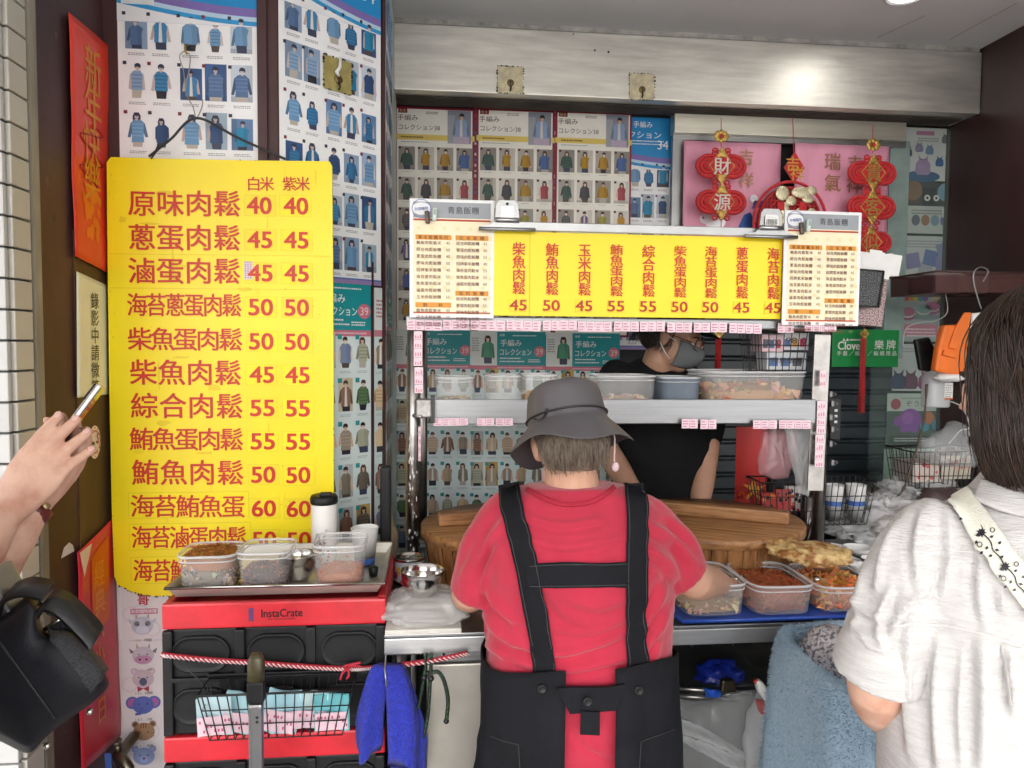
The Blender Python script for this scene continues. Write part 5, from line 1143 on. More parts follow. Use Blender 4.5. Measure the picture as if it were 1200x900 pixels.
# ------------------------------------------------------------------ what stands on the rack shelf
zsh = zs0+.013+CZ
def shelfbox(x0, x1, yt, label, Yf=2.115, d=.2, m=None, rz=0, fill=None):
    a, b = P(x0, yt, Yf), P(x1, yt, Yf); w_ = b.x-a.x; h = a.z-zsh
    t = clearbox('food_box', label, 'food box', ((a.x+b.x)/2, Yf+d/2, zsh), w_, d, h, .92, rz, m)
    if fill:
        nm, lab, cols, k, sz, n = fill; heap(nm, lab, ((a.x+b.x)/2, Yf+d/2, zsh+.002), w_*.86, d*.85, h*k, cols, n, sz, .15, rz, .5, int(x0))
    return t
shelfbox(510, 556, 443, 'clear food box at the left end of the rack shelf', d=.16, fill=('pale_bread', 'pale scraps in the leftmost box on the rack shelf', [srgb('c8b090'), srgb('d8c4a4')], .5, .008, 120))
shelfbox(570, 612, 441, 'clear food box second from the left on the rack shelf', d=.16)
shelfbox(614, 656, 440, 'clear food box of yellow crumbs beside the grey hat on the shelf', d=.16, fill=('yellow_crumbs', 'golden yellow crumbs in the shelf box next to the grey hat', [srgb('d8a83c'), srgb('c89a3a')], .6, .006, 200))
shelfbox(700, 772, 441, 'clear food box on the shelf right of the grey hat', d=.17, fill=('pale_dough', 'pale lump in the shelf box right of the grey hat', [srgb('d8c0a8'), srgb('c8a890')], .5, .010, 100))
shelfbox(775, 824, 443, 'slate blue plastic box on the rack shelf under the masked man', d=.15, m=mat('slate_box', (.10, .13, .17), .35, var=.2, vscale=10, bump=.1, bscale=20))
shelfbox(828, 952, 436, 'widest frosted food box at the right end of the rack shelf', d=.22, fill=('fried_dough', 'tan fried dough pieces in the widest box on the shelf', [srgb('c89868'), srgb('d8b088'), srgb('b88050')], .7, .022, 120))
# wire grid with printed cartons under the right price list
wg, w_, h = wirebasket('wire_basket', 'black wire grid basket of printed cartons under the right price list', 892, 388, 954, 437, 2.16, .16, .022, .0016)
rng = random.Random(14)
for i, (x0, y0, x1, y1, c, lab) in enumerate(((893, 392, 918, 412, 'd8b8c0', 'pink striped carton at the upper left of the wire grid basket'), (918, 390, 948, 410, 'd4d4d8', 'white numbered carton at the upper right of the wire grid basket'), (899, 413, 945, 433, 'c8ccd0', 'white lettered carton at the bottom of the wire grid basket'))):
    bd = Board(P(x0, y0, 2.19), 0); W = bd.uv(x1, y0)[0]; H = -bd.uv(x0, y1)[1]; g = flatmb(); g.box((W/2, .04, -H/2), (W, .08, H), srgb(c))
    for q in range(3): rect(g, W*(.05+.3*q), -H*.8, W*(.28+.3*q), -H*(.25+.2*rng.random()), .0006, rng.choice([srgb('c04060'), srgb('5a5a68'), srgb('4a6a9a'), srgb('d09a30')]))
    text(g, ('1000', '98 0', '青島飯糰')[i], W*.5, -H*.45, H*.35, .001, (.06, .06, .07), .006, w=W*.8)
    o = g.build('carton', M_print, fix=False); bd.place(o); tag(o, lab, 'carton', 'cartons in the wire grid basket')
# napkin holder beside the right price list
M_mesh = mat('black_mesh_metal', (.022, .024, .026), .4, .3, col2=(.13, .14, .145), vscale=260, thr=(.5, .6), bump=.4, bscale=260)
Yh = 2.14
def wedge(name, label, quad, Y, d, m, cat='holder'):
    c = P(*quad[0], Y); g = MB(); f = [P(*q, Y)-c for q in quad]; bk = [v+Vector((.004, d, 0)) for v in f]
    n = len(f); g.add(f+bk, [tuple(range(n)), tuple(range(n, 2*n))[::-1]]+[(i, n+i, n+(i+1) % n, (i+1) % n) for i in range(n)]); o = g.build(name, m, None, loc=c); 
    bv = o.modifiers.new('b', 'BEVEL'); bv.width = .002; bv.segments = 2
    if label: tag(o, label, cat)
    return o
nh = wedge('napkin_holder', 'black metal mesh holder stuffed with white paper bags beside the right price list', [(1001, 315), (1036, 318), (1029, 360), (1001, 358)], Yh, .07, M_mesh)
g = MB(); c = nh.location
for pq in ([(1001, 315), (1036, 318)], [(1001, 358), (1029, 360)], [(1036, 318), (1029, 360)]): g.tube([P(*pq[0], Yh-.002)-c, P(*pq[1], Yh-.002)-c], .0025, 6)
o = g.build('rim', M_blackwire, nh)
rng = random.Random(3)
nb = thing('paper_bags', 'sheaf of white paper bags sticking out of the black mesh holder', 'paper bags', P(1020, 316, Yh+.035))
for i in range(9):
    g = MB(); c = nb.location; x = 1003+i*4.6; dy = rng.uniform(-5, 4); Y = Yh+.012+.006*i
    f = [P(x, 322, Y)-c, P(x+13, 324, Y)-c, P(x+16+rng.uniform(-2, 2), 299+dy, Y)-c, P(x+3, 297+dy, Y)-c]
    g.add(f, [(0, 1, 2, 3)]); o = g.build('paper_bag', M_white, nb); o.modifiers.new('s', 'SOLIDIFY').thickness = .0015
g = MB(); c = nb.location; f = [P(1029, 322, Yh+.03)-c, P(1036, 383, Yh+.03)-c, P(1042, 300, Yh+.03)-c]
g.add([P(1034, 298, Yh+.045)-c, P(1046, 297, Yh+.045)-c, P(1041, 328, Yh+.045)-c, P(1033, 326, Yh+.045)-c], [(0, 1, 2, 3)]); o = g.build('paper_bag', M_white, nb); o.modifiers.new('s', 'SOLIDIFY').thickness = .0015
ph = wedge('mesh_holder', 'pinkish metal mesh holder hanging below the black mesh one', [(1001, 357), (1031, 360), (1037, 325), (1041, 328), (1034, 383), (1001, 380)], Yh+.075, .05, mat('pink_mesh', (.10, .06, .06), .5, .2, col2=(.46, .34, .34), vscale=240, thr=(.45, .52)))

# ------------------------------------------------------------------ lucky knots
M_redsilk = mat('red_felt', (.58, .010, .016), .6, var=.2, vscale=60, sheen=.3)
M_gold = mat('gold_trim', (.55, .36, .09), .38, .55, var=.4, vscale=60)
M_goldp = mat('gold_print', (.62, .42, .14), .5)
KYN = 2.93
def knot_root(px, py, label):
    return thing('lucky_knot', label, 'knot ornament', P(px, py, KYN), group='red Chinese lucky knots')
def kuv(t, px, py): q = P(px, py, KYN)-Vector(t.location); return q.x, q.z
S = KYN/FPX
def diamond(t, px, py, ch, col, rp=24, ring=True):
    u, v = kuv(t, px, py); r = rp*S; g = MB()
    for sg in (-1, 1):                       # heart loops at the sides
        g.tube([(u+sg*(r*.60+r*.62*math.cos(a)*1.0), 0, v+r*.52*math.sin(a)) for a in [2*math.pi*k/22 for k in range(22)]], r*.11, 6, closed=True)
        g.tube([(u+sg*(r*.60+r*.42*math.cos(a)), .001, v+r*.34*math.sin(a)) for a in [2*math.pi*k/20 for k in range(20)]], r*.10, 6, closed=True)
        g.tube([(u+sg*(r*.60+r*.22*math.cos(a)), .001, v+r*.17*math.sin(a)) for a in [2*math.pi*k/14 for k in range(14)]], r*.10, 6, closed=True)
    for sg in (-1, 1):
        for k in range(3): g.tube([(u+sg*r*(.32+.0*k)+r*.13*math.cos(a), -.001, v+(k-1)*0+sg*0+r*(.78-.0*k)*(1 if k < 2 else -1)-(.12*r if k == 1 else 0)+r*.10*math.sin(a)) for a in [2*math.pi*j/12 for j in range(12)]], r*.045, 5, closed=True)
    g.build('felt_loop', M_redsilk, t)
    g = MB(); pts = [(u, v+r*.92), (u+r*.80, v), (u, v-r*.92), (u-r*.80, v)]; g.prism(pts, -.010, -.002); g.build('diamond_pad', M_redsilk, t)
    g = MB(); k = .80
    q = [(u+(x-u)*k, v+(z-v)*k) for x, z in pts]; g.tube([(x, -.0105, z) for x, z in q], .0026, 5, closed=True)
    for sg in (-1, 1): g.sphere((u, -.0105, v+sg*r*.62), (r*.22, .002, r*.20), 8); g.sphere((u, -.011, v+sg*r*.82), (r*.10, .003, r*.10), 8); [g.sphere((u+s2*r*.16, -.0105, v+sg*r*.50), (r*.12, .002, r*.10), 8) for s2 in (-1, 1)]
    g.build('gold_border', M_gold, t)
    g = flatmb(); em(g, ch, u, v-r*.02, r*.86, .0135, col, .012); g.build('character', M_print, t, fix=False)
def flower(t, px, py, rp=10):
    u, v = kuv(t, px, py); r = rp*S; g = MB()
    for k in range(8): a = k*.785; g.sphere((u+r*.6*math.cos(a), -.004, v+r*.45*math.sin(a)), (r*.36, .004, r*.34), 8)
    g.build('gold_flower', M_gold, t); g = MB(); g.sphere((u, -.008, v), (r*.22, .004, r*.3), 8); g.build('flower_heart', M_redsilk, t)
def cordline(t, pts, r=.0016):
    g = MB(); g.tube([(kuv(t, *p)[0], -.001, kuv(t, *p)[1]) for p in pts], r, 6); g.build('cord', M_redsilk, t)
def tassel(t, px, py, y1, wpx, gold=True):
    u, v = kuv(t, px, py); v1 = kuv(t, px, y1)[1]; w_ = wpx*S; g = MB(); rng = random.Random(int(px))
    for k in range(70):
        a = rng.uniform(0, 6.283); r0 = rng.uniform(0, w_*.38); f = rng.uniform(.95, 1.15)
        g.tube([(u+r0*math.cos(a), r0*math.sin(a)*.6, v), (u+r0*1.05*math.cos(a), r0*math.sin(a)*.7, (v+v1)/2), (u+r0*f*1.12*math.cos(a)+rng.uniform(-.001, .001), r0*f*math.sin(a), v1+rng.uniform(-.004, .006))], .0013, 4)
    g.build('tassel', M_redsilk, t)
    if gold:
        g = MB(); r = wpx*.75*S; g.prism([(u, v+r*1.5), (u+r*.95, v+r*.5), (u, v-r*.55), (u-r*.95, v+r*.5)], -.008, -.002); g.build('gold_charm', M_gold, t)
        g = flatmb(); em(g, '福', u, v+r*.5, r*1.1, .0088, srgb('7a4a12'), .0); g.build('charm_print', M_print, t, fix=False)
Wh = srgb('e6dcd0'); Gd = srgb('b08848')
t = knot_root(845, 140, 'red lucky knot of two diamonds reading wealth source, left of the pink banners'); cordline(t, [(845, 138), (845, 172)]); flower(t, 845, 160); diamond(t, 845, 195, '財', Wh); diamond(t, 845, 237, '源', Wh); cordline(t, [(845, 255), (843, 388)]); tassel(t, 842, 393, 434, 9)
t = knot_root(1022, 145, 'red lucky knot of three stacked diamonds, the rightmost of the hanging knots'); cordline(t, [(1023, 146), (1022, 180)]); flower(t, 1023, 170); diamond(t, 1022, 203, '貴', Gd); diamond(t, 1021, 243, '客', Gd); diamond(t, 1019, 284, '似', Gd, 22); cordline(t, [(1018, 300), (1012, 388)]); tassel(t, 1012, 394, 483, 8.5)
t = knot_root(929, 142, 'round red lattice fan charm with gold clouds hanging between the two lucky knots')
g = MB(); g.tube([(kuv(t, 929, 138)[0], -.001, kuv(t, 929, 138)[1]), (kuv(t, 930, 180)[0], -.001, kuv(t, 930, 180)[1])], .002, 6); g.build('cord', M_redsilk, t)
u, v = kuv(t, 930, 197); r = 17*S; g = MB(); g.prism([(u, v+r*1.1), (u+r*.75, v), (u, v-r*1.1), (u-r*.75, v)], -.008, -.002); g.build('diamond_pad', M_redsilk, t)
g = flatmb(); em(g, '吉', u-r*.15, v+r*.25, r*1.05, .010, srgb('d8a840'), .0); em(g, '祥', u+r*.2, v-r*.4, r*1.05, .0104, srgb('d8a840'), .0); g.build('character', M_print, t, fix=False)
u, v = kuv(t, 926, 262); rx, rz = 46*S, 50*S; g = MB()
g.tube([(u+rx*math.cos(a), 0, v+rz*math.sin(a)) for a in [2*math.pi*k/40 for k in range(40)]], .006, 8, closed=True); g.tube([(u+rx*.86*math.cos(a), 0, v+rz*.86*math.sin(a)) for a in [2*math.pi*k/40 for k in range(40)]], .003, 6, closed=True)
for i in range(-7, 8):
    c = i/8; hx = rx*.86*math.sqrt(max(0, 1-c*c)); hz = rz*.86*math.sqrt(max(0, 1-c*c)); g.tube([(u-hx, .001, v+c*rz*.86), (u+hx, .001, v+c*rz*.86)], .0014, 5); g.tube([(u+c*rx*.86, .001, v-hz), (u+c*rx*.86, .001, v+hz)], .0014, 5)
g.build('lattice', M_redsilk, t)
g = MB(); g.prism([(u+rx*.9*math.cos(a), v+rz*.9*math.sin(a)) for a in [2*math.pi*k/40 for k in range(40)]], .006, .010); g.build('felt_backing', mat('deep_red_felt', (.30, .008, .012), .7), t)
g = MB(); [g.tube([(u+rx*q*math.cos(a), -.003, v+rz*q*math.sin(a)) for a in [R(20)+R(140)*k/24 for k in range(25)]], .004, 6) for q in (.66, .48)]; [g.prism([(u+sg*.032, v+.050), (u+sg*.060, v+.050), (u+sg*.060, v+.085), (u+sg*.032, v+.085)], -.012, -.004) for sg in (-1, 1)]; g.build('paper_scroll', M_redsilk, t)
m_glit = mat('gold_glitter', (.45, .36, .18), .4, .5, col2=(.85, .80, .60), vscale=420, thr=(.45, .55))
g = MB()
for px, py, a_, b_ in ((916, 227, 9, 9), (939, 226, 14, 7), (950, 224, 7, 6), (926, 236, 7, 6), (946, 234, 8, 5), (919, 246, 6, 9), (938, 250, 8, 7), (915, 258, 8, 6), (950, 252, 7, 8)):
    x, z = kuv(t, px, py); g.sphere((x, -.007, z), (a_*S, .005, b_*S), 14)
g.build('gold_cloud', m_glit, t)

# ------------------------------------------------------------------ right half of the counter
YB_ = 1.668
M_bluet = mat('blue_plastic_tray', (.02, .075, .40), .3, var=.15, vscale=10)
ta, tb_ = PZ(798, 733, CZ+.004), PZ(1010, 728, CZ+.004)
tr = thing('blue_tray', 'flat blue plastic tray under the three food boxes', 'tray', ((ta.x+tb_.x)/2+.02, 1.775, CZ+.001)); W = tb_.x-ta.x+.02
g = MB(); g.box((0, 0, .004), (W, .24, .006), bev=.002); g.build('plate', M_bluet, tr)
g = MB(); g.tube([(-W/2, -.12, .006), (W/2, -.12, .006), (W/2, .12, .010), (-W/2-.02, .12, .012), (-W/2-.03, .02, .012)], .005, 8, closed=True); g.build('rolled_edge', M_bluet, tr)
zb2 = CZ+.009
def counter_box(x0, x1, yt, label, Yf, d, rz=0, fill=None, seed=1):
    a, b = P(x0, yt, Yf), P(x1, yt, Yf); w_ = b.x-a.x; h = a.z-zb2
    t = clearbox('food_box', label, 'food box', ((a.x+b.x)/2, Yf+d/2, zb2), w_, d, h, .93, rz)
    for f in fill or []:
        nm, lab, cols, k, sz, n, md, st = f; heap(nm, lab, ((a.x+b.x)/2, Yf+d/2, zb2+.003), w_*.86, d*.86, h*k, cols, n, sz, md, rz, .5, seed, strand=st)
    return (a.x+b.x)/2, w_, h
counter_box(803, 879, 688, 'clear food box with a few crumbs, next to the elbow of the woman in red', YB_, .19, R(1), [('crumbs', 'pale brown crumbs low in the food box at the red sleeve', [srgb('c09a6c'), srgb('a8805a'), srgb('d8b890')], .30, .008, 180, .5, False)], 4)
c_b = counter_box(885, 959, 689, 'clear food box of reddish floss, middle one of the three on the blue tray', YB_-.005, .20, R(0), [('red_floss', 'reddish brown meat floss filling the middle box on the blue tray', [srgb('a85430'), srgb('c4703e'), srgb('8a4022'), srgb('b8643a')], .82, .007, 900, .05, True)], 5)
c_c = counter_box(963, 1036, 690, 'clear food box of fried crisps at the right end of the blue tray', YB_, .20, R(-1), [('fried_crisps', 'orange brown crisp pieces in the right box on the blue tray', [srgb('c87a34'), srgb('d89a50'), srgb('a85a2a'), srgb('c88a58')], .85, .016, 320, .1, False)], 6)
# fried dough sheet lying over the boxes, tongs, scoop
q = P(948, 667, YB_+.14); 
def dough(d):
    return Vector((math.copysign(abs(d.x)**.75, d.x), math.copysign(abs(d.y)**.75, d.y), d.z))*(1+.34*nz(d.x*2.6+3, d.y*2.6, d.z)+.16*nz(d.x*8, d.y*8, d.z*8)+.06*nz(d.x*22, d.y*22, d.z*22))+Vector((0, 0, .35*d.x*d.x+.4*nz(d.x*2, d.y*2, 5)))
blob('fried_dough_sheet', (q.x, q.y, CZ+.118), (.096, .055, .020), dough, mat('fried_dough', (.30, .11, .018), .45, col2=(.70, .50, .22), vscale=34, bump=1, bscale=110, thr=(.40, .58)), 60, 26, 'crisp golden fried dough sheet laid over the right food boxes', 'fried dough', rot=(R(8), R(5), R(-8)))
def tongs(label, a, b, w_=.012):
    d = (b-a); t = thing('tongs', label, 'tongs', a, group='steel tongs in the food boxes'); g = MB()
    for sg in (-1, 1): sd = Vector((-d.y, d.x, 0)).normalized()*w_*sg; g.tube([Vector((0, 0, 0)), d*.2+sd, d*.75+sd*.9, d], [.005, .006, .005, .004], 8)
    g.build('arms', M_foil, t); g = MB(); g.tube([d*.97, d*1.12], .008, 12); g.build('end_cap', M_foil, t)
tongs('steel tongs lying in the food box at the red sleeve', P(846, 680, 1.80), P(868, 678, 1.74))
tongs('steel tongs standing in the box under the fried dough sheet', P(962, 700, 1.80), P(957, 680, 1.75), .006)
# paper cups and lids behind the boxes
for i, (px, py, r, h, lab) in enumerate(((976, 640, .040, .06, 'white paper bowl just right of the right rack post'), (1006, 641, .044, .058, 'open white paper bowl in the back row behind the fried dough sheet'), (989, 658, .043, .05, 'white paper bowl directly behind the fried dough sheet'), (1009, 664, .036, .05, 'front white paper bowl nearest the white blouse'), (1024, 654, .034, .05, 'white paper bowl half hidden behind the white blouse'))):
    Y = (2.14, 2.16, 2.04, 1.98, 2.04)[i]; p = P(px, py, Y); paper_cup((p.x, Y, CZ+.002), r, max(.03, p.z-CZ-.002), lab, False, group='white paper bowls on the counter')
# steel rods leaning on the right post
rd = thing('steel_rods', 'bundle of steel tubes leaning against the right rack post', 'rods', PZ(942, 655, CZ))
for x0, y0, x1, y1, Y in ((940, 655, 957, 600, 2.27), (946, 657, 958, 605, 2.24), (953, 655, 956, 585, 2.22)):
    g = MB(); g.tube([P(x0, y0, Y-.02)-rd.location, P(x1, y1, Y)-rd.location], .0095, 10); g.build('rod', M_steelV, rd)
g = MB(); g.tube([P(944, 650, 2.3)-rd.location, P(948, 583, 2.3)-rd.location], .0125, 12); g.build('rod', M_steelV, rd)
# wire basket with cups, right and left of the post
wb2, w_, h = wirebasket('wire_basket', 'black wire basket of paper cups slung behind the right rack post', 893, 566, 1026, 615, 2.27, .12, .021, .0015)
for i, (px, lab) in enumerate(((978, 'left tall stack of white paper cups with blue bands in the black basket'), (1004, 'right tall stack of white paper cups with blue bands in the black basket'))):
    p = P(px, 610, 2.32); h_ = P(px, 568, 2.32).z-wb2.location.z; paper_cup((p.x, 2.33, wb2.location.z+.003), .032, h_-.004, lab, True, group='paper cup stacks in the black basket', zb0=.44)
rng = random.Random(7)
for i, (px, py, lab) in enumerate(((902, 596, 'red dark patterned packet at the left end of the cup basket'), (918, 592, 'pinkish red packet in the cup basket left of the post'), (930, 588, 'white and black packet in the cup basket beside the post'))):
    bd = Board(P(px-9, py-18, 2.31+.012*i), 0); g = flatmb(); W, H = .055, .085; g.box((W/2, .008, -H/2), (W, .016, H), srgb(('a82a20', 'b85050', 'c8c0bc')[i]))
    for k in range(14): disc(g, rng.uniform(.005, W-.005), -rng.uniform(.005, H-.005), rng.uniform(.003, .009), .0006+.0001*k, rng.choice([srgb('1c1416'), srgb('e07a20'), srgb('2a1a1a'), srgb('c03030')]), 8)
    o = g.build('snack_packet', M_print, fix=False); bd.place(o); tag(o, lab, 'packet', 'packets in the cup basket')
# red dragon-flame paper
bd = Board(P(863, 500, 2.62), 0); W = bd.uv(906, 500)[0]; H = -bd.uv(863, 612)[1]; g = flatmb(); sheetbox(g, W, H, srgb('c8201c')); rng = random.Random(17)
rect(g, 0, -H, W, -H*.62, .0005, srgb('b81c14'))
for k in range(22):
    x, y = rng.uniform(.1, .95)*W, -H*rng.uniform(.60, 1.0); c = rng.choice([srgb('e89a20'), srgb('e0701a'), srgb('f0b440'), srgb('8a1414')]); r = rng.uniform(.010, .026)
    pts = []
    for j in range(14): a = j/13*4.4; rr = r*(1-.6*j/13); pts.append((x+rr*math.cos(a), -.0008-.00012*k, y+rr*math.sin(a)))
    g.tube(pts, [.0030*(1-.8*j/13)+.0003 for j in range(14)], 4, c)
pol(g, [(W*.48, -H*.52), (W*.56, -H*.62), (W*.78, -H*.62), (W*.62, -H*.68), (W*.70, -H*.78), (W*.50, -H*.70), (W*.30, -H*.76), (W*.40, -H*.66), (W*.2, -H*.6), (W*.42, -H*.61)], .0045, srgb('f0a030'))
o = g.build('red_paper', M_print, fix=False); bd.place(o); tag(o, 'red New Year paper with golden flames hanging right of the man', 'paper')
# plastic bags hanging by the post
def hangbag(name, label, pts_px, Y, d, m, seed, cat='bag'):
    """a limp bag: an outline read from its silhouette, puffed in depth and wrinkled"""
    c = P(*pts_px[0], Y); n = len(pts_px); top = [P(*p, Y)-c for p in pts_px]
    cen = sum(top, Vector())/n; g = MB(); rings = []
    for lv, dy in ((.05, -1.0), (.18, -.98), (.32, -.95), (.46, -.88), (.6, -.78), (.73, -.64), (.85, -.46), (.94, -.24), (1.0, 0), (.9, .36), (.6, .75), (.3, .95), (.05, 1.0)):
        ring = []
        for i in range(n*7):
            f = i/7; a_, b_ = top[int(f) % n], top[(int(f)+1) % n]; q = a_+(b_-a_)*(f % 1); v = cen+(q-cen)*lv
            k = nz(v.x*28+seed, v.z*12, dy*1.5); v = v+Vector((.006*k, dy*d/2*(1+.7*nz(v.x*30+seed, v.z*9, 2))-.016*abs(nz(v.x*46, v.z*16, seed))-.010*abs(nz(v.x*90+3, v.z*40, seed+2)), .004*k)); ring.append(v)
        rings.append(ring)
    g.loft(rings, caps=True); o = g.build(name, m, None, loc=c); tag(o, label, cat); return o
hangbag('plastic_bag', 'pinkish plastic bag of pink paper hanging left of the right post', [(893, 504), (920, 500), (935, 505), (930, 540), (922, 560), (905, 562), (890, 555), (888, 540)], 2.22, .07, mat('pink_bag', (.62, .34, .37), .28, alpha=.42), 2)
hangbag('plastic_bag', 'clear crumpled plastic bag hanging against the right post', [(918, 500), (954, 500), (953, 530), (950, 570), (944, 582), (934, 578), (930, 555), (922, 530)], 2.19, .05, M_bagw, 5)
# small black clipped device right of the post
wedge('card_reader', 'small black device clipped right of the right rack post', [(971, 466), (986, 467), (985, 516), (973, 515)], 2.22, .02, M_black, 'device')
g = flatmb(); bd = Board(P(975, 475, 2.219), 0)
for k in range(3): rect(g, .008, -.02-.018*k, .018, -.012-.018*k, .002, (.6, .6, .62))
o = g.build('label_mark', M_print, fix=False); bd.place(o); w_o = bpy.data.objects['card_reader']; bpy.context.view_layer.update(); o.parent = w_o; o.matrix_parent_inverse = w_o.matrix_world.inverted()
cl_m = mat('binder_clip_metal', (.16, .16, .165), .4, .9)
for i in range(6):
    p = P(973+(i % 2)*2, (462, 473, 489, 503, 520, 542)[i], 2.165); g = MB(); g.box((0, 0, 0), (.012, .016, .02), bev=.004); g.tube([(.006, -.004, -.006), (.016, -.006, 0), (.006, -.004, .006)], .002, 6); o = g.build('clip', cl_m, None, loc=p); tag(o, ['uppermost small clip', 'second small clip from the top', 'third small clip from the top', 'fourth small clip from the top', 'fifth small clip from the top', 'lowest small clip'][i]+' on the edge of the right rack post', 'clip', 'small clips along the right post')
# pile of clear bags and boxes behind, right
Yq = 2.42
blob('plastic_bags', tuple(P(1032, 612, Yq)), (.19, .14, .095), crumple(2, .34, 3.2, .9), M_bagw, 120, 70, 'heap of crumpled clear plastic bags behind the cup basket', 'bags')
blob('plastic_bags', tuple(P(1078, 578, 2.6)), (.16, .12, .075), crumple(6, .34, 3.4, .9), M_bagw, 120, 70, 'crumpled clear plastic bag under the wire basket of paper boxes', 'bags')
bb = MB(); bb.box((0, 0, 0), (.62, .46, .14), bev=.01); o = bb.build('storage_crate', mat('brown_crate', (.10, .055, .042), .5, var=.3, vscale=10), None, loc=(P(1085, 640, 2.5).x+.02, 2.58, CZ+.02)); tag(o, 'low brown crate under the heap of clear bags', 'crate')
o2 = MB(); o2.box((0, 0, 0), (.50, .44, .78), bev=.01); o = o2.build('side_cabinet', M_black, None, loc=(P(1085, 640, 2.5).x+.06, 2.60, .39)); tag(o, 'dark side cabinet behind the counter carrying the brown crate', 'cabinet')
hangbag('dark_bag', 'dark brown bag lying on the heap of clear plastic', [(1068, 590), (1085, 572), (1118, 570), (1130, 582), (1120, 600), (1085, 602)], 2.5, .12, mat('dark_bag_cloth', (.07, .045, .045), .5, bump=.4, bscale=10), 3)
rng = random.Random(2)
wb3, w_, h = wirebasket('wire_basket', 'black wire basket of wrapped boxes in front of the window at right', 1071, 530, 1150, 572, 2.5, .17, .020, .0016)
l3 = wb3.location
for i, (u, zz, sx, sz, c, lab) in enumerate(((.27, .02, .11, .07, 'd0c4bc', 'white box with red flowers inside the right wire basket'), (.68, .03, .12, .085, 'c8c0b0', 'larger wrapped carton at the right of the wire basket'))):
    g = flatmb(); g.box((0, 0, 0), (sx, .12, sz), srgb(c))
    for k in range(12): disc(g, rng.uniform(-.45, .45)*sx, rng.uniform(-.42, .42)*sz, rng.uniform(.004, .009), .0605+.0001*k, rng.choice([srgb('b8485a'), srgb('c86a70'), srgb('d8b0a0')]), 8)
    o = g.build('wrapped_box', M_print, None, loc=(l3.x+u*w_, l3.y+.085, l3.z+zz+sz/2), fix=False); tag(o, lab, 'box', 'boxes in the right wire basket')
hangbag('plastic_bag', 'clear bag pulled over the boxes in the right wire basket', [(1073, 534), (1080, 516), (1110, 500), (1118, 492), (1128, 496), (1130, 515), (1146, 530), (1140, 548), (1090, 546)], 2.49, .15, M_bag, 8)
# bracket tray with parcels on the maroon wall, hook, orange bag, bottle, phone
M_brntr = mat('brown_translucent', (.12, .055, .05), .25, alpha=.55)
c0 = P(1097, 330, 2.45)
at_ = thing('wall_tray', 'brown see-through plastic tray on the maroon wall above the orange bag', 'tray', c0)
zt_, zbm = P(1097, 318, 2.45).z-c0.z, P(1097, 343, 2.45).z-c0.z; xe = 2.195-c0.x
g = MB(); f = [(0, 0, zbm), (xe, 0, zbm+.008), (xe+.0, 0, zt_), (-.004, 0, zt_)]; bk = [(x, .26, z) for x, y, z in f]
g.add(f+bk, [(0, 1, 2, 3), (4, 5, 6, 7), (0, 1, 5, 4), (0, 3, 7, 4), (1, 2, 6, 5)]); o = g.build('tray_shell', M_brntr, at_); o.modifiers.new('s', 'SOLIDIFY').thickness = .003
g = MB(); g.tube([(-.004, 0, zt_), (xe, 0, zt_), (xe, .26, zt_), (-.004, .26, zt_)], .004, 6, closed=True); g.build('rim', mat('brown_rim', (.06, .03, .03), .3), at_)
for i, (u, c, lab) in enumerate(((.10, '6a5878', 'dull purple parcel in the brown wall tray'), (.22, 'b8a09a', 'pale pinkish box in the brown wall tray'))):
    g = MB(); g.box((0, 0, 0), (.10, .14, .062), srgb(c), bev=.008); o = g.build('parcel', M_plain, None, loc=(c0.x+u-.03, c0.y+.12, c0.z+zbm+.036)); tag(o, lab, 'parcel', 'parcels in the wall tray')
blob('white_cloth', (c0.x+.10, c0.y+.12, c0.z+zt_-.0), (.08, .06, .016), crumple(4, .3, 2), M_white, 30, 14, 'crumpled white cloth peeking over the brown wall tray', 'cloth')
Yo = 2.40
g = MB(); c = P(1143, 318, Yo+.04); g.tube(spline([P(*q, Yo+.03)-c for q in ((1152, 330), (1158, 318), (1150, 313), (1142, 318), (1141, 330), (1146, 350), (1150, 362))], 40), .0022, 6); o = g.build('wire_hook', M_alu, None, loc=c); tag(o, 'bent steel wire hook over the brown wall tray', 'hook')
og = MB(); quad = [(1103, 388), (1140, 366), (1137, 410), (1128, 441), (1095, 436), (1099, 410)]
M_or = mat('orange_nonwoven', (.74, .16, .02), .6, var=.12, vscale=10, bump=.3, bscale=16)
ob_ = thing('orange_bag', 'orange non-woven pouch hanging from the tray hook at right', 'bag', P(1120, 400, Yo))
def pf(pts, Y, d, nm, m, par, bev=.004):
    g = MB(); c = Vector(par.location); f = [P(*q, Y)-c for q in pts]; n = len(f); bk = [v+Vector((0, d, 0)) for v in f]
    g.add(f+bk, [tuple(range(n)), tuple(range(n, 2*n))[::-1]]+[(i, n+i, n+(i+1) % n, (i+1) % n) for i in range(n)]); o = g.build(nm, m, par); b = o.modifiers.new('b', 'BEVEL'); b.width = bev; b.segments = 2; return o
pf([(1107, 381), (1137, 380), (1137, 410), (1129, 441), (1096, 435), (1100, 408)], Yo, .032, 'pouch', M_or, ob_, .009)
pf([(1120, 384), (1131, 366), (1139, 366), (1136, 386), (1122, 410), (1112, 408)], Yo-.008, .010, 'strap', M_or, ob_)
pf([(1107, 410), (1124, 413), (1121, 420), (1105, 416)], Yo-.010, .008, 'tab', M_or, ob_, .002)
hangbag('white_bag', 'white plastic bag hanging just behind the orange pouch', [(1138, 367), (1148, 366), (1156, 374), (1150, 384), (1145, 400), (1139, 410), (1136, 390)], Yo+.03, .04, M_white, 6)
blob('white_cloth', tuple(P(1113, 442, Yo+.03)), (.055, .04, .018), crumple(9, .2, 2), M_white, 24, 12, 'white cloth folded under the orange pouch', 'cloth')
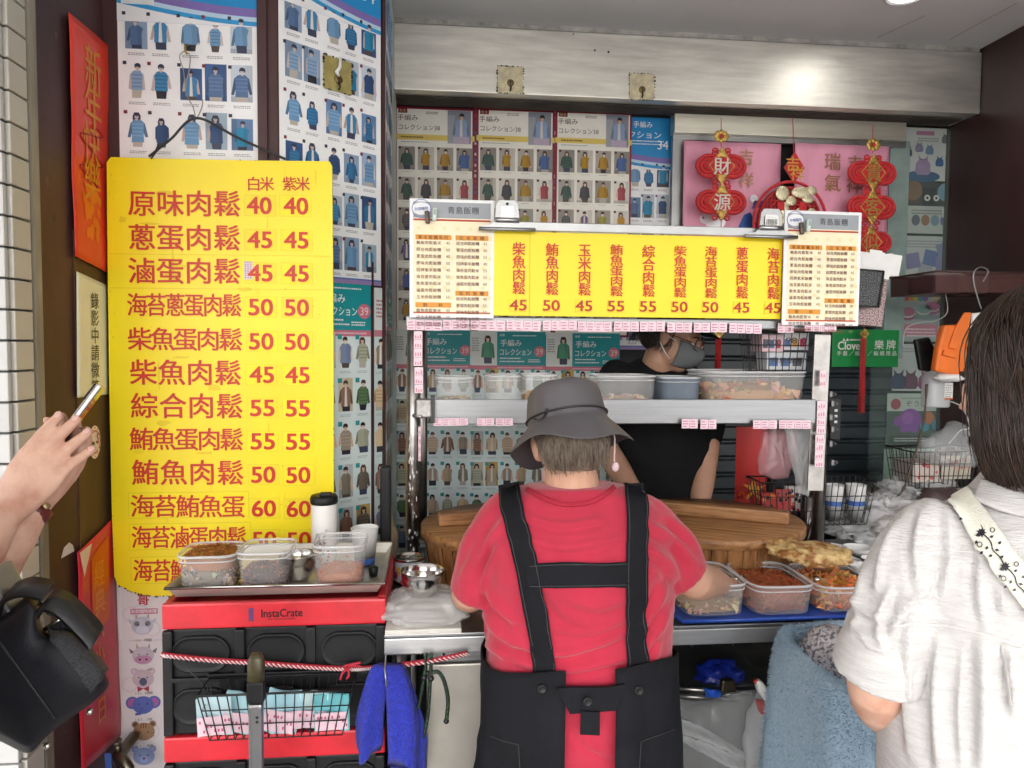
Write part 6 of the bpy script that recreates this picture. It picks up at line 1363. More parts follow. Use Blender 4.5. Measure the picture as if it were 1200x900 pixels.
Yv = 2.52; sp = thing('spray_bottle', 'clear spray bottle with white and red trigger head behind the orange pouch', 'bottle', P(1096, 477, Yv))
hb = P(1096, 428, Yv).z-sp.location.z; S2 = Yv/FPX
g = MB(); g.lathe([(.9, 0), (1, .006), (1, hb*.7), (.8, hb*.86), (.32, hb), (.32, hb+.012)], 28, sq=(.046, .034, 3)); g.build('bottle_body', clearmat('bottle_plastic', (.72, .74, .76), .55), sp)
g = MB(); g.lathe([(.018, hb+.010), (.018, hb+.034)], 16); g.build('red_collar', mat('red_cap', (.5, .04, .03), .4), sp)
g = MB(); g.box((-.014, 0, hb+.052), (.085, .024, .030), bev=.008); g.box((-.052, 0, hb+.046), (.022, .018, .018), bev=.004); g.tube([(-.03, 0, hb+.04), (-.042, 0, hb+.015), (-.034, 0, hb-.01)], .005, 8); g.build('trigger_head', M_white, sp)
g = flatmb(); bd = flatmb(); rect(bd, .008, .03, .040, .09, .0352, (.78, .78, .76)); rect(bd, .008, .03, .040, .036, .036, srgb('c86a3a')); caption(bd, .024, .08, .026, .036, random.Random(4), (.3, .3, .3), 6, .004); bd.build('label', M_print, sp, fix=False)
hp = thing('hanging_phone', 'black phone handset hanging beside the spray bottle', 'phone', P(1086, 415, 2.5))
pf([(1073, 398), (1090, 395), (1098, 412), (1098, 428), (1090, 436), (1079, 434)], 2.5, .02, 'case', M_black, hp, .006); pf([(1076, 400), (1089, 397.5), (1095, 411), (1082, 414)], 2.498, .004, 'screen', mat('dark_screen', (.01, .01, .012), .08), hp, .001)
g = MB(); c = P(1080, 370, 2.55)
g.tube(spline([P(*q, 2.55)-c for q in ((1058, 405), (1062, 385), (1078, 378), (1096, 376), (1110, 366), (1108, 345))], 40), .0016, 5); g.tube(spline([P(*q, 2.55)-c for q in ((1113, 470), (1128, 478), (1136, 500), (1125, 505), (1112, 520))], 30), .0024, 6); o = g.build('white_cable', mat('cable', (.5, .5, .48), .4), None, loc=c); tag(o, 'thin white cable looping by the hanging phone and bottle', 'cable')
g = MB(); c = P(1070, 530, 2.46); g.tube(spline([P(*q, 2.46)-c for q in ((1086, 450), (1083, 490), (1076, 520), (1068, 545), (1060, 570), (1052, 582))], 40), [.004+.0015*math.sin(i) for i in range(41)], 7); o = g.build('brown_strap', mat('brown_leather', (.06, .035, .022), .5, bump=.3), None, loc=c); tag(o, 'thin brown leather strap hanging down past the right wire basket', 'strap')

# ------------------------------------------------------------------ under the counter
zsh2 = .607
Yu = 1.83
blob('blue_glove', tuple(P(843, 792, Yu+.06)), (.065, .05, .042), crumple(3, .34, 2.2), mat('blue_rubber', (.010, .028, .30), .35, bump=.3, bscale=20), 40, 26, 'bunched blue rubber glove hung under the counter', 'glove')
hangbag('blue_tie', 'bright blue twisted plastic tie on the rail under the counter', [(824, 805), (842, 806), (846, 815), (826, 816)], 1.78, .02, mat('bright_blue', (.02, .10, .55), .35), 4, 'tie')
g = MB(); c = P(820, 812, 1.80); g.tube([P(783, 806, 1.80)-c, P(880, 812, 1.80)-c], .006, 8); g.tube([P(786, 815, 1.79)-c, P(866, 820, 1.79)-c], .0045, 8); o = g.build('rail', M_steelV, None, loc=c); tag(o, 'steel rail with hanging bags below the counter', 'rail')
bc_ = thing('binder_clip', 'black and steel binder clip holding plastic film under the counter', 'clip', P(856, 806, 1.765)); pf([(847, 798), (862, 798), (864, 812), (845, 812)], 1.765, .02, 'jaw', mat('brass_black', (.05, .04, .025), .3, .6), bc_); g = MB(); g.tube([P(845, 815, 1.76)-bc_.location, P(858, 813, 1.755)-bc_.location, P(868, 812, 1.76)-bc_.location], .0025, 6); g.build('wire_lever', M_alu, bc_)
# clear film drooping
cb = MB(); c = P(840, 840, 1.76)
def film(a_, b_):
    x = 786+118*a_; y = 816+(20+42*a_)*b_*1.0+90*b_*b_+6*math.sin(a_*6+b_*4); v = P(x, y, 1.765-.03*math.sin(b_*3.1)-.02*a_)
    return v-c+Vector((0, .012*nz(a_*7, b_*7, 3)+.008*abs(nz(a_*16, b_*12, 1)), 0))
cb.sheet(film, 40, 30); o = cb.build('plastic_film', M_bag, None, loc=c); tag(o, 'clear plastic film drooping from the clip under the counter', 'plastic film')
g = MB(); pts0 = [(788, 838), (830, 858), (870, 880), (915, 905)]; 
def strip(a_, b_):
    i = min(2, int(a_*3)); t_ = a_*3-i; x = pts0[i][0]+(pts0[i+1][0]-pts0[i][0])*t_; y = pts0[i][1]+(pts0[i+1][1]-pts0[i][1])*t_; return P(x, y+b_*26, 1.71)-c+Vector((0, .014*math.sin(b_*9+a_*5)+.01*nz(a_*20, b_*6), 0))
g.sheet(strip, 40, 12); o = g.build('plastic_strip', M_bagw, None, loc=c); tag(o, 'twisted milky plastic strip running diagonally under the counter', 'plastic film')
gb_ = MB(); gb_.box((0, 0, 0), (.30, .30, .36), bev=.01); o = gb_.build('grey_bin', mat('grey_bin', (.07, .07, .068), .45, var=.2, vscale=8), None, loc=(P(835, 860, 1.9).x-.01, 1.99, .43)); tag(o, 'grey bin lined with clear film under the counter', 'bin')
hangbag('plastic_bag', 'clear plastic bag of water bottles knotted under the counter beside the towel', [(889, 806), (896, 818), (912, 838), (928, 872), (934, 915), (872, 915), (870, 870), (876, 838), (884, 818)], 1.70, .12, M_bagw, 11)
sv = thing('spray_nozzle', 'white spray trigger with red tip poking from the clear bag', 'nozzle', P(895, 812, 1.64)); pf([(887, 800), (894, 799), (908, 818), (910, 826), (901, 827), (890, 812)], 1.64, .026, 'nozzle_body', M_white, sv, .006); g = MB(); g.tube([P(887, 800, 1.652)-sv.location, P(885, 797, 1.652)-sv.location], .006, 8); g.build('red_tip', bpy.data.materials['red_cap'], sv)
pf([(887, 822), (903, 824), (912, 842), (892, 838)], 1.655, .02, 'red_band', mat('red_band', (.55, .08, .08), .4, alpha=.6), sv, .004)
# light blue towel draped over a box, with a grey bag in its hollow
m_tw = terry('pale_blue_terry', (.30, .46, .62), (.46, .62, .75))
tx0, tx1, ty0, ty1, tzt = .745, 1.22, 1.22, 1.63, .878
g = MB(); n = 96; rings = []
def tring(k, z, amp, zz=0):
    out = []
    for j in range(n):
        a_ = 2*math.pi*(j+.5)/n; ca, sa = math.cos(a_), math.sin(a_); x = math.copysign(abs(ca)**.5, ca); y = math.copysign(abs(sa)**.5, sa)
        f = k+amp*(.6*math.sin(a_*7+1.3)+.5*math.sin(a_*12+z*6)+.9*nz(ca*2.5, sa*2.5, z*2))
        out.append(((tx0+tx1)/2+(tx1-tx0)/2*x*f, (ty0+ty1)/2+(ty1-ty0)/2*y*f, z+zz*nz(ca*1.5, sa*1.5, 4)))
    return out
for k, z, am in ((1.16, .22, .060), (1.14, .36, .056), (1.10, .52, .046), (1.06, .66, .032), (1.03, .77, .018), (1.01, .822, .010), (.985, .852, .006), (.94, .866, .005), (.89, .856, .006), (.85, .82, .010), (.82, .78, .014), (.78, .70, .014)): rings.append(tring(k, z, am, .012))
rings.append(tring(.02, .69, 0))
g.loft(rings, caps=False); o = g.build('towel', m_tw, None); tag(o, 'pale blue terry towel draped over a box at the right front of the counter', 'towel'); TOWEL = (o, rings)
g = MB(); g.box(((tx0+tx1)/2, (ty0+ty1)/2, .335), (tx1-tx0-.10, ty1-ty0-.10, .66), bev=.02); o = g.build('box_stand', mat('cardboard_box', (.34, .24, .15), .8), None); tag(o, 'box hidden under the pale blue towel', 'box')
q = P(978, 762, 1.50); blob('speckled_bag', (q.x+.03, 1.52, .80), (.10, .09, .085), crumple(5, .16, 1.8), mat('speckled', (.12, .11, .13), .6, col2=(.55, .53, .56), vscale=130, thr=(.42, .55), bump=.5, bscale=130), 40, 26, 'grey speckled bag resting in the hollow of the pale blue towel', 'bag')
# tap at the lower left
fa = thing('water_tap', 'old brass water tap with blue cord at the pillar foot', 'tap', P(139, 886, 2.0)); g = MB(); 
g.tube([(0, .10, -.0), (0, 0, 0), (.02, -.02, -.002), (.038, -.03, -.018), (.042, -.032, -.05)], [.014, .016, .015, .013, .011], 12); g.tube([(0, -.0, .01), (0, -.004, .034)], .009, 10); g.box((0, -.004, .040), (.012, .03, .010), bev=.003); g.build('spout', mat('old_brass', (.16, .14, .10), .35, .9, var=.4, vscale=40), fa)
g = MB(); [g.tube([(-.028+.004*q, -.012, .015), (-.024+.004*q, -.014, -.05)], .0022, 5) for q in range(4)]; g.build('blue_cord', mat('blue_cord', (.05, .12, .40), .7), fa)
# ------------------------------------------------------------------ people
from mathutils.bvhtree import BVHTree
def bake(mb, name, voxel, smooth=6, disp=None, mats=None, parent=None):
    """fuse overlapping closed shapes into ONE continuous skin"""
    me = bpy.data.meshes.new('t'); me.from_pydata([tuple(v) for v in mb.v], [], mb.f); b = bmesh.new(); b.from_mesh(me); bmesh.ops.recalc_face_normals(b, faces=b.faces[:]); b.to_mesh(me); b.free()
    o = bpy.data.objects.new('t', me); C.objects.link(o); r = o.modifiers.new('r', 'REMESH'); r.mode = 'VOXEL'; r.voxel_size = voxel
    if smooth: s = o.modifiers.new('s', 'SMOOTH'); s.factor = .5; s.iterations = smooth
    dg = bpy.context.evaluated_depsgraph_get(); dg.update(); m2 = bpy.data.meshes.new_from_object(o.evaluated_get(dg)); m2.name = name
    bpy.data.objects.remove(o); bpy.data.meshes.remove(me)
    if disp:
        n = len(m2.vertices); ns = [v.normal.copy() for v in m2.vertices]
        for v, nn in zip(m2.vertices, ns): v.co = v.co+nn*disp(v.co, nn)
        m2.update()
    m2.polygons.foreach_set('use_smooth', [True]*len(m2.polygons)); m2.materials.clear()
    for m in (mats if isinstance(mats, (list, tuple)) else [mats]): m2.materials.append(m)
    o = bpy.data.objects.new(name, m2); C.objects.link(o)
    if parent: o.parent = parent
    return o
def limb(mb, pts, rad, n=16, k=4, cut=False):
    m = len(pts)-1; N = m*k; P_ = spline(pts, N); rr = []
    for i in range(N+1): t = i/N*m; a = min(int(t), m-1); f = t-a; f = f*f*(3-2*f); rr.append(rad[a]*(1-f)+rad[a+1]*f)
    d0 = (P_[0]-P_[1]).normalized(); d1 = (P_[-1]-P_[-2]).normalized()
    P2 = [P_[0]+d0*rr[0]*.8, P_[0]+d0*rr[0]*.5]+P_+[P_[-1]+d1*rr[-1]*.5, P_[-1]+d1*rr[-1]*.8]; R2 = [rr[0]*.35, rr[0]*.82]+rr+[rr[-1]*.82, rr[-1]*.35]
    if cut: P2, R2 = P2[:-2], R2[:-2]
    mb.tube(P2, R2, n)
def rings_loft(mb, secs, n=32, e=2.3):
    """secs: (center, half width, half depth, yaw) elliptical sections stacked upward"""
    out = []
    for c, a, b, yw in secs:
        rg = []
        for j in range(n):
            t = 2*math.pi*j/n; ca, sa = math.cos(t), math.sin(t); q = 2/e; x, y = math.copysign(abs(ca)**q, ca)*a, math.copysign(abs(sa)**q, sa)*b
            rg.append(Vector(c)+Vector((x*math.cos(yw)-y*math.sin(yw), x*math.sin(yw)+y*math.cos(yw), 0)))
        out.append(rg)
    mb.loft(out)
def add_head(mb, M, s=1.0):
    for c, r in (((0, -.012, .032), (.076, .095, .083)), ((0, .022, -.030), (.062, .068, .074)), ((0, .052, -.082), (.032, .030, .026)), ((0, .066, .016), (.050, .026, .018)), ((0, .094, -.004), (.009, .016, .022)), ((0, .103, -.020), (.011, .013, .010)), ((-.030, .068, -.026), (.022, .022, .022)), ((.030, .068, -.026), (.022, .022, .022)), ((0, .082, -.056), (.022, .012, .012))):
        mb.sphere(tuple(k*s for k in c), tuple(k*s for k in r), 20, M=M)
    for sg in (-1, 1): mb.sphere((sg*.077*s, -.004*s, -.008*s), (.010*s, .019*s, .031*s), 14, M=M @ Matrix.Rotation(0, 4, 'Z')); mb.sphere((sg*.084*s, -.010*s, .004*s), (.006*s, .014*s, .020*s), 10, M=M)
def face_bits(M, parent, s=1.0, lips=True):
    m_e = bpy.data.materials.get('eye') or mat('eye', (.7, .7, .68), .2); m_i = bpy.data.materials.get('iris') or mat('iris', (.02, .012, .008), .15); m_l = bpy.data.materials.get('lip') or mat('lip', (.42, .14, .12), .45); m_b = bpy.data.materials.get('brow') or mat('brow', (.03, .02, .016), .8)
    for sg in (-1, 1):
        g = MB(); g.sphere((sg*.031*s, .080*s, .002*s), (.013*s, .008*s, .006*s), 12, M=M); g.build('eye', m_e, parent)
        g = MB(); g.sphere((sg*.031*s, .0865*s, .002*s), (.0055*s, .003*s, .0055*s), 10, M=M); g.build('iris', m_i, parent)
        g = MB(); g.tube([M @ Vector((sg*x*s, y*s, z*s)) for x, y, z in ((.014, .091, .020), (.032, .089, .026), (.050, .076, .020))], [.002, .003, .0015], 6); g.build('eyebrow', m_b, parent)
    if lips: g = MB(); g.sphere((0, .093*s, -.052*s), (.021*s, .005*s, .0045*s), 12, M=M); g.sphere((0, .093*s, -.059*s), (.018*s, .005*s, .005*s), 12, M=M); g.build('lips', m_l, parent)
def add_hand(mb, M, side=1, curl=(.25, .3, .3, .35), thumb=(.5, .2), s=1.0, spread=.05):
    """wrist at the origin, fingers along +X, palm toward -Z, thumb on +Y*side"""
    T = lambda v: M @ (Vector((v[0], v[1]*side, v[2]))*s)
    rg = []
    for x, a, b, zc in ((-.02, .024, .018, 0), (0, .026, .017, 0), (.03, .034, .016, .001), (.06, .040, .0145, .002), (.085, .041, .0125, .002), (.094, .037, .010, .001)):
        rg.append([T((x, a*math.cos(t), zc+b*math.sin(t))) for t in [2*math.pi*j/20 for j in range(20)]])
    mb.loft(rg)
    for i, (y, ln, r) in enumerate(((.030, .070, .0088), (.0105, .078, .0090), (-.010, .073, .0086), (-.029, .058, .0076))):
        a = 0; p = Vector((.082 if i else .080, y, .001)); pts = [T(p-Vector((.015, 0, 0))), T(p)]; yaw = (1.5-i)*spread
        for q, f in enumerate((.46, .30, .24)):
            a -= curl[i]*(1, 1.2, .8)[q]; p = p+Vector((math.cos(a)*math.cos(yaw), math.sin(yaw), math.sin(a)))*ln*f; pts.append(T(p))
        limb(mb, pts, [r*s*1.05, r*s*1.08, r*s, r*s*.93, r*s*.80], 12, 4)
    a0, a1 = thumb; pts = [Vector((.018, .018, -.004))]; d = Vector((math.cos(a0), math.sin(a0)*.9, -a1)).normalized()
    for f, k in ((.040, 0), (.034, -.25), (.026, -.25)):
        a0 += k; d = Vector((math.cos(a0), math.sin(a0)*.9, -a1)).normalized(); pts.append(pts[-1]+d*f)
    limb(mb, [T(p) for p in pts], [.014*s, .0125*s, .0105*s, .0085*s], 12, 5)
def nails(M, side, curl, name, parent, s=1.0, spread=.05):
    m_n = bpy.data.materials.get('nail') or mat('nail', (.70, .42, .36), .25)
    for i, (y, ln, r) in enumerate(((.030, .070, .0088), (.0105, .078, .0090), (-.010, .073, .0086), (-.029, .058, .0076))):
        a = 0; p = Vector((.082 if i else .080, y, .001)); yaw = (1.5-i)*spread
        for q, f in enumerate((.46, .30, .24)): a -= curl[i]*(1, 1.2, .8)[q]; dv = Vector((math.cos(a)*math.cos(yaw), math.sin(yaw), math.sin(a))); p = p+dv*ln*f
        up = Vector((-math.sin(a), 0, math.cos(a))); c = p-dv*.001+up*r*.72; g = MB(); g.sphere((0, 0, 0), (.006*s, .0048*s, .0016*s), 10)
        xw = (M.to_3x3() @ Vector((dv.x, dv.y*side, dv.z))).normalized(); zw = (M.to_3x3() @ Vector((up.x, up.y*side, up.z))).normalized(); yw = zw.cross(xw)
        o = g.build('fingernail', m_n, parent); o.matrix_local = Matrix.Translation(M @ (Vector((c.x, c.y*side, c.z))*s)) @ Matrix((xw, yw, zw)).transposed().to_4x4()
def frame_from(o, x, z):
    x = Vector(x).normalized(); z = Vector(z); z = (z-x*z.dot(x)).normalized(); y = z.cross(x); return Matrix.Translation(o) @ Matrix((x, y, z)).transposed().to_4x4()
def foldfn(a1, s1, a2, s2, seed=0):
    def f(co, n):
        k1 = nz(co.x*s1[0]+seed, co.y*s1[1], co.z*s1[2]); k2 = nz(co.x*s2[0], co.y*s2[1]+seed, co.z*s2[2])
        return a1*k1+a2*(.5-abs(k2)*1.6)
    return f
def creases(lines, base=None):
    """cloth creases: each line (photo pixels) raises a soft ridge with a valley along one side"""
    segs = []
    for pts, w_, a_ in lines:
        P_ = spline([(x, y, 0) for x, y in pts], 10); segs.append((P_, w_, a_, min(p.x for p in P_)-4*w_, max(p.x for p in P_)+4*w_, min(p.y for p in P_)-4*w_, max(p.y for p in P_)+4*w_))
    def f(co, n):
        k = base(co, n) if base else 0; q = co-O0
        if n.dot(q) > 0: return k
        x, y = proj(co)
        for P_, w_, a_, x0, x1, y0, y1 in segs:
            if not (x0 < x < x1 and y0 < y < y1): continue
            best = 1e9; bt = 0; sd_ = 1
            for i in range(10):
                a, b = P_[i], P_[i+1]; dx, dy = b.x-a.x, b.y-a.y; L2 = dx*dx+dy*dy+1e-9; t = max(0, min(1, ((x-a.x)*dx+(y-a.y)*dy)/L2)); ex, ey = x-a.x-dx*t, y-a.y-dy*t; d = ex*ex+ey*ey
                if d < best: best = d; bt = (i+t)/10; sd_ = 1 if dx*ey-dy*ex > 0 else -1
            d = math.sqrt(best)*sd_; tap = 1.45*math.sin(math.pi*min(1, max(0, bt*.92+.04)))**.6
            k += a_*tap*(math.exp(-(d/w_)**2)-.8*math.exp(-((d-1.5*w_)/(1.1*w_))**2))
        return k
    return f
def bvh(o):
    m = o.data; M = o.matrix_world; return BVHTree.FromPolygons([M @ v.co for v in m.vertices], [list(p.vertices) for p in m.polygons])
def wrap_strip(tree, cl, wpx, off, name, m, parent, n=40, k=6, fallback=1.4, thick=.003):
    """cloth strip lying on the garment: centre line in photo pixels, found on the surface itself"""
    c = [Vector((x, y, 0)) for x, y in cl]; P_ = spline(c, n); g = MB(); vs = []; last = fallback
    for i, p in enumerate(P_):
        t = (P_[min(i+1, n)]-P_[max(i-1, 0)]).normalized(); nn = Vector((-t.y, t.x, 0)); w_ = wpx if not isinstance(wpx, (list, tuple)) else wpx[0]+(wpx[1]-wpx[0])*i/n
        for j in range(k+1):
            q = p+nn*w_*(j/k-.5); d = ray(q.x, q.y).normalized(); h = tree.ray_cast(O0, d)
            if h[0] is not None and h[0].y < fallback+.25: v = h[0]+h[1]*off if h[1].dot(d) < 0 else h[0]-h[1]*off; last = v.y
            else: v = O0+d*(last/d.y)
            vs.append(v)
    fs = [(i*(k+1)+j, i*(k+1)+j+1, (i+1)*(k+1)+j+1, (i+1)*(k+1)+j) for i in range(n) for j in range(k)]
    g.add(vs, fs, (.1, .1, .1), True); o = g.build(name, m, parent); s = o.modifiers.new('s', 'SOLIDIFY'); s.thickness = thick; s.offset = 0
    sm = o.modifiers.new('sm', 'SMOOTH'); sm.factor = .5; sm.iterations = 3; return o
def strands(name, paths, r, m, parent):
    A = np.array([[tuple(v) for v in p] for p in paths]); n, k, _ = A.shape; T = np.gradient(A, axis=1); T /= np.linalg.norm(T, axis=2, keepdims=True)+1e-9
    U = np.cross(T, np.array([.3, .5, .81])); U /= np.linalg.norm(U, axis=2, keepdims=True)+1e-9; W = np.cross(T, U); rad = r*(1-.6*np.linspace(0, 1, k)**3)[None, :, None]
    V = np.stack([A+rad*(U*math.cos(q)+W*math.sin(q)) for q in (0, 2.094, 4.189)], axis=2).reshape(-1, 3)
    idx = np.arange(n*k*3).reshape(n, k, 3); F = np.stack([np.stack([idx[:, :-1, j], idx[:, :-1, (j+1) % 3], idx[:, 1:, (j+1) % 3], idx[:, 1:, j]], -1) for j in range(3)], 2).reshape(-1, 4)
    me = bpy.data.meshes.new(name); me.from_pydata(V.tolist(), [], F.tolist()); me.polygons.foreach_set('use_smooth', [True]*len(me.polygons)); me.materials.append(m)
    o = bpy.data.objects.new(name, me); C.objects.link(o); o.parent = parent; return o
M_skin = mat('skin', (.56, .315, .215), .48, var=.07, vscale=30, bump=.08, bscale=220, sss=.06)
M_skin2 = mat('skin_fair', (.55, .285, .20), .46, col2=(.68, .42, .31), vscale=26, bump=.14, bscale=160, sss=.08, thr=(.32, .6))
M_skin3 = mat('skin_tan', (.46, .255, .17), .5, var=.08, vscale=24, bump=.06, bscale=200)
M_redtee = mat('red_cotton', (.44, .016, .047), .85, var=.12, vscale=9, bump=.25, bscale=420, sheen=.25)
M_blktee = mat('black_cotton', (.007, .007, .008), .9, spec=.2, var=.3, vscale=8, bump=.2, bscale=380)
M_apron = mat('black_twill', (.0085, .009, .012), .85, var=.25, vscale=10, bump=.35, bscale=300, bstretch=(1, 1, 2.2), spec=.2)
M_hat = mat('grey_nylon', (.092, .085, .092), .55, var=.16, vscale=7, bump=.18, bscale=260)
M_linen = mat('white_linen', (.56, .545, .54), .9, var=.09, vscale=26, stretch=(1, 1, 7), bump=.7, bscale=60, bstretch=(1, 1, 8), spec=.2)
M_pants = mat('dark_trousers', (.03, .03, .04), .8, var=.2)
M_denim = mat('denim', (.10, .17, .26), .85, col2=(.22, .32, .42), vscale=20, bump=.4, bscale=300)
def V3(px, py, Y): return P(px, py, Y)
def person(label, base):
    return thing('person', label, 'person', base)
def kids(root, *obs):
    for o in obs: o.parent = root; o.location = o.location-root.location
# ===== vendor in red, seen from behind
YW = 1.44
w_root = person('woman in red shirt, black apron and grey bucket hat with her back turned', (V3(678, 700, YW).x, YW, 0))
cxw = w_root.location.x
sh_l, sh_r = V3(600, 612, YW), V3(748, 612, YW)
def wz(py): return V3(680, py, YW).z
body = MB()
Mh = Matrix.Translation(V3(667, 519, YW+.045)) @ Matrix.Rotation(R(-6), 4, 'Y') @ Matrix.Rotation(R(-24), 4, 'X')
add_head(body, Mh, .90)
limb(body, [V3(672, 600, YW-.01), V3(670, 570, YW+.0), V3(667, 542, YW+.03), V3(667, 520, YW+.045)], [.070, .056, .051, .050])
rings_loft(body, [((cxw, YW+.02, .55), .15, .11, 0), ((cxw, YW+.01, wz(850)), .155, .115, 0), ((cxw, YW, wz(780)), .145, .105, 0), ((cxw, YW, wz(690)), .155, .105, 0), ((cxw-.004, YW-.01, wz(620)), .15, .095, 0), ((cxw-.006, YW-.005, wz(592)), .10, .07, 0)])
eL, eR = V3(551, 694, YW+.02), V3(812, 678, YW+.00)
hL, hR = V3(556, 690, 1.72), V3(846, 684, 1.72)
limb(body, [sh_l, (sh_l+eL)/2, eL, eL+(hL-eL)*.5, hL], [.036, .038, .037, .035, .026]); limb(body, [sh_r, (sh_r+eR)/2, eR, eR+(hR-eR)*.5, hR], [.036, .039, .041, .036, .026])
ML = frame_from(hL, (hL-eL)+Vector((.06, 0, -.03)), (0, -.2, 1)); MR = frame_from(hR, (hR-eR), (-.3, 0, 1))
add_hand(body, ML, 1, (.5, .5, .55, .6), s=.95); add_hand(body, MR, 1, (.55, .6, .6, .65), s=.95)
for sg in (-1, 1): limb(body, [(cxw+sg*.08, YW+.02, .70), (cxw+sg*.085, YW+.02, .42), (cxw+sg*.085, YW+.0, .10), (cxw+sg*.09, YW+.02, .05)], [.085, .058, .042, .04]); limb(body, [(cxw+sg*.09, YW-.02, .045), (cxw+sg*.09, YW+.07, .04), (cxw+sg*.095, YW+.15, .03)], [.038, .036, .03])
b_o = bake(body, 'body', .0055, 5, None, M_skin); kids(w_root, b_o)
fx = bpy.data.objects.new('t', None); fb0 = len(bpy.data.objects)
def face(M, root, **k):
    before = set(bpy.data.objects); face_bits(M, None, **k); kids(root, *[o for o in bpy.data.objects if o not in before])
bpy.data.objects.remove(fx)
face(Mh, w_root, s=.90)
# shirt
s_ = MB()
prof = [(905, 576, 776, .128), (850, 573, 778, .132), (800, 569, 783, .136), (760, 570, 783, .134), (710, 568, 784, .132), (660, 566, 786, .130), (625, 566, 782, .120), (604, 572, 774, .104), (588, 584, 760, .088), (575, 598, 746, .072), (567, 620, 728, .058)]
secs = []
for py, x0, x1, dp in prof: a, b = V3(x0, py, YW), V3(x1, py, YW); secs.append((((a.x+b.x)/2, YW+(-.012 if py < 680 else 0), a.z), (b.x-a.x)/2, dp, 0))
rings_loft(s_, secs, 40, 2.4)
limb(s_, [V3(596, 606, YW), V3(574, 640, YW-.005), V3(561, 676, YW), V3(554, 695, YW+.012)], [.054, .055, .051, .048], 20, cut=True)
limb(s_, [V3(750, 608, YW), V3(772, 634, YW-.01), V3(790, 660, YW-.005), V3(799, 674, YW+.0)], [.056, .060, .059, .057], 20, cut=True)
red_folds = [([(600, 752), (660, 766), (735, 742)], 5, .0075), ([(606, 776), (660, 786), (735, 772)], 4, .0065), ([(640, 735), (690, 742), (728, 728)], 4, .004), ([(616, 606), (660, 616), (705, 608)], 4, .0045), ([(614, 632), (665, 642), (728, 630)], 5, .004),
    ([(778, 690), (765, 715), (738, 745)], 5, .008), ([(782, 715), (768, 742), (750, 770)], 5, .007), ([(772, 750), (764, 775)], 4, .005), ([(570, 688), (585, 712), (604, 728)], 5, .008), ([(567, 715), (583, 742), (606, 758)], 5, .007), ([(568, 755), (590, 770)], 4, .005),
    ([(762, 615), (790, 634), (815, 660)], 6, .007), ([(762, 645), (784, 662), (798, 690)], 5, .007), ([(775, 604), (800, 622), (822, 650)], 5, .005), ([(590, 612), (570, 640), (552, 672)], 6, .007), ([(586, 640), (572, 668), (562, 696)], 5, .007), ([(570, 620), (552, 650), (540, 680)], 5, .005),
    ([(660, 700), (700, 712), (734, 700)], 6, .003), ([(675, 850), (690, 872), (715, 886)], 4, .004), ([(640, 690), (662, 720), (690, 735)], 5, .0035)]
shirt = bake(s_, 'red_shirt', .005, 8, creases(red_folds, foldfn(.003, (14, 14, 24), .004, (6, 6, 18), 2)), M_redtee); kids(w_root, shirt)
bpy.context.view_layer.update(); tr_s = bvh(shirt)
def wstrip(cl, w_, name, m=M_apron, off=.0084, root=w_root, tree=None, **k):
    o = wrap_strip(tree or tr_s, cl, w_, off, name, m, None, fallback=k.pop('fallback', YW-.12), **k); kids(root, o); return o
wstrip([(617, 575), (650, 590), (676, 592), (700, 586), (720, 572)], 5, 'neckline', mat('red_rib', (.36, .012, .035), .85, bump=.3, bscale=300), .004)
wstrip([(596, 566), (605, 610), (618, 660), (631, 730), (640, 796)], 27, 'apron_strap'); wstrip([(742, 566), (745, 610), (744, 660), (744, 730), (746, 794)], 26, 'apron_strap')
wstrip([(616, 674), (660, 673), (700, 673), (736, 672)], 30, 'apron_crossband', off=.0088)
# apron skirt wrapped round the hips, open at the back
ap = MB(); na, nv_ = 90, 26
zt0_, zb0_ = V3(680, 796, YW-.16).z, .38
xo0, xo1 = V3(675, 850, YW-.15).x-cxw, V3(709, 850, YW-.15).x-cxw
def apf(a_, b_):
    t0 = -math.pi/2+math.atan2(xo1, .156); t = t0+(2*math.pi-(math.atan2(xo1, .156)-math.atan2(xo0, .156)))*a_+(a_-.5)*(-.18)*b_*0
    z = zt0_+(zb0_-zt0_)*b_+(.016*math.sin(a_*6.283*2+1.0)*(1-b_))
    rx, ry = .194+.022*b_, .156+.030*b_; f = 1+(.012+b_*.06)*math.sin(a_*46+nz(a_*9, b_*2)*4)+.03*nz(a_*16, b_*4, 3)-.03*abs(nz(a_*24, b_*7+a_*10, 8))
    sp = .030*b_ if True else 0
    c_, s__ = math.cos(t), math.sin(t); e_ = .82
    return (cxw+math.copysign(abs(c_)**e_, c_)*rx*f, YW+math.copysign(abs(s__)**e_, s__)*ry*f, z)
ap.sheet(apf, na, nv_); o = ap.build('apron_skirt', M_apron); o.modifiers.new('s', 'SOLIDIFY').thickness = .003; kids(w_root, o)
bpy.context.view_layer.update(); 
tr_a = BVHTree.FromPolygons([Vector(v) for v in ap.v], ap.f)
g = MB(); q0 = [V3(x, y, YW-.165) for x, y in ((652, 807), (672, 806), (712, 806), (732, 802), (722, 833), (668, 837))]; g.add(q0, [tuple(range(6))]); o = g.build('apron_waistband', M_apron); m_ = o.modifiers.new('s', 'SOLIDIFY'); m_.thickness = .006; kids(w_root, o)
g = MB(); q0 = [V3(x, y, YW-.172) for x, y in ((681, 834), (703, 835), (703, 862), (680, 861))]; g.add(q0, [(0, 1, 2, 3)]); o = g.build('apron_tab', M_apron); o.modifiers.new('s', 'SOLIDIFY').thickness = .004; kids(w_root, o)
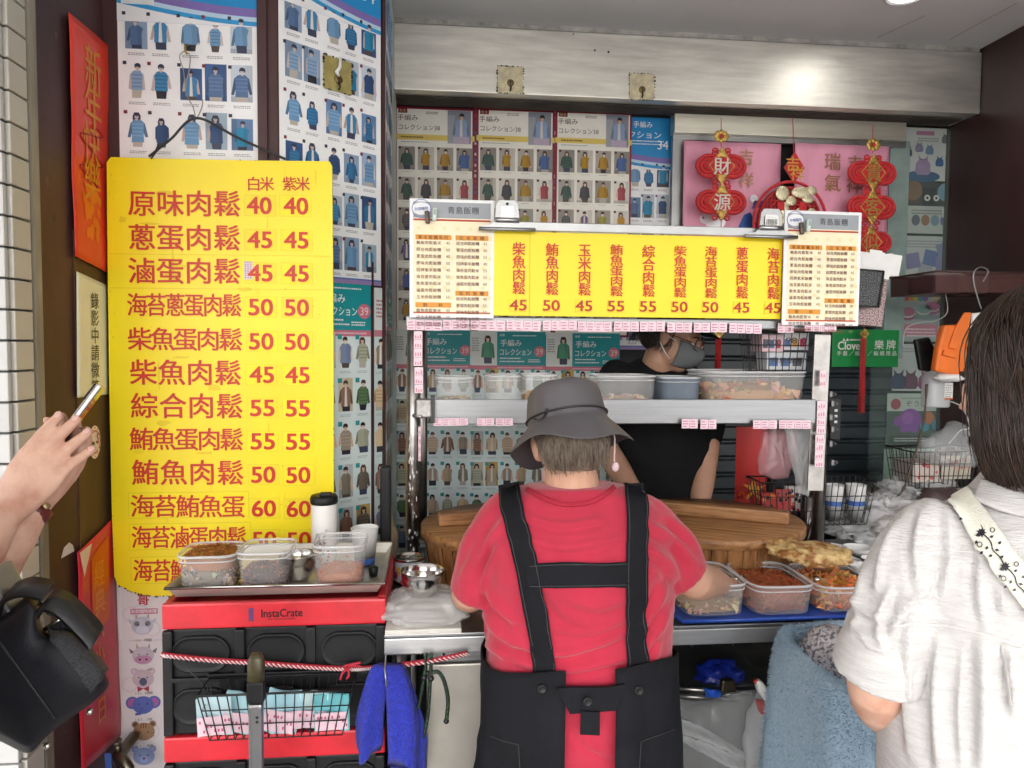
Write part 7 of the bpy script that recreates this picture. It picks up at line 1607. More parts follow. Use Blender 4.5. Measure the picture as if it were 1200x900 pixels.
for px, py, Y in ((635, 806, None), (688, 821, YW-.172), (748, 808, None)):
    d = ray(px, py).normalized(); h = tr_a.ray_cast(O0, d); p = h[0] if (Y is None and h[0] is not None) else V3(px, py, Y or YW-.16)
    g = MB(); g.lathe([(.0085, 0), (.009, .0025), (.006, .0035), (.005, .0025), (.001, .0025)], 18); o = g.build('button', M_black, None, loc=p+Vector((0, -.004, 0)), rot=(R(90), 0, 0)); kids(w_root, o)
trA = tr_a
for cl_ in ([(750, 868), (770, 861), (789, 854)], [(750, 868), (749, 885), (748, 905)], [(575, 862), (592, 868), (608, 872)], [(608, 872), (609, 890), (610, 905)]): wstrip(cl_, 1.4, 'pocket_seam', mat('twill_seam', (.03, .03, .034), .8), .003, w_root, trA, fallback=YW-.16, k=1, thick=.0006)
# trousers below
t_ = MB(); 
for sg in (-1, 1): limb(t_, [(cxw+sg*.075, YW+.02, .80), (cxw+sg*.085, YW+.02, .45), (cxw+sg*.085, YW+.01, .12)], [.098, .078, .062])
o = bake(t_, 'trousers', .008, 5, None, M_pants); kids(w_root, o)
for sg in (-1, 1): g = MB(); limb(g, [(cxw+sg*.09, YW-.04, .045), (cxw+sg*.09, YW+.06, .042), (cxw+sg*.095, YW+.17, .032)], [.05, .048, .038]); o = g.build('shoe', M_black); kids(w_root, o)
# hair at the nape
m_grey = mat('greying_hair', (.055, .040, .030), .5, col2=(.26, .20, .15), vscale=60, stretch=(3, 3, .5)); m_dk = mat('dark_brown_hair', (.010, .006, .004), .38, col2=(.062, .032, .021), vscale=70, stretch=(3, 3, .25), spec=.45)
g = MB(); g.sphere((0, -.018, .010), (.072, .076, .070), 24, M=Mh); g.sphere((0, -.040, -.030), (.060, .052, .050), 20, M=Mh); hb_ = g.build('hair', m_grey); kids(w_root, hb_)
rng = random.Random(8); ps = []
for i in range(900):
    a_ = rng.uniform(-2.75, -.40); el = rng.uniform(-.25, .25); p = Vector((.076*math.cos(a_), -.02+.080*math.sin(a_), .005+.05*el)); pts = []
    ln = rng.uniform(.045, .085)*(1 if abs(a_+1.57) < .8 else .9)
    for k in range(6): f = k/5; pts.append(Mh @ (p*(1.0-.24*f*f)+Vector((rng.uniform(-.002, .002)+.012*math.sin(f*3+i)*f, -.012*f*(1-f)+.0, -ln*f))))
    ps.append(pts)
st_ = strands('hair_strands', ps, .0007, m_grey, None); kids(w_root, st_)
# bucket hat
hm = Mh @ Matrix.Translation((0, -.016, .040)) @ Matrix.Rotation(R(5), 4, 'X')
g = MB(); n = 64; prof = [(.001, .100), (.040, .099), (.066, .094), (.080, .083), (.085, .06), (.088, .03), (.090, .012), (.0905, .0), (.091, -.004), (.104, -.016), (.122, -.034), (.140, -.054), (.1405, -.056), (.1385, -.056), (.121, -.037), (.103, -.019), (.088, -.006)]
rings = []
for r, z in prof:
    rg = []
    for j in range(n):
        t = 2*math.pi*j/n; wv = max(0, (r-.092)/.05); cr_ = 1 if r < .092 else 1
        zq = z*.80 if z > 0 else z; r_ = r*.93; rr = r_*(1+(.030*nz(math.cos(t)*3, math.sin(t)*3, z*22) if r < .0915 else .02*math.sin(t*3+1)*wv)); zz = zq+wv*(.010*math.sin(t*2+.6)+.006*math.sin(t*5))+(.004*nz(math.cos(t)*2, math.sin(t)*2, r*30) if r < .09 else 0)
        rg.append(hm @ Vector((rr*math.cos(t)*.96, rr*math.sin(t)*1.13, zz)))
    rings.append(rg)
g.loft(rings, caps=False); hat = g.build('bucket_hat', M_hat); kids(w_root, hat)
ms_ = hat.modifiers.new('sub', 'SUBSURF'); ms_.levels = 1; ms_.render_levels = 1
g = MB(); g.tube([hm @ Vector((.0865*math.cos(t)*.96, .0865*math.sin(t)*1.13, .008)) for t in [2*math.pi*j/48 for j in range(48)]], .0022, 6, closed=True); 
for sg, ll in ((-1, .03), (1, .024)):
    b0 = Vector((.0875*math.cos(R(-125))*.96, .0875*math.sin(R(-125))*1.04, .010)); g.tube([hm @ (b0+Vector((sg*ll*f, -.004*math.sin(f*3), .012*math.sin(f*3)*sg-.01*f))) for f in (0, .33, .66, 1)], .002, 6)
g.sphere(tuple(hm @ Vector((.0875*math.cos(R(-125))*.96, -.0875*math.sin(R(55))*1.04, .010))), .005, 8); o = g.build('hat_cord', M_blackwire); kids(w_root, o)
# face mask and its loop behind the ear
m_mask = mat('pink_mask', (.62, .44, .46), .8, bump=.2, bscale=200)
g = MB(); g.sphere((0, .070, -.050), (.058, .045, .048), 20, M=Mh); o = g.build('face_mask', m_mask); kids(w_root, o)
g = MB(); g.tube([Mh @ Vector(v) for v in ((.050, .085, -.03), (.074, .03, -.01), (.088, -.018, .018), (.089, -.026, -.008), (.080, -.022, -.055))], .0018, 6); g.sphere(tuple(Mh @ Vector((.080, -.024, -.066))), (.008, .005, .010), 8); o = g.build('mask_loop', mat('mask_elastic', (.72, .55, .58), .8)); kids(w_root, o)

# stitching on the apron straps, hems of the sleeves
m_st = mat('apron_stitch', (.05, .05, .055), .8); m_hem = mat('red_hem', (.34, .011, .033), .85)
for cl_ in ([(586, 572), (595, 612), (608, 660), (621, 730), (629, 790)], [(606, 570), (616, 612), (629, 660), (642, 730), (650, 790)], [(732, 570), (735, 610), (734, 660), (734, 730), (736, 788)], [(752, 570), (755, 610), (754, 660), (754, 730), (756, 788)], [(622, 662), (660, 661), (700, 661), (732, 660)], [(622, 685), (660, 685), (700, 685), (732, 684)]): wstrip(cl_, 1.0, 'stitching', m_st, .0106, k=1, thick=.0006)
# ===== vendor behind the tubs
YM = 2.52
m_root = person('man in black t-shirt, glasses and grey face mask leaning behind the rack', (V3(775, 560, YM).x, YM, 0)); cxm = m_root.location.x
fw = Vector((.82, -.52, -.34)).normalized(); upv = Vector((.25, -.15, .95)); xr = fw.cross(upv).normalized(); upv = xr.cross(fw)
Mm = Matrix.Translation(V3(788, 394, YM-.08)) @ Matrix((xr, fw, upv)).transposed().to_4x4()
body = MB(); add_head(body, Mm, 1.02); def_z = lambda py: V3(775, py, YM).z
limb(body, [V3(760, 465, YM), V3(766, 445, YM-.02), V3(775, 418, YM-.06)], [.064, .058, .058])
rings_loft(body, [((cxm, YM+.03, .50), .15, .11, 0), ((cxm, YM+.03, .90), .155, .11, 0), ((cxm, YM+.02, def_z(560)), .155, .11, 0), ((cxm, YM, def_z(490)), .17, .11, 0), ((cxm-.01, YM, def_z(455)), .15, .09, 0), ((cxm-.01, YM, def_z(440)), .08, .07, 0)])
aL = [V3(708, 456, YM), V3(704, 510, YM-.02), V3(722, 545, YM-.10), V3(748, 585, YM-.24)]; aR = [V3(822, 460, YM), V3(828, 510, YM-.02), V3(824, 560, YM-.08), V3(818, 600, YM-.15)]
limb(body, aL, [.055, .046, .042, .029]); limb(body, aR, [.055, .046, .041, .029])
for a_, sd in ((aL, 1), (aR, -1)): add_hand(body, frame_from(a_[-1], a_[-1]-a_[-2], (0, -.5, 1)), sd, (.5, .5, .5, .5))
for sg in (-1, 1): limb(body, [(cxm+sg*.085, YM+.03, .62), (cxm+sg*.09, YM+.03, .42), (cxm+sg*.09, YM+.03, .08)], [.09, .06, .045]); limb(body, [(cxm+sg*.09, YM+.06, .045), (cxm+sg*.095, YM-.12, .03)], [.04, .035])
o = bake(body, 'body', .0065, 5, None, M_skin3); kids(m_root, o); face(Mm, m_root, s=1.02, lips=False)
s_ = MB(); rings_loft(s_, [((cxm, YM+.03, .80), .175, .135, 0), ((cxm, YM+.02, def_z(560)), .172, .130, 0), ((cxm, YM, def_z(490)), .182, .128, 0), ((cxm-.01, YM, def_z(444)), .172, .110, 0), ((cxm-.01, YM, def_z(430)), .130, .09, 0), ((cxm-.008, YM-.004, def_z(421)), .080, .075, 0)])
limb(s_, [V3(724, 438, YM), V3(708, 474, YM-.005), V3(704, 505, YM-.015)], [.062, .066, .064]); limb(s_, [V3(814, 452, YM), V3(826, 482, YM-.005), V3(828, 508, YM-.015)], [.062, .066, .064])
o = bake(s_, 'black_tshirt', .008, 6, foldfn(.004, (9, 9, 12), .006, (5, 5, 14), 5), M_blktee); kids(m_root, o)
t_ = MB()
for sg in (-1, 1): limb(t_, [(cxm+sg*.085, YM+.03, .84), (cxm+sg*.09, YM+.03, .45), (cxm+sg*.09, YM+.03, .10)], [.105, .082, .066])
o = bake(t_, 'trousers', .01, 4, None, M_pants); kids(m_root, o)
for sg in (-1, 1): g = MB(); limb(g, [(cxm+sg*.09, YM+.08, .05), (cxm+sg*.09, YM-.02, .045), (cxm+sg*.095, YM-.14, .032)], [.05, .048, .038]); o = g.build('shoe', M_black); kids(m_root, o)
m_bh = mat('black_hair', (.012, .010, .010), .4, col2=(.04, .033, .03), vscale=50, stretch=(3, 3, .6))
g = MB(); g.sphere((0, -.026, .045), (.084, .098, .084), 28, M=Mm); g.sphere((0, -.062, -.015), (.066, .050, .055), 20, M=Mm); o = g.build('hair', m_bh); kids(m_root, o)
rng = random.Random(4); ps = []
for i in range(800):
    a_ = rng.uniform(2.6, 6.9); p = Vector((.083*math.cos(a_), -.028+.097*math.sin(a_), rng.uniform(-.03, .05))); ln = rng.uniform(.02, .045)
    if p.y > .045 : continue
    ps.append([Mm @ (p*(1.0+.03*math.sin(f*3.1))+Vector((rng.uniform(-.004, .004)*f, -.008*f, -ln*f))) for f in (0, .33, .66, 1)])
o = strands('hair_strands', ps, .0009, m_bh, None); kids(m_root, o)
# cap
g = MB(); g.loft([[Mm @ Vector((r*.089*math.cos(t), -.020+r*.102*math.sin(t), z)) for t in [2*math.pi*j/32 for j in range(32)]] for r, z in ((1.0, .045), (1.02, .07), (.97, .10), (.78, .130), (.4, .145), (.02, .148))], caps=True)
g.loft([[Mm @ Vector((x*.075, .075+d_*(1-x*x*.5)*.075, .052+.006*(1-x*x)-d_*.012)) for x in [-1+2*j/12 for j in range(13)]] for d_ in (0, .5, 1)], closed=False); o = g.build('dark_cap', M_blktee); o.modifiers.new('s', 'SOLIDIFY').thickness = .003; kids(m_root, o)
# mask, loops, glasses
m_gm = mat('grey_mask', (.11, .12, .122), .8, var=.1, vscale=20, bump=.25, bscale=180)
def mk(a_, b_):
    t = (a_-.5)*2.5; zz = -.008-.078*b_; bulge = .020*math.sin(b_*math.pi)**.7; r = .068+.0*b_
    nose = .016*math.exp(-(a_-.5)**2*60)*(1-b_)*1.2
    return Mm @ Vector((r*math.sin(t)*(1.02-.12*b_), .020+(.078+bulge+nose-.012*b_)*math.cos(t), zz+.012*abs(math.sin(t))*(1-b_)-.003*math.sin(b_*18)*0))
g = MB(); g.sheet(mk, 28, 18); o = g.build('face_mask', m_gm); o.modifiers.new('s', 'SOLIDIFY').thickness = .002; kids(m_root, o)
g = MB()
for sg in (-1, 1):
    for z0, z1 in ((-.012, .012), (-.075, -.025)): g.tube([Mm @ Vector(v) for v in ((sg*.064, .034, z0+.006), (sg*.079, .012, (z0+z1)/2), (sg*.088, -.010, z1))], .0016, 5)
o = g.build('mask_loop', M_white); kids(m_root, o)
g = MB()
for sg in (-1, 1):
    g.tube([Mm @ Vector((sg*.034+.025*math.cos(t), .104-.010*abs(math.cos(t)*sg > 0), .002+.018*math.sin(t))) for t in [2*math.pi*j/20 for j in range(20)]], .0013, 6, closed=True); g.tube([Mm @ Vector(v) for v in ((sg*.059, .096, .006), (sg*.080, .05, .008), (sg*.088, -.004, .010))], .0013, 5)
g.tube([Mm @ Vector(v) for v in ((-.009, .106, .004), (0, .110, .007), (.009, .106, .004))], .0013, 5); o = g.build('glasses', mat('glasses_rim', (.05, .018, .014), .3)); kids(m_root, o)

# ===== customer at the right
YC = .86
c_root = person('woman with brown bob and white linen blouse waiting at the right edge', (V3(1225, 700, YC).x, YC, 0)); cxc = c_root.location.x
yawc = R(8)
def cz(py): return V3(1215, py, YC).z
def cp(px, py, Y=YC): return V3(px, py, Y)
Mc = Matrix.Translation(cp(1226, 446, YC+.0)) @ Matrix.Rotation(R(29), 4, 'Z') @ Matrix.Rotation(R(-12), 4, 'X')
body = MB(); add_head(body, Mc, .94); limb(body, [cp(1222, 600, YC-.01), cp(1222, 560, YC), cp(1222, 510, YC+.005)], [.066, .055, .053])
rings_loft(body, [((cxc, YC, .50), .16, .12, yawc), ((cxc, YC, .85), .16, .12, yawc), ((cxc, YC, 1.0), .145, .10, yawc), ((cxc, YC, cz(660)), .14, .095, yawc), ((cxc, YC, cz(610)), .12, .07, yawc), ((cxc, YC, cz(575)), .08, .07, yawc)])
el = cp(1029, 804, YC+.02); aC = [cp(1103, 634, YC), cp(1056, 715, YC), el, cp(1052, 838, YC+.13), cp(1095, 815, YC+.24)]
limb(body, aC, [.036, .038, .038, .034, .026]); hc = aC[-1]; add_hand(body, frame_from(hc, hc-aC[-2], (0, 0, 1)), -1, (.4, .45, .5, .5), s=.95)
aD = [Vector((2*cxc, 2*YC, 0))-Vector((p.x, p.y, 0))+Vector((0, 0, p.z)) for p in aC]; aD = [aD[0], aD[1], aD[2], aD[2]+Vector((-.04, .13, .0)), aD[2]+Vector((-.14, .22, .04))]; aD = [Vector((p.x, p.y, p.z)) for p in aD]
limb(body, aD, [.036, .038, .038, .034, .026]); add_hand(body, frame_from(aD[-1], aD[-1]-aD[-2], (0, 0, 1)), 1, (.4, .45, .5, .5), s=.95)
for sg in (-1, 1): limb(body, [(cxc+sg*.085, YC, .62), (cxc+sg*.09, YC, .42), (cxc+sg*.09, YC-.01, .08)], [.09, .06, .045]); limb(body, [(cxc+sg*.09, YC-.04, .045), (cxc+sg*.095, YC+.13, .03)], [.04, .035])
o = bake(body, 'body', .0055, 5, None, M_skin2); kids(c_root, o); face(Mc, c_root, s=.94)
s_ = MB(); secs = []
for py, x0, dp in ((1060, 1040, .145), (900, 1044, .140), (830, 1047, .136), (740, 1052, .134), (680, 1056, .128), (640, 1066, .116), (612, 1086, .094), (592, 1120, .076), (568, 1154, .066), (557, 1164, .064)):
    a = cp(x0, py); secs.append(((cxc, YC, a.z), cxc-a.x, dp, yawc*.5))
rings_loft(s_, secs, 44, 2.3)
sl = [cp(1102, 630), cp(1073, 666, YC), cp(1053, 720, YC), cp(1037, 768, YC+.005), cp(1032, 784, YC+.01)]
limb(s_, sl, [.054, .056, .056, .054, .053], 24, cut=True)
mir = [Vector((2*cxc-p.x, 2*YC-p.y, p.z)) for p in sl]; limb(s_, mir, [.054, .056, .056, .054, .053], 24, cut=True); cu_ = MB(); d_ = (sl[-1]-sl[-2]).normalized(); limb(cu_, [sl[-1]-d_*.030, sl[-1]-d_*.012, sl[-1]+d_*.006], [.0565, .0575, .0580], 28, 3, cut=True)
def lin(co, n):
    k = .0024*nz(co.x*13, co.y*13, co.z*2.6)+.0022*(.5-abs(nz(co.x*8+3, co.y*8, co.z*2.0))*1.7)+.0012*(.5-abs(nz(co.x*14, co.y*14, co.z*24+5))*1.7)*(1 if co.z < cz(690) else .35)+.0004*nz(co.x*60, co.y*60, co.z*22)
    if abs(co.z-cz(716)) < .004: k -= .0028
    return k
lin_folds = [([(1100, 745), (1096, 820), (1100, 905)], 7, .006), ([(1150, 752), (1152, 830), (1150, 905)], 9, .006), ([(1180, 760), (1184, 800), (1186, 835)], 4, .007), ([(1065, 735), (1062, 800), (1066, 880)], 6, .005), ([(1128, 760), (1124, 840), (1128, 900)], 5, .0035),
    ([(1046, 742), (1062, 712), (1090, 690)], 5, .006), ([(1036, 760), (1030, 730), (1044, 690)], 5, .006), ([(1000, 700), (1018, 720), (1042, 724)], 5, .005), ([(1012, 660), (1006, 700), (998, 740)], 5, .005), ([(1050, 612), (1034, 650), (1026, 690)], 6, .006), ([(1080, 600), (1072, 640), (1076, 690)], 5, .005), ([(1110, 600), (1112, 650), (1104, 700)], 6, .005), ([(1150, 640), (1146, 690), (1152, 730)], 5, .004), ([(1006, 742), (1022, 760), (1040, 764)], 4, .005), ([(1170, 690), (1176, 720)], 4, .004)]
bl_o = bake(s_, 'linen_blouse', .005, 7, creases(lin_folds, lin), M_linen); kids(c_root, bl_o); bpy.context.view_layer.update(); tr_c = bvh(bl_o)
wstrip([(1148, 577), (1180, 590), (1215, 596), (1260, 592)], 30, 'collar', M_linen, .006, c_root, tr_c, fallback=YC-.05, thick=.004)
o = bake(cu_, 'sleeve_cuff', .004, 2, None, M_linen); kids(c_root, o)
wstrip([(1040, 734), (1080, 731), (1120, 735), (1165, 747), (1215, 762)], 2.6, 'yoke_seam', mat('linen_seam', (.60, .58, .56), .9), .0012, c_root, tr_c, fallback=YC-.1, thick=.0012)
o = wstrip([(1174, 756), (1178, 775), (1182, 800), (1185, 828)], 3.0, 'pleat', mat('linen_pleat', (.56, .54, .53), .9), .001, c_root, tr_c, fallback=YC-.1, thick=.001)
# flower strap of her shoulder bag
stp = thing('shoulder_strap', 'cream bag strap with black flower embroidery across the white blouse', 'bag strap', cp(1160, 640, YC-.13))
cl = [(1124, 583), (1130, 593), (1148, 620), (1172, 655), (1200, 690), (1240, 740), (1290, 800)]
so = wrap_strip(tr_c, cl, 34, .007, 'webbing', mat('cream_webbing', (.70, .69, .60), .8, bump=.4, bscale=300), None, n=60, k=8, fallback=YC-.1, thick=.003); kids(stp, so)
trs = BVHTree.FromPolygons([so.matrix_world @ v.co+Vector((0, 0, 0)) for v in so.data.vertices], [list(p.vertices) for p in so.data.polygons]); 
g = MB(); rng = random.Random(5)
def onst(px, py):
    d = ray(px, py).normalized(); h = tr_c.ray_cast(O0, d); return (h[0]-d*.0115) if h[0] else V3(px, py, YC-.12)
def petal(cx, cy, ang, ln, w_): 
    ca, sa = math.cos(ang), math.sin(ang); pts = [onst(cx+ca*l-sa*q, cy+sa*l+ca*q) for l, q in ((0, 0), (ln*.4, w_), (ln, 0), (ln*.4, -w_))]; g.add(pts, [(0, 1, 2, 3)], (.02, .02, .03))
def line(pts, r=.0007): g.tube([onst(*p) for p in pts], r, 5, (.02, .02, .03))
def vine(base, fl):
    line(spl2([(base[0]+dx, base[1]+dy) for dx, dy in ((0, 0), (7, 8), (10, 18), (18, 26), (24, 38))]))
def spl2(p): return [(v.x, v.y) for v in spline([(a, b, 0) for a, b in p], 14)]
for bx, by in ((1126, 584), (1150, 624), (1178, 664), (1208, 704)):
    for k in range(9): petal(bx, by, k*.698, 6.6, 1.5)
    vine((bx+4, by+3), 0)
    for k, (dx, dy, an) in enumerate(((10, 6, -.5), (8, 16, 2.2), (16, 20, .2), (13, 26, 2.6), (22, 30, -.6), (2, 22, 2.4), (-5, 9, 2.0), (-2, 3, 3.0), (20, 14, -.9))): petal(bx+dx, by+dy, an, 5.4, 1.8)
    ringpts = [(bx-2+3*math.cos(t), by+14+3*math.sin(t)) for t in [k*.52 for k in range(13)]]; line(ringpts, .0005); ringpts = [(bx+13+2.6*math.cos(t), by-3+2.6*math.sin(t)) for t in [k*.52 for k in range(13)]]; line(ringpts, .0005)
o = g.build('embroidery', M_print, None, fix=False); kids(stp, o)
# trousers, shoes
t_ = MB()
for sg in (-1, 1): limb(t_, [(cxc+sg*.085, YC, .84), (cxc+sg*.09, YC, .45), (cxc+sg*.09, YC, .10)], [.105, .085, .07])
o = bake(t_, 'trousers', .01, 4, None, M_pants); kids(c_root, o)
for sg in (-1, 1): g = MB(); limb(g, [(cxc+sg*.09, YC-.06, .05), (cxc+sg*.09, YC+.04, .045), (cxc+sg*.095, YC+.15, .032)], [.05, .048, .038]); o = g.build('shoe', M_black); kids(c_root, o)
# bob hair: a shell, then strands that run from the parting down over it
def hshell(t, s):           # t: angle round the head (0 = face side +Y local), s: 0 crown .. 1 tip
    if s < .5: th = s/.5*1.62; r = Vector((math.sin(th)*.098*math.sin(t), -.014+math.sin(th)*.116*math.cos(t), .020+.112*math.cos(th)))
    else:
        q = (s-.5)/.5; r = Vector(((.098+.016*math.sin(q*2.4))*math.sin(t), -.014+(.116+.002*math.sin(q*3))*math.cos(t)-.0*q, .015-.152*q))
        r.x *= 1-.10*max(0, q-.7)/.3; r.y *= 1-.10*max(0, q-.7)/.3
    return r
g = MB(); rings = []
T_ = [R(52)+R(256)*j/44 for j in range(45)]
for i in range(21): s = max(.02, i/20); rings.append([Mc @ (hshell(t, s)*.90) for t in T_])
g.loft(rings, closed=False); o = g.build('hair', m_dk); o.modifiers.new('s', 'SOLIDIFY').thickness = .006; kids(c_root, o)
rng = random.Random(31); ps = []
for i in range(3400):
    t = R(rng.uniform(46, 314)); s0 = rng.random()**1.5*.42; s1 = rng.uniform(.93, 1.01); lay = 1+rng.uniform(-.015, .022); tw = rng.gauss(0, .05); ph = rng.uniform(0, 6.28); clump = .05*nz(t*5, 3.3)
    pts = []
    for k in range(10):
        f = k/9; s = s0+(s1-s0)*f; tt = t+tw*f+clump*f*f*1.4
        pinch = 1-.045*math.exp(-((s-.42)/.05)**2)
        pts.append(Mc @ (hshell(tt, s)*lay*.925*pinch+Vector((.0016*math.sin(f*6+ph), .0016*math.cos(f*5+ph), 0))))
    ps.append(pts)
for i in range(170):                                  # loose fly-away hairs
    t = R(rng.uniform(46, 314)); s0 = rng.uniform(.1, .6); s1 = s0+rng.uniform(.25, .5); tw = rng.gauss(0, .22); out_ = rng.uniform(.02, .075)
    ps.append([Mc @ (hshell(t+tw*f*f, min(1.03, s0+(s1-s0)*f))*(.935+out_*math.sin(f*2.6))) for f in [k/9 for k in range(10)]])
for i in range(160):                                  # upper lock combed back over the rest, wispy fly-aways
    z = rng.uniform(-.006, .006); pts = [Mc @ (hshell(R(62+k*21), .44+.012*math.sin(k*.8)+z)*(.945+rng.uniform(-.004, .008))) for k in range(10)]; ps.append(pts)
o = strands('hair_strands', ps, .00095, m_dk, None); kids(c_root, o)

# ===== the person with the phone at the left edge
p_root = person('person at the left edge, only hands and forearms in view, holding up a phone', (-.565, .70, 0))
body = MB(); px_, py_ = -.565, .70
Mp = Matrix.Translation((px_, py_, 1.50)) @ Matrix.Rotation(R(-50), 4, 'Z') @ Matrix.Rotation(R(-6), 4, 'X'); add_head(body, Mp, 1.0)
limb(body, [(px_-.02, py_-.02, 1.30), (px_-.01, py_-.01, 1.40), (px_, py_, 1.48)], [.06, .052, .052]); yp = R(-50)
rings_loft(body, [((px_, py_, .50), .15, .11, yp), ((px_, py_, .85), .16, .12, yp), ((px_, py_, 1.0), .14, .10, yp), ((px_, py_, 1.2), .155, .10, yp), ((px_, py_, 1.32), .14, .085, yp), ((px_, py_, 1.35), .08, .065, yp)])
wr1 = V3(4, 603, 1.06); wr2 = V3(41, 590, 1.135)
ax = Vector((math.cos(yp), math.sin(yp), 0))
s1_, s2_ = Vector((px_, py_, 1.30))-ax*.15, Vector((px_, py_, 1.30))+ax*.15
e1 = Vector((-.80, .98, 1.06)); e2 = V3(-40, 700, 1.06)
M1 = frame_from(wr1, V3(88, 498, 1.075)-wr1, (-.10, -1, .25)); M2 = frame_from(wr2, V3(92, 500, 1.155)-wr2, (.25, .9, .1))
e1 = V3(-70, 690, 1.0)
limb(body, [s1_, e1, e1+(wr1-e1)*.5, wr1-(wr1-e1)*.04], [.05, .042, .037, .0255]); limb(body, [s2_, e2, e2+(wr2-e2)*.5, wr2-(wr2-e2)*.04], [.05, .042, .036, .025])
cu1 = (.10, .12, .16, .22); add_hand(body, M1, 1, cu1, (.42, .22), .97, .035); cu2 = (.28, .3, .3, .35); add_hand(body, M2, 1, cu2, (.30, .12), .93, .03)
for sg in (-1, 1): b_ = Vector((px_, py_, 0))+ax*sg*.09; limb(body, [b_+Vector((0, 0, .62)), b_+Vector((0, 0, .42)), b_+Vector((0, 0, .08))], [.09, .06, .045]); fwd = Vector((-math.sin(yp), math.cos(yp), 0)); limb(body, [b_-fwd*.04+Vector((0, 0, .045)), b_+fwd*.13+Vector((0, 0, .03))], [.04, .035])
o = bake(body, 'body', .0034, 4, None, M_skin2); kids(p_root, o); face(Mp, p_root)
before = set(bpy.data.objects); nails(M1, 1, cu1, 'n', None, .97, .035); kids(p_root, *[])
for o in [q for q in bpy.data.objects if q not in before]: o.parent = p_root; o.location = o.location-p_root.location
s_ = MB(); rings_loft(s_, [((px_, py_, .80), .18, .14, yp), ((px_, py_, 1.0), .16, .125, yp), ((px_, py_, 1.2), .17, .118, yp), ((px_, py_, 1.31), .155, .10, yp), ((px_, py_, 1.355), .085, .07, yp)])
limb(s_, [s1_, s1_+(e1-s1_)*.4], [.06, .062]); limb(s_, [s2_, s2_+(e2-s2_)*.4], [.06, .062]); o = bake(s_, 'white_shirt', .009, 5, None, M_linen); kids(p_root, o)
t_ = MB()
for sg in (-1, 1): b_ = Vector((px_, py_, 0))+ax*sg*.085; limb(t_, [b_+Vector((0, 0, .88)), b_+Vector((0, 0, .45)), b_+Vector((0, 0, .10))], [.115, .09, .075])
kn_ = V3(-8, 905, .90); o = bake(t_, 'jeans', .01, 4, None, M_denim); kids(p_root, o)
for sg in (-1, 1): b_ = Vector((px_, py_, 0))+ax*sg*.09; g = MB(); limb(g, [b_-fwd*.06+Vector((0, 0, .05)), b_+fwd*.04+Vector((0, 0, .045)), b_+fwd*.15+Vector((0, 0, .032))], [.05, .048, .038]); o = g.build('shoe', M_black); kids(p_root, o)
g = MB(); g.loft([[Mp @ (hshell(t, max(.02, i/16*.95))*.98) for t in T_] for i in range(17)], closed=False); o = g.build('hair', m_bh); o.modifiers.new('s', 'SOLIDIFY').thickness = .006; kids(p_root, o)
# phone and watch strap
ph_c = V3(96, 482, 1.125); lx = (V3(112, 461, 1.125)-V3(82, 503, 1.125)).normalized(); ly = (ray(96, 482).normalized()+Vector((.10, 0, 0))).normalized(); lx = (lx-ly*lx.dot(ly)).normalized(); Mph = frame_from(ph_c, lx, ly.cross(lx))
t = thing('smartphone', 'slim silver edged smartphone held up by the hands at the left', 'phone'); t.matrix_world = Mph
g = MB(); g.box((-.03, .0, 0), (.150, .072, .0078), bev=.0035); g.build('frame', mat('phone_metal', (.62, .60, .56), .25, .9), t)
g = MB(); g.box((-.03, 0, .0042), (.143, .066, .0012), bev=.0004); g.build('screen', mat('phone_glass', (.01, .01, .012), .06), t)
g = MB(); g.box((.030, .018, -.0052), (.026, .026, .0030), bev=.001); g.box((-.02, -.0362, 0), (.016, .0012, .003)); g.build('camera_bump', M_black, t)
dW = (wr2-e2).normalized(); g = MB(); c = wr2-dW*.010; u_ = dW.orthogonal().normalized(); v_ = dW.cross(u_)
wt = thing('wrist_strap', 'dark red leather wrist strap on the hand behind the phone', 'wrist strap', c)
g.loft([[u_*math.cos(t_)*rr+v_*math.sin(t_)*rr*.88+dW*zz for t_ in [2*math.pi*j/28 for j in range(28)]] for zz, rr in ((-.0095, .0272), (-.0085, .0290), (.0085, .0290), (.0095, .0272))], caps=False); g.build('leather_band', mat('oxblood_leather', (.13, .025, .020), .35, bump=.3, bscale=60), wt)
g = MB(); g.lathe([(.006, 0), (.0065, .002), (.005, .003), (.001, .003)], 20, M=Matrix.Translation(u_*-.0+(V3(54, 592, 1.12)-c).normalized()*.029) @ (V3(54, 592, 1.12)-c).to_track_quat('Z', 'Y').to_matrix().to_4x4()); g.build('buckle', mat('gold_metal', (.55, .42, .22), .3, .95), wt)
# black handbag hanging from the forearm
YBG = .98
M_bagcl = mat('black_nylon', (.0065, .007, .011), .55, var=.3, vscale=8, bump=.15, bscale=300, spec=.3)
hb2 = thing('handbag', 'black nylon handbag with mesh side pocket and wide straps at the left edge', 'handbag', V3(20, 780, YBG))
def hbp(x, y, Y=YBG): return V3(x, y, Y)-hb2.location
g = MB(); outl = [(-60, 735), (0, 722), (38, 697), (50, 742), (80, 745), (122, 790), (120, 812), (60, 858), (40, 880), (28, 882), (-10, 862), (-70, 840)]
def bagring(k, Y):
    cx, cy = 28, 795; return [hbp(cx+(x-cx)*k, cy+(y-cy)*k, Y) for x, y in [(v.x, v.y) for v in spline([(a, b, 0) for a, b in outl]+[(outl[0][0], outl[0][1], 0)], 60)[:-1]]]
g.loft([bagring(k, Y) for k, Y in ((.55, .885), (.90, .895), (.985, .925), (1.0, .97), (1.0, 1.03), (.97, 1.08), (.85, 1.10))]); bo_ = bake(g, 'bag_body', .006, 4, foldfn(.002, (8, 8, 8), .0025, (5, 5, 5), 3), M_bagcl); kids(hb2, bo_); bo_.location = (0, 0, 0)
bpy.context.view_layer.update(); trb = bvh(bo_)
g = MB()
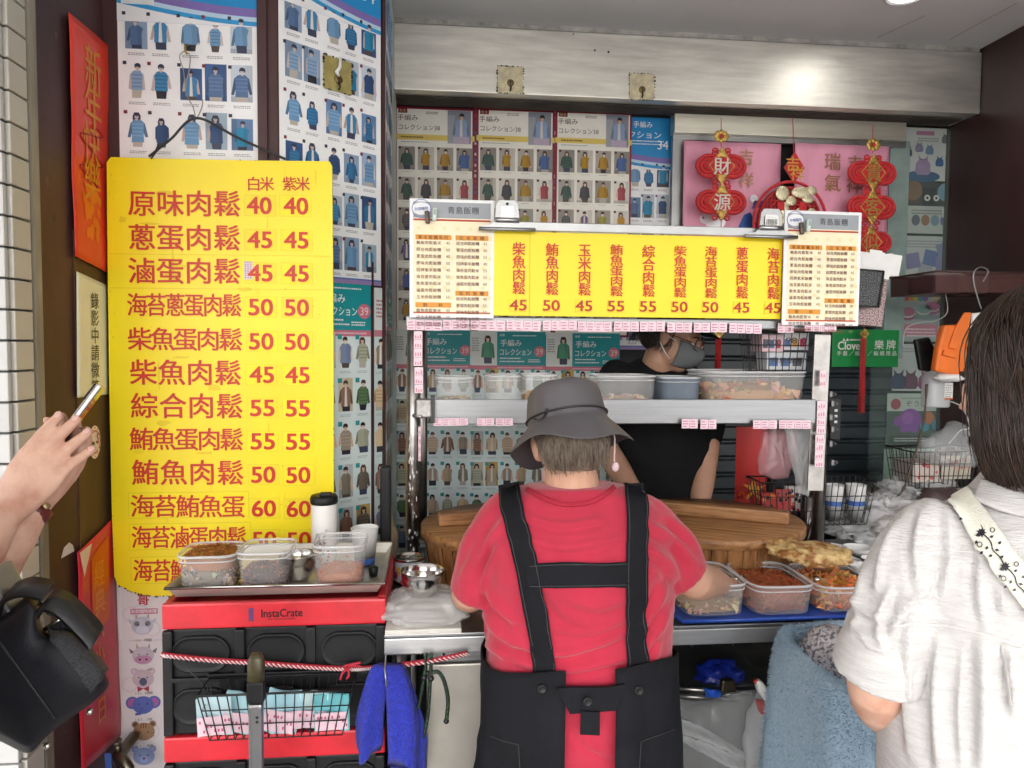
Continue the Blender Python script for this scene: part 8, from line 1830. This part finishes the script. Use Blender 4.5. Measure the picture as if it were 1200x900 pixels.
def onbag(px, py, off=.004):
    d = ray(px, py).normalized(); h = trb.ray_cast(O0, d); return (h[0]+h[1]*off-hb2.location) if h[0] else hbp(px, py, .93)
pk = [(52, 742), (76, 722), (84, 730), (122, 788), (121, 810), (106, 806)]
def pkf(a_, b_):
    x = (52+(24)*a_)*(1-b_)+(106+15*a_)*b_; y = (742-20*a_)*(1-b_)+(808-20*a_)*b_; return onbag(x, y, .007)
sg_ = MB(); sg_.tube([onbag(*p_, .0008) for p_ in [(0+i*3.4, 752+i*4.7) for i in range(20)]], .0012, 5); sg_.build('seam', bpy.data.materials['black_wire'], hb2)
g.sheet(pkf, 12, 18); o = g.build('mesh_pocket', mat('bag_mesh', (.006, .006, .008), .6, col2=(.05, .052, .06), vscale=420, bump=.8, bscale=420), hb2); o.modifiers.new('s', 'SOLIDIFY').thickness = .003
def band(nm, pts, w_, Y, m):
    n = 40; P_ = spline([hbp(x, y, Yy) for (x, y), Yy in zip(pts, Y)], n); g = MB(); vs = []
    for i, p in enumerate(P_):
        for q in (-.5, .5): vs.append(p+Vector((0, w_*q, 0))+Vector((0, 0, w_*.35*q)))
    g.add(vs, [(2*i, 2*i+1, 2*i+3, 2*i+2) for i in range(n)], smooth=True); o = g.build(nm, m, hb2); o.modifiers.new('s', 'SOLIDIFY').thickness = .005
m_strap = mat('black_leather', (.012, .012, .013), .35, bump=.2, bscale=120)
band('strap', [(0, 715), (8, 695), (30, 686), (55, 690), (58, 694)], .032, [.93]*5, m_strap); band('strap', [(46, 716), (54, 702), (74, 706), (100, 730), (114, 748), (104, 756)], .036, [.93]*6, m_strap)
band('strap', [(0, 702), (-20, 660), (-40, 640), (-70, 690)], .03, [.95]*4, m_strap)
g = MB(); g.tube([onbag(52, 738, .006), onbag(76, 722, .006)], .003, 6); g.tube(spline([onbag(80, 730, .008), onbag(90, 732, .012), onbag(94, 740, .010), onbag(92, 745, .006)], 12), .0015, 6); g.tube([onbag(46, 706, .008), onbag(58, 718, .010), onbag(64, 720, .008)], .003, 6); g.build('zip_hardware', mat('nickel', (.6, .57, .5), .25, .95), hb2)
for px, py in ((105, 834), (55, 874)): g = MB(); g.sphere(tuple(onbag(px, py, .003)) if False else tuple(hbp(px, py, .93)), (.004, .004, .004), 10); g.build('stud', bpy.data.materials['nickel'], hb2)
g = MB(); g.box(tuple(hbp(14, 703, .95)), (.016, .05, .09), rot=(0, R(-25), 0), bev=.004); o = g.build('umbrella_tip', M_alu, hb2)

# loose loops of the terry towel: short tufts over its surface
rng = random.Random(77); ps = []; rg_ = TOWEL[1]
for i in range(15000):
    a_ = rng.randrange(0, len(rg_)-2); j = rng.randrange(96); f, h_ = rng.random(), rng.random()
    p00, p01, p10, p11 = (Vector(rg_[q][(j+w) % 96]) for q, w in ((a_, 0), (a_, 1), (a_+1, 0), (a_+1, 1))); p = (p00*(1-f)+p01*f)*(1-h_)+(p10*(1-f)+p11*f)*h_
    if p.x > 1.05 or p.y > 1.66 and rng.random() < .7: continue
    n_ = (p01-p00).cross(p10-p00); n_ = n_.normalized() if n_.length > 1e-9 else Vector((0, 0, 1)); r3 = Vector((rng.uniform(-1, 1), rng.uniform(-1, 1), rng.uniform(-1.2, .6)))
    ps.append([p, p+n_*.003+r3*.0012, p+n_*.0052+r3*.0035])
tf = strands('terry_pile', ps, .0010, m_tw, TOWEL[0]); tf['kind'] = 'stuff'
